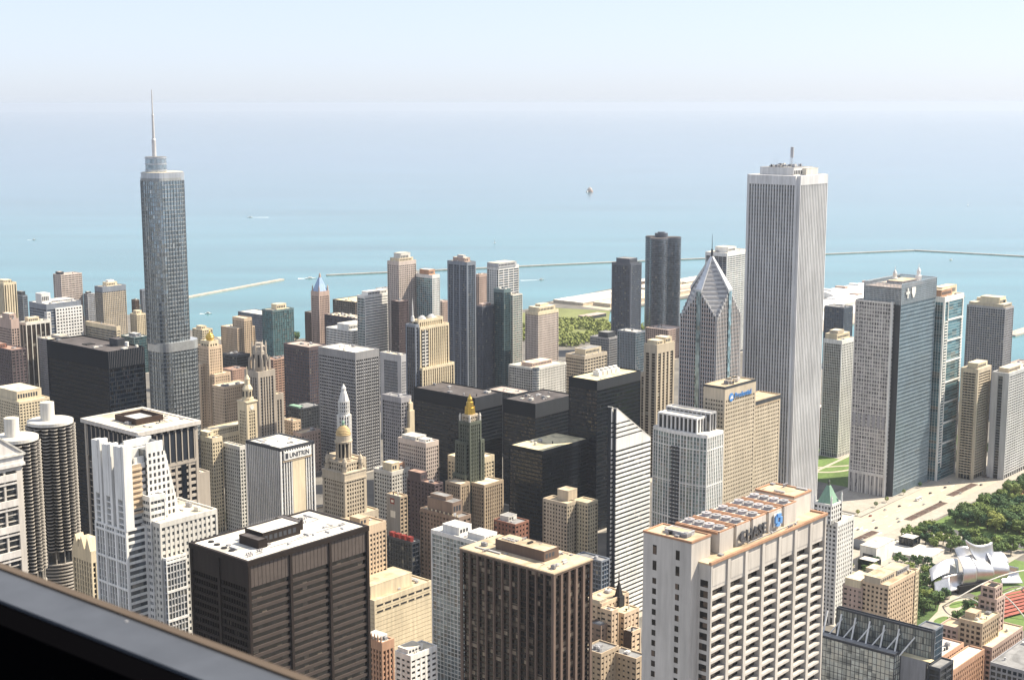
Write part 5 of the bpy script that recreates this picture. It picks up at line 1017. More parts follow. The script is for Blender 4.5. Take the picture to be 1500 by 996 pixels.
# pointed skyscraper with chevron roof
r = thing('pointed_skyscraper', 'grey granite skyscraper with chevron gables rising to a diamond point and needle', 'skyscraper', (1075, 707, 0)); PAV.append((1065, 1125, 697, 757))
D = 40.0; zc, zg, za = 226.0, 247.0, 276.5; h = D / 2
gm = glass((.035, .042, .055), 2.6, 3.8, blinds=.06, metal=.3)
def face_pt(F, t, o, z):
    return {'S': (t, o, z), 'N': (D - t, D - o, z), 'W': (o, D - t, z), 'E': (D - o, t, z)}[F]
gl = MB(); pr_ = MB(); sp_ = MB()
for F in 'SWNE':
    prof = lambda t: zc - 14 + (zg - zc + 14) * min(1, (1 - abs(t - h) / h) * 1.25) if abs(t - h) < h else zc - 14
    # stepped shoulder outline
    cols = 16; w_ = D / cols
    for i in range(cols):
        t0, t1 = i * w_, (i + 1) * w_; zt = 222 + (zg - 222) * (1 - abs((t0 + t1) / 2 - h) / h) - .6
        zt = min(zt, zg - 1.5)
        gl.faces([face_pt(F, t0, .6, 0), face_pt(F, t1, .6, 0), face_pt(F, t1, .6, zt), face_pt(F, t0, .6, zt)], [(0, 1, 2, 3)])
        if abs(i + .5 - cols / 2) > 1.2:
            a0, a1, b0, b1 = face_pt(F, t0 + .1, 0, 0), face_pt(F, t0 + .95, 0, 0), face_pt(F, t0 + .1, .9, 0), face_pt(F, t0 + .95, .9, 0)
            pr_.prism([a0[:2], a1[:2], b1[:2], b0[:2]], 0, zt + 1.6)
            c0_, c1_ = face_pt(F, t0, .2, 0), face_pt(F, t1, 1.2, 0)
            pr_.box(min(c0_[0], c1_[0]), max(c0_[0], c1_[0]), min(c0_[1], c1_[1]), max(c0_[1], c1_[1]), zt - 1, zt + 1.0)
    for k in range(62):
        z = 6 + k * 3.8
        e = h if z < 218 else h * max(0, 1 - (z - 218) / (zg - 222))
        p0, p1 = face_pt(F, h - e + .1, .42, z), face_pt(F, h + e - .1, .62, z)
        if e > 2: sp_.box(min(p0[0], p1[0]), max(p0[0], p1[0]), min(p0[1], p1[1]), max(p0[1], p1[1]), z, z + 1.2)
    q0, q1 = face_pt(F, h - 2.2, -.6, 0), face_pt(F, h + 2.2, .9, 0)
    MB().box(min(q0[0], q1[0]), max(q0[0], q1[0]), min(q0[1], q1[1]), max(q0[1], q1[1]), 0, zg - 1).build('glass_spine', glass((.30, .40, .44), 2.2, 3.8, metal=.6, rough=.15), r)
gl.build('glazing', gm, r); pr_.build('pier_cladding', fm('lightgrey'), r); sp_.build('spandrel_cladding', fm('pinkst'), r)
rb = MB()
for sx in (0, 1):
    for sy in (0, 1):
        cx_, cy_ = sx * D, sy * D; M1 = (h, cy_, zg); M2 = (cx_, h, zg); CN = (cx_ + (2.2 if sx == 0 else -2.2), cy_ + (2.2 if sy == 0 else -2.2), 223.6); AP = (h, h, za)
        rb.faces([AP, M1, CN, M2], [(0, 1, 2, 3)])
rb.build('roof', mat('slate_roof', (.50, .485, .47), .5, .1), r)
rs = MB()
for sx in (0, 1):
    for sy in (0, 1):
        cx_, cy_ = sx * D, sy * D; M1 = (h, cy_, zg); M2 = (cx_, h, zg); CN = (cx_ + (2.2 if sx == 0 else -2.2), cy_ + (2.2 if sy == 0 else -2.2), 223.6); AP = (h, h, za)
        V = Vector; ap, m1, m2, cn = V(AP), V(M1), V(M2), V(CN); nrm = V((cx_ - h, cy_ - h, h * .7)).normalized() * .25
        for k in range(14):
            s0, s1 = (k + .45) / 14 * 1.75, (k + .95) / 14 * 1.75
            ln = lambda s: (ap.lerp(m1, s), ap.lerp(m2, s)) if s <= 1 else (m1.lerp(cn, (s - 1) / .75), m2.lerp(cn, (s - 1) / .75))
            (a0, a1), (b0, b1) = ln(s0), ln(s1); rs.faces([tuple(v + nrm) for v in (a0, b0, b1, a1)], [(0, 1, 2, 3)])
rs.build('roof_stripe', fm('grey'), r)
b = MB()
for M in ((h, 0, zg), (0, h, zg), (h, D, zg), (D, h, zg)):
    d = Vector((M[0] - h, M[1] - h, 0)).normalized(); s_ = Vector((-d.y, d.x, 0)); A_ = Vector((h, h, za)); Mv = Vector(M)
    w0, w1 = .8, 3.2
    vs = [A_ + s_ * w0 + Vector((0, 0, 1)), A_ - s_ * w0 + Vector((0, 0, 1)), Mv - s_ * w1 + d * .5 + Vector((0, 0, .8)), Mv + s_ * w1 + d * .5 + Vector((0, 0, .8))]
    lo = [v - Vector((0, 0, 3.2)) for v in vs]
    b.faces([tuple(v) for v in vs + lo], [(0, 1, 2, 3), (7, 6, 5, 4), (0, 4, 5, 1), (1, 5, 6, 2), (2, 6, 7, 3), (3, 7, 4, 0)])
b.build('ridge_cap', mat('ridge_metal', (.62, .64, .66), .35, .4), r)
b = MB(); b.lathe(h, h, [(1.3, 275), (.9, 282), (.35, 283), (.12, 296)], 8); b.build('spire', fm('charcoal'), r)
# blue-lettered office slab
q, u = GEO['onepru'], GEO['onepruU']
r = thing('office_slab', 'sand coloured stone office slab with blue Prudential lettering below its upper roof', 'office tower', (u[0], u[1], 0)); PAV.append((1014, 1120, 657, 690))
gm = glass((.03, .03, .03), 2.0, 3.6, blinds=.25); pu = dict(bw=2.7, pw=1.25, pd=.35, ins=.5, sh=1.9, sd=.32, fh=3.6, corner=2, top=6, topk='tan', base=5)
block(r, (0, u[2]), (0, u[3]), 0, 176, dict(pu, top=12, W=dict(pw=1.0), topk='sand'), 'sand', gm, 'tan', sk='sand')
dx, dy = q[0] - u[0], q[1] - u[1]
block(r, (dx - 12, dx + q[2]), (dy - 2, dy + 20), 0, 155, pu, 'sand', gm, 'tan', sk='sand')
b = MB(); b.box(-.25, u[2] + .25, -.25, .6, 174.2, 176.05); b.box(-.25, .6, .61, 22.3, 174.2, 176.04); b.box(dx - 12.2, dx + q[2] + .2, dy - 2.2, dy + .6, 151, 154.2); b.box(dx - 12.2, dx - 11.5, dy + .61, dy + 19, 151, 154.19); b.build('cornice', fm('charcoal'), r)
blue = mat('sign_blue', (.06, .22, .55), .6, var=.05)
t_ = text('Prudential', 6.2, blue, r, (u[2] * .30, -.45, 164.6), ext=.2); t_.scale = (1.05, 1, 1)
b = MB(); b.cyl(0, 0, 3.6, 3.6, 0, .4, 20); o = b.build('sign_logo', blue, r, loc=(u[2] * .2, -.05, 166.0)); o.rotation_euler = (R(90), 0, 0)
bb = MB(); bb.faces([(-2.6, -1.4, .45), (2.6, -1.4, .45), (1.2, 1.8, .45), (-.8, .6, .45)], [(0, 1, 2, 3)]); o2 = bb.build('logo_mark', fm('white'), o)
for i in range(2):
    bb = MB(); bb.lathe(18 + i * 9, 8, [(.5, 175), (.5, 177)], 8); k = len(bb.v)
    for a in range(0, 75, 15): pass
    bb.lathe(18 + i * 9, 8, [(.3, 177), (2.2, 178.0), (3.3, 179.6), (3.1, 179.7), (2.0, 178.4), (.2, 177.5)], 16); o = bb.build('dish_antenna', fm('white'), r)
rooftop(r, (14, 44), (4, 19), 175, 6, 12)
# slashed white striped tower with slanted top
q = GEO['crain']; r = thing('slashed_tower', 'white striped tower whose top is cut in a sharp diagonal slash', 'office tower', (888.5, 676.5, 0)); PAV.append((880, 945, 670, 710))
W_ = 46.0
def wedge(y0, y1, x0, z_off, nm):
    zt = lambda x: 177 + z_off - x * (31.5 / W_)
    gm = glass((.035, .04, .045), 3, 3.7, blinds=.12)
    b = MB(); b.faces([(x0 + .5, y0 + .5, 0), (x0 + W_, y0 + .5, 0), (x0 + W_, y0 + .5, zt(W_) - .6), (x0 + .5, y0 + .5, zt(0) - .6), (x0 + .5, y1, 0), (x0 + W_, y1, 0), (x0 + W_, y1, zt(W_) - .6), (x0 + .5, y1, zt(0) - .6)], [(0, 1, 2, 3), (1, 5, 6, 2), (2, 6, 7, 3), (5, 4, 7, 6), (4, 0, 3, 7)])
    b.build('glazing', gm, r)
    b = MB(); z = 2.0
    while z < 175 + z_off:
        if z < 142: hi = 1.95
        elif z < 150: hi = 3.7
        elif z < 163: hi = 2.3
        else: hi = 3.7
        def span(za, zb):
            xa = min(W_, max(0, (177 + z_off - zb) * W_ / 31.5)); return xa
        x1 = span(z, z + hi); x1b = span(z, z)
        if x1 > .3:
            b.box(x0, x0 + x1, y0, y0 + .8, z, z + hi)
            if x1b > x1: b.faces([(x0 + x1, y0, z), (x0 + x1b, y0, z), (x0 + x1, y0, z + hi)], [(0, 1, 2)])
        pass
        z += 3.7
    b.build('spandrel_cladding', fm('white'), r); MB().box(x0 + .02, x0 + .6, y0 + .81, y1 - .02, 0, zt(0) - 1.2).build('side_wall', fm('blackgrey'), r)
    b = MB(); b.faces([(x0 - .1, y0 - .1, zt(0) + .1), (x0 + W_, y0 - .1, zt(W_)), (x0 + W_, y1, zt(W_)), (x0 - .1, y1, zt(0) + .1), (x0 - .1, y0 - .1, zt(0) - .9), (x0 + W_, y0 - .1, zt(W_) - .9), (x0 + W_, y1, zt(W_) - .9), (x0 - .1, y1, zt(0) - .9)], [(0, 1, 2, 3), (0, 4, 5, 1), (3, 2, 6, 7), (0, 3, 7, 4)])
    b.build('slanted_roof', fm('offwhite'), r)
wedge(0, 3.4, 0, 0, 'a'); wedge(4.4, 8.6, -.4, .6, 'b')
# pale framed residential tower with bowed front
q = GEO['res96']; r = thing('bowed_tower', 'pale green glass apartment tower with white frame, bowed west front and roof crown', 'apartment tower', (q[0], q[1], 0)); PAV.append((q[0] - 6, q[0] + 30, q[1] - 4, q[1] + 60))
gm = glass((.16, .22, .22), 2.6, 3.3, blinds=.3, metal=.3, rough=.12); W_, L_ = 24.0, 54.0
def bow(d, zz=0): return [(-d + 3.2 * (1 - ((t - 27) / 27) ** 2) * -1, t) for t in [L_ - i * L_ / 18 for i in range(19)]]
P_ = bow(0) + [(W_, 0), (W_, L_)]
MB().prism(P_, 0, 141).build('glazing', gm, r)
b = MB(); O_ = grow(P_, W_ / 2, L_ / 2, .45)
for z, hh in ((139, 3), (128, .9), (97.5, .9), (66.5, .9), (36, .9)): b.prism(O_, z, z + hh)
bp_ = bow(.35)
for i, (x, y) in enumerate(bp_):
    if i % 1 == 0:
        wd_ = .5 if i % 2 == 0 else .28; b.box(x - .1, x + .5, y - wd_, y + wd_, 0, 139)
for i in range(10): x = i * W_ / 9; b.box(x - .55, x + .55, -.35, .3, 0, 139)
b.build('facade_frame', fm('white'), r)
b = MB(); O2 = grow(P_, W_ / 2, L_ / 2, .12)
for k in range(41): b.prism(O2, 3 + k * 3.3, 3.75 + k * 3.3)
b.build('spandrel_cladding', fm('lightgrey'), r)
b = MB()
for k in range(38):
    for y in (25, 29.5): b.box(-4.2, -2.4, y, y + 3.4, 4.5 + k * 3.3, 6.5 + k * 3.3)
b.build('balcony_grille', fm('charcoal'), r)
MB().prism(grow(P_, W_ / 2, L_ / 2, -.8), 141.9, 142.2).build('roof', rf('white'), r)
block(r, (-1.5, 13), (9, 49), 142, 155, dict(bw=4.4, pw=1.2, sh=0, top=1.5, base=0, ins=1.2, pd=1.1, corner=1), 'white', glass((.03, .035, .04), 4, 12), 'white')
block(r, (12, 21), (5, 50), 142, 158, dict(bw=4.4, pw=.8, sh=0, top=1.5, base=0, ins=.8, corner=1), 'lightgrey', glass((.05, .05, .05), 4, 12), 'white')
# big blue glass tower
q = GEO['bcbs']; r = thing('blue_glass_tower', 'big blue glass tower with grey stone west bay and white emblems on its top', 'office tower', (q[0], q[1], 0)); PAV.append((1300, 1470, 676, 735))
W_, L_ = q[2], q[3]
gm = glass((.30, .385, .43), 3, 4.1, blinds=.05, metal=.75, rough=.12, var=.3, off=.5)
MB().box(.5, W_ - .5, .5, L_ - .5, 0, 221).build('glazing', gm, r)
b = MB(); facade(b, b, (0, W_), (0, L_), 0, 227, dict(bw=1.55, pw=.12, pd=.3, ins=.5, sh=1.15, sd=.16, fh=4.1, top=1.0, corner=.4, base=12), 'SEN'); b.build('facade_frame', mat('glass_frame', (.36, .43, .48), .4, .3), r)
b = MB(); facade(b, b, (-.3, W_ + .3), (-.3, L_ + .3), 205, 227.3, dict(bw=1.55, pw=.5, pd=.3, ins=.5, sh=.5, sd=.2, fh=2.0, top=.8, corner=.6, base=1), 'WSEN'); b.build('crown_screen', fm('lightgrey' if 0 else 'silver'), r)
MB().box(.6, W_ - .6, .6, L_ - .6, 222, 222.4).build('roof', rf('pink'), r); penthouse(r, 30, 66, 14, 32, 222, 226, fm('grey')); 
b = MB(); b.box(-.1, .7, .2, 9, 0, 205); b.build('recess_wall', fm('charcoal'), r)
block(r, (-7, 5), (7, L_ + 6), 0, 208, dict(bw=3.0, pw=.5, pd=.35, ins=.6, sh=.9, sd=.2, fh=4.1, top=2, corner=1.2, base=24, major=(3, 1.8)), 'granite', glass((.22, .215, .22), 3, 4.1, blinds=.4, blind=(.42, .40, .39)), 'cream', sk='granite')
b = MB()
for k in range(44): b.box(-6.46, -6.3, 40.5, 42.4, 30 + k * 4.05, 32.2 + k * 4.05); b.box(-6.46, -6.3, 34.5, 36.4, 30 + k * 4.05, 32.2 + k * 4.05)
b.build('dark_window_pane', glass((.02, .022, .03), 3, 4.1), r)
MB().box(-7.3, -5, 6.2, 8, 0, 208.6).build('corner_trim', fm('white'), r)
b = MB()
for k in range(7): b.box(-7.2, -6.4, 9.5 + k * 5.6, 12.6 + k * 5.6, 73, 86)
b.build('louver_grille', fm('mistgrey'), r)
b = MB(); facade(b, b, (-7.4, -6), (7, L_ + 6), 0, 24, dict(bw=5.0, pw=1.6, sh=0, top=3, base=0, ins=.6, corner=1.6), 'W'); b.build('colonnade_molding', fm('granite'), r)
b = MB(); b.box(12, 14.6, -1.0, -.4, 211, 221.5); b.box(9, 17.6, -1.01, -.41, 215.4, 218); b.build('cross_emblem', fm('white'), r)
b = MB(); b.prism([(22, -1.0), (31, -1.0), (31, -.4), (22, -.4)], 216, 221.5); b.prism([(25.5, -1.0), (27.5, -1.0), (27.5, -.4), (25.5, -.4)], 210.5, 216, [(22.05, -1.0), (30.95, -1.0), (30.95, -.4), (22.05, -.4)]); b.build('shield_emblem', fm('white'), r)
for x, y in ((44, 30), (80, 20)):
    bb = MB(); bb.lathe(x, y, [(3.5, 222), (3.5, 227.5), (2.2, 228), (2.2, 232), (2.6, 232.2), (1.2, 235), (.4, 236), (.2, 240)], 8); bb.build('beacon_mast', fm('white'), r)
# wide concrete tower with rooftop letters
q = GEO['chase']; r = thing('concrete_tower', 'wide pale concrete tower with orange edged roof, cooling boxes and CHASE sign', 'office tower', (436.5, 292.4, 0)); PAV.append((425, 530, 286, 330))
W_, L_ = 84.5, 28.0; nb_ = 7; cnc = fm('palecon')
gm = glass((.018, .017, .016), 2.0, 4.0, blinds=.35, rough=.1, blind=(.14, .10, .075))
core = MB().box(1, W_ - 1, 2.2, L_ - 2.2, 0, 238).build('glazing', gm, r); core['kind'] = 'stuff'
b = MB(); bw_ = W_ / nb_
for i in range(nb_ + 1):
    x = i * bw_; b.box(max(0, x - .95), min(W_, x + .95), -.3, 2.4, 0, 246.2); b.box(max(0, x - .95), min(W_, x + .95), L_ - 2.4, L_ + .3, 0, 246.2)
b.build('column_cladding', cnc, r)
fh = 4.05; zt = 236.0
for i in range(nb_):
    x0, x1 = i * bw_ + .95, (i + 1) * bw_ - .95
    MB().box(x0, x1, .35, 2.3, zt, 246).build('blank_panel', cnc, r)
    MB().box(x0 + 1.0, x1 - 1.0, .2, .36, zt + 1.5, 244.2).build('panel_relief', cnc, r)
sp0 = None; wn0 = None
for k in range(26):
    for i in range(nb_):
        x0, x1 = i * bw_ + .95, (i + 1) * bw_ - .95; z = zt - (k + 1) * fh
        if z < 3: continue
        if k < 14:
            if sp0 is None:
                bb = MB(); bb.faces([(0, .1, 0), (x1 - x0, .1, 0), (x1 - x0, .1, 1.0), (0, .1, 1.0), (0, 2.2, 0), (x1 - x0, 2.2, 0), (x1 - x0, 2.2, 1.2), (0, 2.2, 1.2)], [(0, 1, 2, 3), (3, 2, 6, 7), (4, 7, 6, 5), (0, 4, 5, 1), (1, 5, 6, 2), (0, 3, 7, 4)])
                sp0 = bb.build('spandrel', cnc, r, loc=(x0, 0, z)); wb = MB(); wb.faces([(0, 2.1, 1.2), (x1 - x0, 2.1, 1.2), (x1 - x0, 2.1, fh), (0, 2.1, fh)], [(0, 1, 2, 3)]); wn0 = wb.build('window', gm, r, loc=(x0, 0, z))
            else:
                for pr0 in (sp0, wn0): o = pr0.copy(); C.objects.link(o); o.parent = r; o.location = (x0, 0, z)
b = MB()
for k in range(14, 58):
    z = zt - (k + 1) * fh
    if z > 3: b.box(.95, W_ - .95, .1, 2.2, z, z + 1.1)
b.build('spandrel_cladding', cnc, r)
b = MB(); b.box(-.2, 1.2, 0, L_, 0, 246); b.box(W_ - 1.2, W_ + .2, 0, L_, 0, 246); b.build('end_wall', cnc, r)
bb = MB()
for k in range(54): bb.box(-.26, -.18, .9, 4.2, 240 - k * fh - 2.6, 240 - k * fh)
bb.build('end_window_pane', gm, r)
MB().box(-.3, W_ + .3, -.4, L_ + .4, 246.0, 246.6).build('roof', rf('tan'), r)
b = MB(); b.box(-.5, W_ + .5, -.6, .5, 246.3, 247.3); b.box(-.5, W_ + .5, L_ - .5, L_ + .6, 246.3, 247.3); b.box(W_ - .5, W_ + .52, .51, L_ - .51, 246.3, 247.29); b.build('parapet_trim', fm('rust'), r)
core2 = MB(); core2.box(-5, 7.4, 5.2, 26.7, 0, 254.6); core2.build('west_core', cnc, r)
b = MB(); b.box(-5.2, 7.6, 5.0, 5.7, 254.4, 255.2); b.box(-5.2, 7.6, 26.2, 26.9, 254.4, 255.2); b.box(-5.2, -4.6, 5.71, 26.19, 254.4, 255.19); b.box(7.0, 7.6, 5.71, 26.19, 254.4, 255.19); b.build('parapet_trim', fm('rust'), r)
MB().box(-4.6, 7, 5.7, 26.2, 254.61, 254.75).build('core_roof', rf('tan'), r); penthouse(r, -1, 4, 10, 20, 254.6, 256.4, fm('lightgrey'), rf('tan')); rooftop(r, (-3, 6), (8, 24), 254.7, 3, 2)
slot = None
for k in range(30):
    for y in (10.3, 20.6):
        z = 250.6 - k * 4.05 - (2.0 if k > 0 else 0) - (2.6 if k > 1 else 0); hh = 3.6 if k < 2 else 2.2
        bb = MB(); bb.box(-5.06, -4.9, y, y + 1.7, z - hh, z); bb.build('window', gm, r)
for i in range(5):
    x0 = 12 + i * 11.6; bb = MB(); bb.box(x0, x0 + 9.4, 4.2, 24, 246.4, 254.6); o = bb.build('cooling_tower', cnc, r)
    b = MB(); b.box(x0 + .1, x0 + 9.3, 4.3, 5.0, 254.6, 255.1); b.box(x0 + .1, x0 + .8, 5.01, 24, 254.6, 255.09); b.box(x0 + 8.6, x0 + 9.3, 5.01, 24, 254.6, 255.09); b.box(x0 - .6, x0 + .1, 5, 24, 254, 254.9); b.build('rim_trim', fm('rust'), o)
    for j in range(4):
        f = MB(); f.lathe(x0 + 4.7, 7.4 + j * 4.5, [(2.0, 254.55), (1.8, 255.6), (2.0, 255.9)], 14); f.cyl(x0 + 4.7, 7.4 + j * 4.5, .5, .5, 254.6, 256.2, 8); f.build('fan', fm('mistgrey' if j % 2 else 'grey'), o)
MB().box(7.5, 71, 8, 23, 246.5, 253).build('roof_duct', fm('darkbrown'), r)  # added dark box; its colour stands for the shade in the recess
e0 = MB().box(70.5, 84.0, 7, 25, 246.4, 255.2).build('east_core', cnc, r); b = MB(); b.box(70.3, 84.2, 6.8, 7.5, 255, 255.8); b.box(70.3, 84.2, 24.5, 25.2, 255, 255.8); b.box(70.3, 71, 7.51, 24.49, 255, 255.79); b.box(83.5, 84.2, 7.51, 24.49, 255, 255.79); b.build('parapet_trim', fm('rust'), e0); MB().box(71, 83.5, 7.5, 24.5, 255.21, 255.3).build('roof', rf('tan'), e0)
clutter(r, (70, 83), (8, 23), 255.3, 15, 5); clutter(r, (-3, 6), (7, 25), 254.75, 16, 4); clutter(r, (8, 82), (1, 3.4), 246.6, 17, 6)
sgn = text('CHASE', 6.0, mat('sign_steel', (.075, .08, .09), .5, var=.05), r, (24.4, 3.3, 248.0), ext=.4, sx=1.0, space=1.06)
oc = fm('white'); bl_ = mat('sign_cobalt', (.12, .30, .62), .5, var=.05); oct_o = thing.__call__ if 0 else None
b = MB()
for i in range(4):
    a = math.pi / 2 * i; pts = [(-1.15, 1.15), (1.0, 1.15), (2.45, 2.55), (1.3, 3.1), (-1.15, 3.1)]
    P3 = [(x * math.cos(a) - y * math.sin(a), x * math.sin(a) + y * math.cos(a)) for x, y in pts]; n_ = len(b.v)
    b.v += [(x, -.35, y) for x, y in P3] + [(x, .3, y) for x, y in P3]; b.f += [(n_, n_ + 1, n_ + 2, n_ + 3, n_ + 4), (n_ + 9, n_ + 8, n_ + 7, n_ + 6, n_ + 5)] + [(n_ + i_, n_ + 5 + i_, n_ + 5 + (i_ + 1) % 5, n_ + (i_ + 1) % 5) for i_ in range(5)]
o = b.build('sign_logo', bl_, r, loc=(52.2, 3.1, 251.0)); o.scale = (.82, 1, .82)
MB().box(49.5, 54.9, 3.5, 3.8, 248.3, 253.7).build('sign_board', fm('white'), r)
# dark rust-steel office block
q = GEO['daley']; r = thing('office_block', 'wide dark rust-steel office block with three broad bays and white roof', 'office tower', (q[0], q[1], 0)); PAV.append((q[0] - 20, q[0] + q[2] + 20, q[1] - 20, q[1] + q[3] + 10))
W_, L_ = q[2], q[3]; st_ = fm('corten'); gm = glass((.007, .0065, .0065), 2.9, 3.95, blinds=.07, rough=.03, wob=.06, spec=.9, var=.8, blind=(.12, .10, .08), off=1.5)
core = MB().box(1.0, W_ - 1, 1.0, L_ - 1, 0, 197).build('glazing', gm, r); core['kind'] = 'stuff'
b = MB()
for i in range(4):
    x = 0.3 + i * (W_ - .6) / 3; b.box(x - .75, x + .75, -.6, 1.2, 0, 197.3); b.box(x - .75, x + .75, L_ - 1.2, L_ + .6, 0, 197.3)
for i in range(3):
    y = .3 + i * (L_ - .6) / 2; b.box(-.6, 1.2, y - .74, y + .74, 0, 197.29); b.box(W_ - 1.2, W_ + .6, y - .74, y + .74, 0, 197.29)
b.build('column_cladding', st_, r)
sp0 = None
for i in range(3):
    x0 = .3 + i * (W_ - .6) / 3 + .75; x1 = x0 + (W_ - .6) / 3 - 1.5
    pn = MB(); nn_ = 10
    for j in range(nn_): pn.box(x0 + j * (x1 - x0) / nn_ + .12, x0 + (j + 1) * (x1 - x0) / nn_ - .12, .1, .9, 184.5, 195.4)
    pn.box(x0, x1, .35, .8, 184.4, 195.5); pn.build('louver_panel_cladding', mat('corten_light', (.088, .071, .063), .6), r)
    for k in range(24):
        z = 184.4 - (k + 1) * 3.95
        if sp0 is None:
            sp0 = MB().box(0, x1 - x0, .15, 1.1, 0, 1.55).build('spandrel', mat('corten_mid', (.058, .045, .040), .5), r, loc=(x0, 0, z)); wn0 = MB().faces([(0, .93, 1.6), (x1 - x0, .93, 1.6), (x1 - x0, .93, 3.9), (0, .93, 3.9)], [(0, 1, 2, 3)]).build('window', gm, r, loc=(x0, 0, z))
        else:
            for pr0 in (sp0, wn0): o = pr0.copy(); C.objects.link(o); o.parent = r; o.location = (x0, 0, z)
b = MB()
for k in range(22, 45): z = 184.4 - (k + 3) * 3.95; b.box(.8, W_ - .8, .16, 1.05, z, z + 1.5) if z > 2 else None
for k in range(46):
    z = 184.4 - (k + 1) * 3.95
    if z > 2: b.box(.2, 1.05, .8, L_ - .8, z, z + 1.4)
for j in range(22): b.box(.1, 1.0, 1 + j * 2 * (L_ - 2) / 44, 1.18 + j * 2 * (L_ - 2) / 44, 0, 184.4)
b.build('spandrel_cladding', st_, r); MB().box(.12, 1.0, .8, L_ - .8, 184.3, 195.5).build('louver_wall', st_, r)
b = MB(); b.box(-.7, W_ + .7, -.7, .9, 195.4, 198); b.box(-.7, W_ + .7, L_ - .9, L_ + .7, 195.4, 198); b.box(-.7, .9, .91, L_ - .91, 195.4, 197.99); b.box(W_ - .9, W_ + .7, .91, L_ - .91, 195.4, 197.99); b.build('cornice', st_, r)
MB().box(.5, W_ - .5, .5, L_ - .5, 196.6, 197.55).build('roof', rf('white'), r)
penthouse(r, 22, 46, 16, 30, 197.5, 203.5, st_, rf('white')); penthouse(r, 16, 21.5, 12, 27, 197.5, 202, st_, rf('dark')); penthouse(r, 46.2, 52, 21, 36, 197.5, 202.5, st_, rf('dark')); penthouse(r, 30, 40, 31, 36, 197.5, 201, st_, rf('dark'))
for x, y in ((6, 26), (7, 33), (8, 39), (58, 36), (63, 36), (6, 20)): bb = MB(); bb.cyl(x, y, 1.5, 1.5, 197.5, 198.1, 14); bb.build('roof_vent', fm('dark'), r)
for x, y in ((30, 6), (48, 8), (60, 14)): bb = MB(); bb.box(x, x + 2, y, y + 1.4, 197.5, 198.6); bb.build('rooftop_unit', fm('lightgrey'), r)
clutter(r, (4, 72), (4, 14), 197.55, 5, 9); clutter(r, (54, 72), (14, 40), 197.55, 6, 7); clutter(r, (3, 14), (6, 40), 197.55, 9, 4); railing(r, (22, 46), (16, 30), 203.5)
# brown ribbed tower
q = GEO['brown']; r = thing('brown_tower', 'dark brown tower with strong vertical columns and tan roof with long roof house', 'office tower', (q[0], q[1], 0)); PAV.append((q[0] - 8, q[0] + q[2] + 8, q[1] - 8, q[1] + q[3] + 8))
W_, L_ = q[2], q[3]; bs_ = fm('brown'); gm = glass((.009, .008, .008), 3.3, 3.5, blinds=.2, rough=.08, blind=(.30, .24, .18), off=.4)
br = dict(bw=6.6, pw=.95, pd=1.6, ins=1.8, sh=.75, sd=.2, fh=3.5, top=1.6, corner=.9, base=8, S=dict(bw=7.0, pw=1.9, sh=1.2))
block(r, (0, W_), (0, L_), 0, 150, br, 'brownpink', gm, 'tan', sk='darkbrown', wins=98, roofz=.5)
MB().box(-.3, W_ + .3, -.3, L_ + .3, 149.6, 150.3).build('roof_edge', fm('tan'), r); MB().box(.8, W_ - .8, .8, L_ - .8, 150.31, 150.4).build('roof_deck', rf('tan'), r)
penthouse(r, 12, 25, 17, 55, 150.3, 156.8, fm('brown'), rf('tan')); bb = MB(); bb.box(17, 21, 33, 34.5, 156.8, 157.6); bb.build('roof_hatch', fm('dark'), r); rooftop(r, (3, 34), (57, 71), 150.4, 3, 1)
clutter(r, (2, 10), (4, 68), 150.4, 12, 7); clutter(r, (26, 33), (4, 68), 150.4, 13, 7); clutter(r, (13, 23), (19, 52), 156.75, 14, 5); rooftop(r, (2, 34), (2, 15), 150.4, 4, 19)
# glass building with roof struts
q0, q1 = GEO['glassfront'], GEO['glassback']; r = thing('glass_building', 'long glass building with white roof struts leaning on a taller glass screen wall', 'office building', (q0[0], q0[1], 0)); PAV.append((820, 885, 380, 475))
gm = glass((.45, .47, .43), 3.0, 4.4, blinds=.6, metal=.25, rough=.3, blind=(.66, .65, .56), off=.3)
dx, dy = q1[0] - q0[0], q1[1] - q0[1]; Lf = q0[3] + 8; Lb = q1[3] + 2
block(r, (0, q0[2] + 1), (0, Lf), 0, 62, dict(bw=3, pw=.14, pd=.3, ins=.4, sh=.25, sd=.2, fh=4.4, top=1.6, corner=.3, base=2, major=(6, 2)), 'charcoal', gm, 'grey')
g2 = glass((.26, .29, .28), 1.6, 4.4, blinds=.4, metal=.4, rough=.2, blind=(.45, .46, .42), off=.3)
block(r, (dx, dx + 4), (dy, dy + Lb), 0, 78, dict(bw=1.9, pw=.12, pd=.25, ins=.4, sh=.3, sd=.2, fh=4.4, top=1.4, corner=.3, base=2, major=(6, 3)), 'charcoal', g2, 'grey')
block(r, (dx + 4.05, dx + 16), (dy, dy + 12), 0, 78, dict(bw=1.9, pw=.15, sh=.3, fh=4.4, top=1.2, corner=.3, ins=.4, base=2), 'greyblue', glass((.05, .12, .15), 1.9, 4.4, metal=.3), 'grey')
MB().box(q0[2] + 1.05, dx + 14, dy + 1, dy + 60, 0, 59).build('roof_block', fm('grey'), r); MB().box(q0[2] + 1.1, dx - .05, dy - 2, dy + 60, 59.01, 59.3).build('roof', rf('yellow'), r)
block(r, (q0[2] + 1, dx + 14), (dy - 9, dy - .5), 0, 57, dict(bw=8, pw=.3, sh=1.2, fh=4.4, top=2, corner=.4), 'charcoal', glass(DK, 3, 4.4), 'grey')
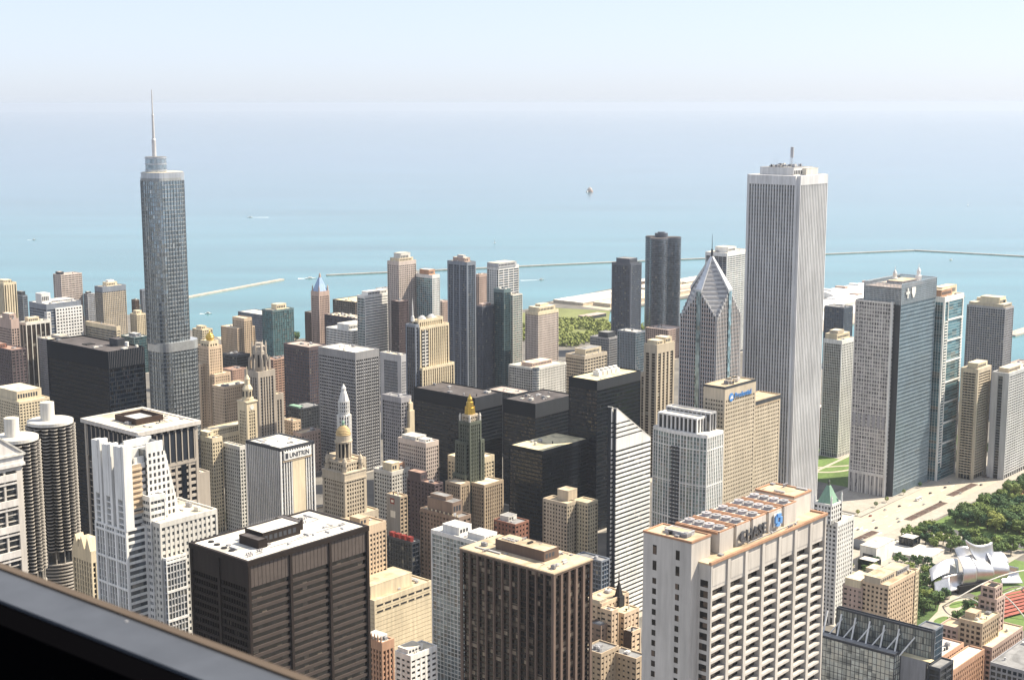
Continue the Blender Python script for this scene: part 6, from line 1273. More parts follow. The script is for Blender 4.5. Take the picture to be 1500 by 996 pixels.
for i in range(6):
    y = Lf - 6 - i * 10.4
    if y < 1: y = 1.2
    bb = MB(); bb.bar((q0[2] - 1, y, 59), (dx + .2, y + 1.2, 74), .6, 8); bb.build('strut', fm('white'), r)
    bb = MB(); bb.bar((q0[2] - 1, y - 3.4, 59), (dx + .2, y - 10.0, 71), .5, 8); bb.build('strut', fm('white'), r)
rooftop(r, (q0[2] + 1.5, dx - .5), (2, 50), 59.3, 7, 77)
# stone block group at the lower edge
a = dict(bw=3.4, pw=1.5, sh=1.6, fh=3.9, top=3, corner=1.6, base=4); gm = glass(BR, 3.4, 3.9)
q, t, p, l_ = GEO['mid100'], GEO['tow100'], GEO['pod100'], GEO['left100']
r = thing('stone_club_building', 'tan stone club building stepping up to a square tower beside the garden', 'club building', (p[0], p[1], 0)); PAV.append((p[0] - 4, p[0] + 60, p[1] - 4, p[1] + 44))
block(r, (0, p[2]), (0, 30), 0, 28, a, 'pinkst', gm, 'yellow'); block(r, (q[0] - p[0], q[0] - p[0] + q[2] - 3), (q[1] - p[1], q[1] - p[1] + 18), 20, 45, a, 'tan', gm, 'yellow')
tx, ty = q[0] - p[0] + q[2] - 2, q[1] - p[1] + 3
block(r, (tx, tx + 15), (ty, ty + 14), 20, 54, a, 'pinkst', gm, 'tan'); block(r, (tx + 1, tx + 14), (ty + 2, ty + 13), 53, 62, dict(a, top=2, base=1), 'pinkst', gm, 'tan'); MB().box(tx + 4, tx + 11, ty + 4.5, ty + 9.5, 61.05, 61.6).build('roof_well', fm('dark'), r); MB().box(tx + .2, tx + 15.3, ty + .8, ty + 13.8, 61.5, 62.2).build('cornice', fm('sand'), r) if 0 else None
block(r, (l_[0] - p[0] - 8, l_[0] - p[0] + 10), (l_[1] - p[1] + 2, l_[1] - p[1] + 16), 0, 36, a, 'pinkst', gm, 'tan')
penthouse(r, q[0] - p[0] + 6, q[0] - p[0] + 16, q[1] - p[1] + 8, q[1] - p[1] + 16, 44, 49, fm('tan'), rf('tan')); rooftop(r, (q[0] - p[0] + 2, q[0] - p[0] + 28), (q[1] - p[1] + 1, q[1] - p[1] + 10), 44, 4, 21); rooftop(r, (28, 54), (3, 8), 27, 3, 6)
q = GEO['pink99']; r = thing('brick_building', 'pink-orange brick building with white roof at the lower photo edge', 'brick building', (q[0], q[1], 0)); PAV.append((q[0] - 3, q[0] + 58, q[1] - 3, q[1] + 30))
block(r, (0, q[2]), (0, 12), 0, 30, dict(a, bw=3, top=4), 'terracotta', gm, 'white'); block(r, (-2, q[2] - 8), (12.1, 30), 0, 34, a, 'terracotta', gm, 'white'); rooftop(r, (2, 44), (13, 28), 33, 7, 31)
tower('grey101', 'office_building', 'grey-roofed stone building with broad windows at the bottom corner of the photo', 'office building', dict(bw=3.6, pw=1.0, sh=1.4, fh=4.2, top=2.5), 'grey', BK, 'grey', units=8)
# ------------------------------------------------------------------ park buildings and band shell
q = GEO['harris']; r = thing('theatre_building', 'white boxy theatre building with a bright blank front beside the avenue', 'theatre', (q[0], q[1], 0))
b = MB(); b.box(0, 36, 0, 16, 0, 15.4); b.build('wall', fm('white'), r); b = MB(); b.box(-.2, 36.2, -.2, 16.2, 15.4, 16); b.build('roof', rf('white'), r); MB().box(-.15, -.01, 3, 13, 2, 9).build('glazing', glass(GY, 3, 4), r)
for k, nm, lb in (('harris_boxa', 'pavilion_box', 'black glass box pavilion with white roof beside the avenue trees'), ('harris_boxb', 'pavilion_box', 'lower black glass box pavilion with white roof nearer the tan building')):
    q = GEO[k]; r = thing(nm, lb, 'pavilion', (q[0], q[1], 0))
    block(r, (0, q[2]), (0, q[3]), 0, q[4], dict(bw=1.8, pw=.15, pd=.2, ins=.35, sh=.2, fh=4, top=.8, corner=.3), 'black', glass(BK, 1.8, 4), 'white', roofz=.2)
r = thing('terrace_roof', 'flat white terrace roof between the hedge and the park trees', 'terrace', (1196, 556, 0)); MB().box(0, 38, 0, 46, 0, 3.6).build('wall', fm('offwhite'), r); MB().box(-.3, 38.3, -.3, 46.3, 3.6, 4.1).build('roof', rf('white'), r)
r = thing('ramp_canopy', 'dark curved canopy over a ramp beside the avenue', 'canopy', (1203, 620, 0))
pts = [(12 * math.cos(R(a)), 4.2 * math.sin(R(a))) for a in range(0, 181, 15)]; b = MB(); n_ = len(pts)
b.faces([(x, 0, z) for x, z in pts] + [(x, 13, z + .8) for x, z in pts], [(i, i + 1, n_ + i + 1, n_ + i) for i in range(n_ - 1)] + [tuple(range(n_ - 1, -1, -1)), tuple(range(n_, 2 * n_))]); b.build('shell', fm('charcoal'), r)
# band shell of curled steel
r = thing('band_shell', 'silver band shell of big curled brushed steel sheets facing red seats', 'band shell', (1152, 494, 0), rz=R(0)); r.scale = (.86, .86, .86)
stl = mat('brushed_steel', (.60, .60, .61), .34, .75, var=.08, scale=.15)
def sheet(p00, p10, p01, p11, bx, by, nm='steel_sheet', n=10, th=.5):
    """a curved sheet between four corners, bulged bx along u and by along v, with thickness"""
    p00, p10, p01, p11, bx, by = map(Vector, (p00, p10, p01, p11, bx, by)); vs = []
    for i in range(n + 1):
        for j in range(n + 1):
            u, v = i / n, j / n
            vs.append((p00 * (1 - u) * (1 - v) + p10 * u * (1 - v) + p01 * (1 - u) * v + p11 * u * v) + bx * math.sin(math.pi * u) + by * math.sin(math.pi * v))
    m_ = n + 1; nrm = (p10 - p00).cross(p01 - p00).normalized() * th
    fs = []
    for i in range(n):
        for j in range(n): fs.append((i * m_ + j, (i + 1) * m_ + j, (i + 1) * m_ + j + 1, i * m_ + j + 1))
    k = len(vs); vs2 = vs + [v - nrm for v in vs]; fs2 = fs + [tuple(k + i for i in reversed(f)) for f in fs]
    for i in range(n):
        for a_, c_ in ((i * m_, (i + 1) * m_), ((i + 1) * m_ + n, i * m_ + n), (i + 1, i), (n * m_ + i, n * m_ + i + 1)): fs2.append((c_, a_, a_ + k, c_ + k))
    b = MB(); b.faces([tuple(v) for v in vs2], fs2); return b.build(nm, stl, r, smooth=True)
sheet((-50, 17, 0), (-37, 6, 0), (-41, 21, 15), (-31, 10, 20), (0, 0, 0), (-3.5, -3, -1), th=.25)
sheet((-37, 13, 3), (-7, 2, 4), (-33, 16, 19), (-3, 5, 18), (0, -.5, 1.2), (-1, 2.5, -1), th=.25)
sheet((-40, 24, 15), (0, 13, 14), (-27, 33, 22), (10, 20, 27), (0, 0, 4), (0, 0, .5), th=.25)
sheet((-11, 5, 6), (4, -3, 6), (0, 17, 33), (12, 8, 30), (0, 0, 0), (-6, -6, 5), th=.25)
sheet((5, -2, 8), (22, -13, 7), (14, 9, 30), (27, -4, 25), (0, 0, 0), (-6, -6, 4), th=.25)
sheet((2, 10, 25), (25, -2, 24), (9, 24, 37), (21, 10, 37), (0, 0, 2.5), (0, 0, -2), th=.25)
sheet((15, 2, 28), (33, -12, 24), (8, 13, 49), (39, -3, 42), (0, 0, -5), (2, 2, -2), th=.25)
sheet((21, -9, 9), (37, -21, 8), (31, -2, 29), (46, -15, 24), (0, 0, 0), (-5, -5, 3), th=.25)
sheet((33, -17, 3), (51, -32, 2), (43, -11, 20), (55, -25, 16), (0, 0, 0), (3, 3, -1), th=.25)
sheet((29, -4, 27), (47, -18, 22), (36, 6, 35), (52, -7, 30), (0, 0, -2), (0, 0, 2), th=.25)
b = MB(); b.box(-26, 30, 4, 22, 0, 14); o = b.build('stage_house', fm('grey'), r); o.rotation_euler = (0, 0, R(-26))
b = MB(); b.box(-18, 22, -4, 5, 0, 8); o = b.build('stage_opening', fm('dark'), r); o.rotation_euler = (0, 0, R(-26))
rr_ = thing('trellis', 'white steel trellis of long curved pipes over the red seating', 'trellis', (1152, 494, 0))
pip = fm('offwhite')
def arc(a, c, h, n=12, rad=.55, nm='arch_pipe'):
    a, c = Vector(a), Vector(c); b = MB(); P = [a + (c - a) * (i / n) + Vector((0, 0, h * math.sin(math.pi * i / n))) for i in range(n + 1)]
    for p_, q_ in zip(P, P[1:]): b.bar(p_, q_, rad, 6)
    return b.build(nm, pip, rr_)
arc((-52, 0, 1), (64, -44, 14), 9); arc((-40, -20, 1), (70, -78, 8), 9)
for i in range(5): t = i / 4; arc((-52 + 110 * t, 2 - 44 * t, 0), (-66 + 112 * t, -52 - 44 * t, 0), 15)
r = thing('seating_bowl', 'rows of red seats in front of the steel band shell', 'seating', (1152, 494, 0)); red = mat('seat_red', (.33, .10, .075), .8, var=.2, scale=.5)
for k in range(7):
    b = MB(); y0 = -22 - k * 6.0; b.faces([(-30 - k * 3, y0 + 14, .3 + k * .25), (46, y0 - 16, .3 + k * .25), (46, y0 - 20.6, .5 + k * .25), (-31 - k * 3, y0 + 9.4, .5 + k * .25)], [(3, 2, 1, 0)]); b.build('seat_row', red, r)
# garden hedge frame
# ------------------------------------------------------------------ trees
def leafmat(name, col):
    m, t, b, N, L = new_mat(name); tc = N.new('ShaderNodeTexCoord'); oi = N.new('ShaderNodeObjectInfo'); ge = N.new('ShaderNodeNewGeometry')
    n = N.new('ShaderNodeTexNoise'); n.inputs['Scale'].default_value = .5; n.inputs['Detail'].default_value = 3; L.new(tc.outputs['Object'], n.inputs['Vector'])
    ad = N.new('ShaderNodeMath'); ad.operation = 'MULTIPLY_ADD'; ad.inputs[1].default_value = .5; L.new(oi.outputs['Random'], ad.inputs[0]); L.new(n.outputs['Fac'], ad.inputs[2])
    k = N.new('ShaderNodeMapRange'); k.inputs['From Min'].default_value = .3; k.inputs['From Max'].default_value = 1.2; k.inputs['To Min'].default_value = .5; k.inputs['To Max'].default_value = 1.7; L.new(ad.outputs[0], k.inputs['Value'])
    hm = N.new('ShaderNodeMix'); hm.data_type = 'RGBA'; hm.inputs[6].default_value = (col[0] * .72, col[1] * .92, col[2] * 1.15, 1); hm.inputs[7].default_value = (col[0] * 1.45, col[1] * 1.15, col[2] * .95, 1); L.new(oi.outputs['Random'], hm.inputs[0])
    sc = N.new('ShaderNodeVectorMath'); sc.operation = 'SCALE'; L.new(hm.outputs[2], sc.inputs[0]); L.new(k.outputs[0], sc.inputs['Scale']); L.new(sc.outputs[0], b.inputs['Base Color']); b.inputs['Roughness'].default_value = .8; b.inputs['Specular IOR Level'].default_value = .15
    return m
leaf = [leafmat('leaf_green', (.095, .145, .045)), leafmat('leaf_olive', (.13, .175, .058)), leafmat('leaf_dark', (.06, .11, .045))]
bark = mat('bark', (.10, .075, .05), .95)
TREES = {}
def make_tree(kind, seed, h, rad, mi, n=760):
    rnd = random.Random(seed); r = thing('tree', 'leafy green park tree', 'tree')
    b = MB(); b.cyl(0, 0, .38, .24, 0, h * .42, 8)
    for i in range(5):
        a = i * 1.257 + rnd.random(); b.bar((0, 0, h * (.24 + .04 * i)), (rad * .55 * math.cos(a), rad * .55 * math.sin(a), h * (.5 + .05 * i)), .13, 5)
    b.build('trunk', bark, r); b = MB(); cl = []
    for i in range(16):
        a = rnd.random() * 6.283; d = rad * .74 * math.sqrt(rnd.random()); z = h * (.44 + .42 * rnd.random()); cl.append((d * math.cos(a), d * math.sin(a), z, rad * rnd.uniform(.26, .46)))
    for i in range(n):
        cx_, cy_, cz_, cr = rnd.choice(cl); u = Vector((rnd.gauss(0, 1), rnd.gauss(0, 1), rnd.gauss(0, 1))).normalized() * cr * rnd.random() ** .2
        p = Vector((cx_, cy_, cz_)) + Vector((u.x, u.y, u.z * .8)); nr = (u.normalized() + Vector((rnd.gauss(0, .3), rnd.gauss(0, .3), rnd.gauss(0, .3) + .25))).normalized(); t1 = nr.orthogonal().normalized(); t2 = nr.cross(t1); s_ = rnd.uniform(.45, .9)
        b.faces([tuple(p + t1 * s_), tuple(p + t2 * s_ * .7), tuple(p - t1 * s_), tuple(p - t2 * s_ * .7)], [(0, 1, 2, 3)])
    b.build('crown', leaf[mi], r); TREES[kind] = [r, False]; return r
for i, (h, rad, mi) in enumerate(((11, 5.6, 0), (12.5, 6.4, 1), (9.5, 5.0, 0), (10, 5.2, 2), (8, 4.2, 1), (9, 4.4, 2))): make_tree(i, 50 + i, h, rad, mi)
def plant(kind, x, y, s, label, group, rz=0):
    src, used = TREES[kind]; o = src if not used else copy_tree(src); TREES[kind][1] = True
    o.location = (x, y, 0); o.rotation_euler = (0, 0, rz); o.scale = (s, s, s); o['label'] = label; o['group'] = group
NT = 0
def scatter(poly, n, mind, kinds, smin, smax, label, group, seed, avoid=()):
    global NT
    rnd = random.Random(seed); pts = []; xs = [p[0] for p in poly]; ys = [p[1] for p in poly]; tries = 0
    def inside(x, y):
        c = False
        for (x1, y1), (x2, y2) in zip(poly, poly[1:] + poly[:1]):
            if (y1 > y) != (y2 > y) and x < (x2 - x1) * (y - y1) / (y2 - y1) + x1: c = not c
        return c
    while len(pts) < n and tries < n * 60:
        tries += 1; x = rnd.uniform(min(xs), max(xs)); y = rnd.uniform(min(ys), max(ys))
        if not inside(x, y) or any((x - a) ** 2 + (y - c) ** 2 < mind * mind for a, c in pts): continue
        if any(a0 < x < a1 and b0 < y < b1 for a0, a1, b0, b1 in avoid): continue
        pts.append((x, y)); plant(rnd.choice(kinds), x, y, rnd.uniform(smin, smax), label, group, rnd.random() * 6.28); NT += 1
scatter([(1330, 590), (1328, 540), (1324, 480), (1340, 490), (1430, 545), (1590, 596), (1440, 592)], 118, 9.6, (0, 1, 2, 3), 1.25, 1.7, 'dense green park tree in the wood south of the pale avenue', 'trees of the park wood south of the avenue', 1, avoid=((1428, 1470, 553, 580),))
scatter([(1236, 606), (1292, 600), (1290, 500), (1240, 520)], 40, 8.4, (0, 2, 3), 1.05, 1.35, 'green tree between the white terrace roof and the sunken road', 'trees beside the white terrace roof', 2)
scatter([(1180, 600), (1192, 600), (1194, 535), (1178, 535)], 13, 5.2, (3, 5), .7, .85, 'clipped dark tree in the hedge row beside the white terrace', 'hedge row trees beside the terrace', 3)
scatter([(1098, 520), (1160, 555), (1150, 505), (1090, 496)], 20, 7, (3, 5, 0), 1.0, 1.35, 'dark green garden tree at the foot of the band shell', 'garden trees near the band shell', 4)
scatter([(1030, 520), (1098, 540), (1100, 502), (1040, 494)], 20, 7, (3, 5), 1.05, 1.4, 'dark garden tree beside the tan building with paired windows', 'garden trees beside the tan building', 5)
scatter([(1020, 462), (1110, 476), (1130, 470), (1100, 450), (1030, 440)], 16, 8, (3, 0, 5), .9, 1.2, 'dark tree on the near side of the garden walk', 'trees along the near side of the garden walk', 6)
scatter([(1400, 830), (1560, 850), (1700, 860), (1700, 905), (1400, 905)], 22, 10, (0, 1), 1.1, 1.4, 'green tree beyond the oval lawn between the towers', 'trees behind the oval lawn', 7)
scatter([(1500, 740), (1550, 745), (1560, 790), (1530, 780)], 7, 9, (0, 3), .8, 1.0, 'green tree along the near edge of the oval lawn', 'trees along the oval lawn', 8)
wb = MB(); rnd = random.Random(77)
for i in range(420):
    x, y = rnd.uniform(1880, 2140), rnd.uniform(1535, 1730)
    if (x - 2140) * .5 + (y - 1690) > 20 or (2000 < x < 2060 and 1600 < y < 1640): continue
    rr0 = rnd.uniform(6, 10)
    for k in range(26):
        u = Vector((rnd.gauss(0, 1), rnd.gauss(0, 1), abs(rnd.gauss(0, 1)))).normalized(); p = Vector((x, y, 1)) + Vector((u.x * rr0, u.y * rr0, u.z * rr0 * .95)); nr = (u + Vector((rnd.gauss(0, .4), rnd.gauss(0, .4), rnd.gauss(0, .4)))).normalized(); t1 = nr.orthogonal().normalized(); t2 = nr.cross(t1); s_ = rnd.uniform(1.6, 3.2)
        wb.faces([tuple(p + t1 * s_), tuple(p + t2 * s_ * .8), tuple(p - t1 * s_), tuple(p - t2 * s_ * .8)], [(0, 1, 2, 3)])
wo = wb.build('woods', leaf[1]); wo['kind'] = 'stuff'
scatter([(1530, 690), (1640, 676), (1700, 660), (1700, 690), (1560, 720)], 12, 9, (0, 3), .8, 1.1, 'shaded tree below the slab towers on the avenue', 'trees below the slab towers', 10)
scatter([(850, 1140), (880, 1100), (890, 1130), (870, 1165)], 7, 7, (3, 5), .6, .9, 'small green street tree near the yellow bus', 'street trees near the yellow bus', 11)
scatter([(1130, 604), (1160, 604), (1162, 574), (1130, 570)], 8, 7, (3, 0), .7, .95, 'green tree beside the lower black glass pavilion', 'trees beside the lower pavilion', 12)
scatter([(1600, 1960), (1640, 1940), (1660, 1900), (1610, 1920)], 6, 12, (1, 0), 1.2, 1.6, 'green tree near the beach behind the office blocks', 'trees near the beach', 13)
for i, (x, y) in enumerate(((860, 740), (864, 746), (872, 742))): pass
# ------------------------------------------------------------------ vehicles and street furniture
tyre = mat('tyre_rubber', (.03, .03, .03), .9); cgl = glass((.03, .035, .04), 2, 2, blinds=0)
def car(label, col, x, y, rz, group=None, L_=4.5, hgt=1.45):
    r = thing('car', label, 'car', (x, y, .06), rz, group); m = mat('car_paint_' + col[0], col[1], .3, .3, var=.03)
    b = MB(); b.prism([(-L_ / 2, -.88), (L_ / 2 - .15, -.88), (L_ / 2, -.6), (L_ / 2, .6), (L_ / 2 - .15, .88), (-L_ / 2, .88)], .28, .86); b.build('body', m, r)
    b = MB(); b.prism([(-1.5, -.8), (1.0, -.8), (1.0, .8), (-1.5, .8)], .86, hgt, [(-1.0, -.66), (.35, -.66), (.35, .66), (-1.0, .66)]); b.build('cabin_glass', cgl, r)
    MB().box(-.95, .3, -.62, .62, hgt, hgt + .05).build('roof', m, r)
    for sx in (-1.35, 1.35):
        for sy in (-.84, .84):
            w_ = MB(); w_.cyl(0, 0, .33, .33, -.11, .11, 12); o = w_.build('wheel', tyre, r, loc=(sx, sy, .33)); o.rotation_euler = (R(90), 0, 0)
    return r
dk = ('black', (.03, .03, .035)); wt = ('white', (.7, .7, .68)); rd = ('red', (.35, .05, .04)); sv = ('silver', (.45, .46, .48))
for x, y in ((1266, 641), (1236, 660), (1352, 659), (1420, 657), (1452, 655), (1206, 655), (1488, 630), (1395, 634)): car('dark car driving along the pale avenue', dk, x, y, R(-1), 'dark cars on the avenue')
for x, y in ((1180, 642), (1288, 655), (1310, 640), (1375, 643), (1440, 632), (1475, 661), (1510, 636), (1535, 659), (1600, 637), (1222, 633)): car('white car driving along the pale avenue', wt, x, y, R(-1), 'white cars on the avenue')
for x, y in ((1276, 700), (1283, 720), (1270, 745), (1300, 634), (1250, 652), (1590, 657), (1625, 634)): car('silver car driving near the crossing of the avenue', sv, x, y, R(-1) if y < 690 else R(90), 'silver cars by the crossing')
for i in range(6):
    x = 1255 + i * 34 + (i % 3) * 5
    r = thing('street_tree', 'small round street tree in the pale sidewalk below the glass towers', 'tree', (x, 676, .15), 0, 'street trees below the glass towers'); MB().cyl(0, 0, .16, .12, 0, 3, 6).build('trunk', bark, r)
    b = MB(); rnd = random.Random(i)
    for k in range(160):
        u = Vector((rnd.gauss(0, 1), rnd.gauss(0, 1), rnd.gauss(0, 1))).normalized(); p = Vector((u.x * 2.1, u.y * 2.1, 4.2 + u.z * 1.9)); n_ = (u + Vector((rnd.gauss(0, .3), rnd.gauss(0, .3), rnd.gauss(0, .3)))).normalized(); t1 = n_.orthogonal().normalized(); t2 = n_.cross(t1)
        b.faces([tuple(p + t1 * .5), tuple(p + t2 * .4), tuple(p - t1 * .5), tuple(p - t2 * .4)], [(0, 1, 2, 3)])
    b.build('crown', leaf[i % 3], r)
car('red car waiting by the sidewalk under the blue glass tower', rd, 1300, 671 - 6, R(-1)); car('white car near the crossing of the avenue', wt, 1330, 664, R(-1)); car('silver car on the far stretch of the avenue', sv, 1560, 652, R(-1))
def bus(label, col, x, y, z, rz, L_=12.0):
    r = thing('bus', label, 'bus', (x, y, z), rz); m = mat('bus_paint_' + col[0], col[1], .4, var=.04)
    MB().box(-L_ / 2, L_ / 2, -1.25, 1.25, .45, 3.1).build('body', m, r)
    b = MB(); 
    for i in range(6): b.box(-L_ / 2 + .6 + i * (L_ - 1) / 6, -L_ / 2 + .6 + (i + .82) * (L_ - 1) / 6, -1.28, 1.28, 1.5, 2.5)
    b.box(L_ / 2 - .2, L_ / 2 + .03, -1.1, 1.1, 1.4, 2.7); b.build('window_pane', cgl, r)
    MB().box(-L_ / 4, L_ / 5, -.7, .7, 3.1, 3.35).build('roof_unit', fm('lightgrey'), r)
    for sx in (-L_ / 2 + 2.4, L_ / 2 - 2.4):
        for sy in (-1.15, 1.15):
            w_ = MB(); w_.cyl(0, 0, .48, .48, -.14, .14, 12); o = w_.build('wheel', tyre, r, loc=(sx, sy, .48)); o.rotation_euler = (R(90), 0, 0)
bus('white bus on the pale avenue in front of the blue glass tower', wt, 1388, 655, .06, R(-1)); bus('bright yellow bus in the street beside the white sign tower', ('yellow', (.75, .42, .02)), 880, 1137, .06, R(78))
def lamp(x, y, label, h=11):
    r = thing('street_lamp', label, 'street lamp', (x, y, 0), group='white lamp posts by the terrace'); b = MB(); b.cyl(0, 0, .3, .2, 0, h, 8); b.build('pole', fm('white'), r); b = MB(); b.box(-.5, .5, -.5, .5, h, h + 1.4); b.build('lamp_head', fm('white'), r)
lamp(1231, 596, 'white lamp post standing between the black pavilion and the white terrace'); lamp(1245, 572, 'white lamp post at the edge of the trees by the terrace')
# ------------------------------------------------------------------ lakefront: plant, pier, breakwaters, boats
r = thing('filtration_plant', 'wide low white-roofed filtration plant on the lakefront', 'water plant', (2300, 1770, 0))
for x0, x1, y0, y1, h in ((0, 250, 60, 140, 6), (20, 240, 5, 50, 7), (260, 400, 90, 150, 9), (262, 520, 10, 80, 6), (420, 545, 92, 140, 7)):
    MB().box(x0, x1, y0, y1, 0, h).build('wall', fm('sand'), r); MB().box(x0 - .5, x1 + .5, y0 - .5, y1 + .5, h, h + .6).build('roof', rf('white' if y0 > 50 else 'cream'), r)
for x0, y0, w_, d_ in ((60, 14, 60, 24), (150, 75, 70, 30), (300, 24, 90, 30)): MB().box(x0, x0 + w_, y0, y0 + d_, 7.5, 8.1).build('roof_panel', fm('pinkst'), r)
r = thing('shed_building', 'dark low shed on the dry grass of the lakefront park', 'shed', (2190, 1705, 0)); MB().box(-35, 25, 0, 22, 0, 6).build('wall', fm('charcoal'), r); MB().box(-35.5, 25.5, -.5, 22.5, 6, 6.5).build('roof', rf('pink'), r)
r = thing('pump_house', 'purple-grey pump house at the far end of the filtration plant', 'pump house', (2600, 1905, 0)); MB().box(0, 90, 0, 26, 0, 16).build('wall', fm('brown'), r); MB().box(-.5, 90.5, -.5, 26.5, 16, 16.6).build('roof', rf('white'), r)
flat('pier', [(2050, 1290), (2960, 1300), (2965, 1530), (2560, 1530), (2100, 1400)], 1.0, mat('pier_paving', (.40, .35, .30), .95), depth=4)
pw = [('exhibition_hall', 'long white barrel-roofed pier hall at the front', 2240, 1330, 420, 46, 14), ('exhibition_hall', 'white gabled pier hall behind the barrel-roofed one', 2380, 1400, 380, 50, 18), ('exhibition_hall', 'tallest white pier hall with bright stepped roof', 2640, 1440, 240, 60, 26)]
for nm, lb, x, y, w_, d_, h in pw:
    r = thing(nm, lb, 'pier hall', (x, y, 1)); MB().box(0, w_, 0, d_, 0, h * .6).build('wall', fm('offwhite'), r); b = MB(); pts = [(d_ / 2 + d_ / 2 * math.cos(R(a)), h * .6 + h * .4 * math.sin(R(a))) for a in range(0, 181, 20)]; n_ = len(pts)
    b.faces([(0, y_, z_) for y_, z_ in pts] + [(w_, y_, z_) for y_, z_ in pts], [(i, i + 1, n_ + i + 1, n_ + i) for i in range(n_ - 1)] + [tuple(range(n_ - 1, -1, -1)), tuple(range(n_, 2 * n_))]); b.build('roof', fm('white'), r)
    for i in range(4): MB().box(w_ * (i + .3) / 4, w_ * (i + .5) / 4, d_ * .3, d_ * .7, h * .9, h * 1.12).build('roof_vent', fm('pinkst' if i % 2 else 'white'), r)
stone = mat('breakwater_stone', (.42, .38, .33), .95, var=.25, scale=.05)
def breakwater(pts, label, wd_=9):
    r = thing('breakwater', label, 'breakwater', (0, 0, 0)); b = MB()
    for (x0, y0), (x1, y1) in zip(pts, pts[1:]):
        d = Vector((x1 - x0, y1 - y0)).normalized(); s_ = Vector((-d.y, d.x)) * wd_ / 2; b.prism([(x0 - s_.x, y0 - s_.y), (x1 - s_.x, y1 - s_.y), (x1 + s_.x, y1 + s_.y), (x0 + s_.x, y0 + s_.y)], -3, .6)
    b.build('wall', stone, r)
breakwater([(1700, 2530), (1871, 2573), (2191, 2659)], 'nearer slanting stone breakwater in the lake beyond the rounded skyscraper', 12)
breakwater([(2316, 2643), (3006, 2285), (3240, 2151), (3557, 1957), (3803, 1822), (3849, 1525), (3852, 1300)], 'long thin breakwater line across the lake behind the towers', 9)
r = thing('harbour_mole', 'small tree covered stone spit in the harbour at the photo edge', 'spit', (2540, 1020, 0)); b = MB(); b.prism([(-30, -14), (240, -10), (240, 12), (-30, 10)], -3, .8); b.build('wall', stone, r)
r = thing('intake_crib', 'round orange and white water intake crib standing far out in the lake', 'water crib', (5361, 4222, -2)); r.scale = (.8, .8, .75); b = MB(); b.lathe(0, 0, [(19, 0), (19, 9), (16, 9.2)], 20); b.build('base', fm('rosebrick'), r); b = MB(); b.lathe(0, 0, [(14, 9), (14, 20), (10, 21), (9, 26)], 16); b.build('house', fm('blush'), r); b = MB(); b.box(-30, -15, -4, 4, 0, 8); b.build('landing', fm('white'), r); b = MB(); b.cyl(0, 0, 2, 1.5, 26, 36, 8); b.build('light_tower', fm('white'), r)
foam = mat('wake_foam', (.75, .78, .78), .9)
def boat(label, x, y, rz, L_=16, wake=40, sail=0):
    r = thing('sailboat' if sail else 'motor_boat', label, 'sailboat' if sail else 'boat', (x, y, -2), rz)
    b = MB(); w_ = L_ * .28; b.prism([(-L_ / 2, -w_ * .4), (L_ * .2, -w_ * .4), (L_ / 2, 0), (L_ * .2, w_ * .4), (-L_ / 2, w_ * .4)], -.3, 1.2, [(-L_ / 2, -w_ / 2), (L_ * .22, -w_ / 2), (L_ * .56, 0), (L_ * .22, w_ / 2), (-L_ / 2, w_ / 2)]); b.build('hull', fm('white'), r)
    if sail:
        b = MB(); b.faces([(0, -.1, 2), (-L_ * .42, -.1, 2), (0, -.1, L_ * 1.3), (0, .1, 2), (-L_ * .42, .1, 2), (0, .1, L_ * 1.3)], [(0, 2, 1), (3, 4, 5), (0, 1, 4, 3), (1, 2, 5, 4), (2, 0, 3, 5)]); b.build('sail', fm('white'), r); MB().cyl(.1, 0, .12, .1, 1, L_ * 1.35, 6).build('mast', fm('lightgrey'), r)
    else: MB().box(-L_ * .25, L_ * .12, -w_ * .32, w_ * .32, 1.2, 3.4).build('cabin', fm('offwhite'), r)
    if wake: b = MB(); b.faces([(-L_ * .4, -w_ * .3, .05), (-L_ * .4, w_ * .3, .05), (-L_ * .4 - wake, w_ * .9, .05), (-L_ * .4 - wake, -w_ * .9, .05)], [(0, 1, 2, 3)]); b.build('wake', foam, r)
boat('white motor boat with long wake beyond the rounded skyscraper', 3337, 4226, R(135), 22, 60); boat('tiny white sailboat far out beside the pale grooved skyscraper', 5650, 2478, R(20), 16, 0, 1)
boat('small white sailboat alone on open water above the white tower', 3199, 2885, R(60), 12, 0, 1); boat('white motor boat racing towards the lakefront park', 2594, 2190, R(-35), 13, 46)
boat('white tour boat passing the gap between the breakwaters', 2254, 2629, R(-40), 26, 20); boat('white motor boat close to the shore beside the rounded skyscraper', 1735, 2338, R(-50), 14, 12); boat('far white boat over the cream ribbed high-rise', 2344, 4030, R(-45), 12, 16)
boat('white boat near the long breakwater by the brown gridded tower', 3640, 1640, R(-20), 12, 0); 
# ------------------------------------------------------------------ sidewalks round the buildings (each a kerb above the street)
for i, (x0, x1, y0, y1) in enumerate(PAV):
    if x0 > 1290 and y0 < 680: y0 = max(y0, 680.5)
    o = MB().box(x0, x1, y0, y1, -.2, .12 + .003 * (i % 40)).build('sidewalk', paving); o['kind'] = 'structure'
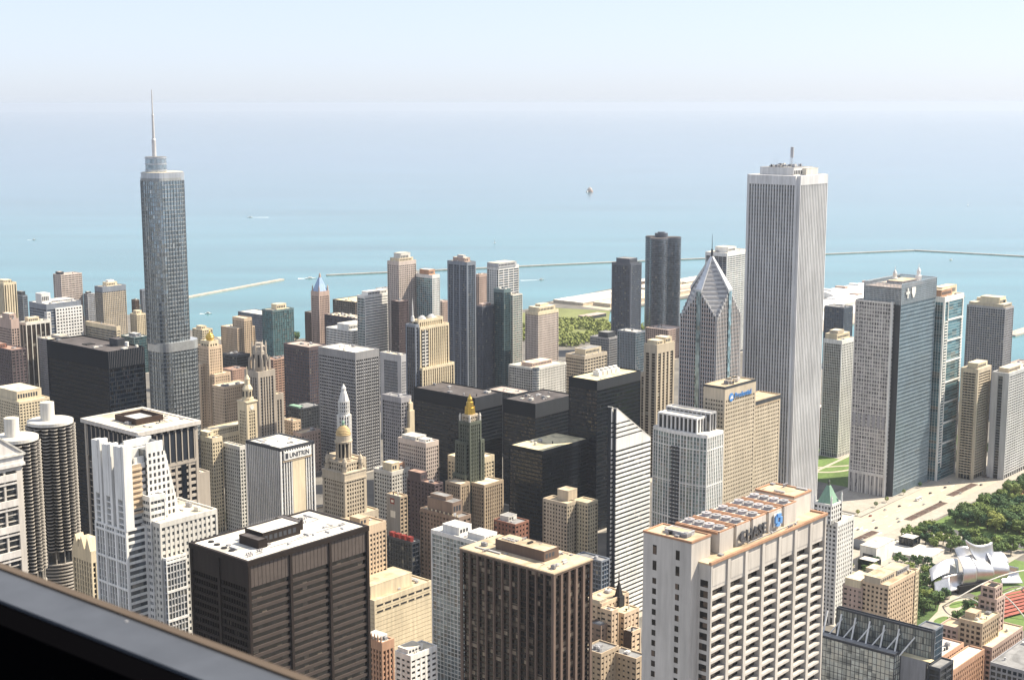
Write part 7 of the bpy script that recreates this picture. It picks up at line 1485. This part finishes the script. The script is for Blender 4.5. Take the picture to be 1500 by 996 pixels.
# ------------------------------------------------------------------ the window ledge the photograph looks over
P_ = lambda x, y: (CX + 2 * (x - 14.3985), CY + 2 * (y - 17.7769))
zs = CZ - .9
A0, A1 = Vector(P_(15.07530514, 19.03838102)), Vector(P_(15.08762537, 18.61161078)); B0, B1 = Vector(P_(15.0309092, 18.95891099)), Vector(P_(15.04116059, 18.66418922))
def ext_(a, c, t): return a + (c - a) * t
a0, a1 = ext_(A0, A1, -3), ext_(A0, A1, 4); b0, b1 = ext_(B0, B1, -4.2), ext_(B0, B1, 5.6)
r = thing('window_ledge', 'grey metal window ledge with a brown outer edge and wall below blackened for shade', 'window ledge', (0, 0, 0))
d = (a1 - a0).normalized(); out_ = Vector((-d.y, d.x)); out_ = out_ if out_.x > 0 else -out_
ledge = mat('ledge_metal', (.074, .082, .097), .5, .2, var=.2, scale=9); edge = mat('ledge_edge', (.085, .06, .038), .6, var=.1, scale=5); shade_blk = mat('wall_shade_black', (.002, .002, .0025), .9, var=.1, spec=0.0)  # the unlit wall's shade is put into its near-black colour
def strip(p0, p1, q1, q0, z0, z1, m, nm): b = MB(); b.prism([tuple(p0), tuple(p1), tuple(q1), tuple(q0)], z0, z1); return b.build(nm, m, r)
strip(b0, b1, a1, a0, zs - .05, zs, ledge, 'sill')
strip(a0 + out_ * .001, a1 + out_ * .001, a1 + out_ * .019, a0 + out_ * .019, zs - .06, zs + .004, edge, 'outer_edge')
strip(b0 - out_ * .06, b1 - out_ * .06, b1 - out_ * .001, b0 - out_ * .001, zs - 1.4, zs - .006, shade_blk, 'lower_wall')
sb = MB()
for k in range(9): p_ = a0 + (a1 - a0) * (k + .5) / 9 - out_ * .012; sb.cyl(p_.x, p_.y, .0035, .003, zs, zs + .0015, 10)
sb.build('screw_trim', fm('grey'), r)
strip(b0 - out_ * 3.0, b1 - out_ * 3.0, b1 - out_ * .061, b0 - out_ * .061, zs - 1.5, zs - 1.4, shade_blk, 'floor')
# ------------------------------------------------------------------ summer haze over city and lake
hb = MB(); hb.box(-84000, 84000, -84000, 84000, -6.0, 446.0); hz = hb.build('haze', None); hz['kind'] = 'stuff'
m = bpy.data.materials.new('haze'); m.use_nodes = True; t = m.node_tree; t.nodes.remove(t.nodes['Principled BSDF']); v = t.nodes.new('ShaderNodeVolumePrincipled')
v.inputs['Color'].default_value = (.605, .655, .735, 1); v.inputs['Density'].default_value = HAZE; v.inputs['Anisotropy'].default_value = .2
t.nodes.links if 0 else t.links.new(v.outputs[0], t.nodes['Material Output'].inputs['Volume']); hz.data.materials.append(m)
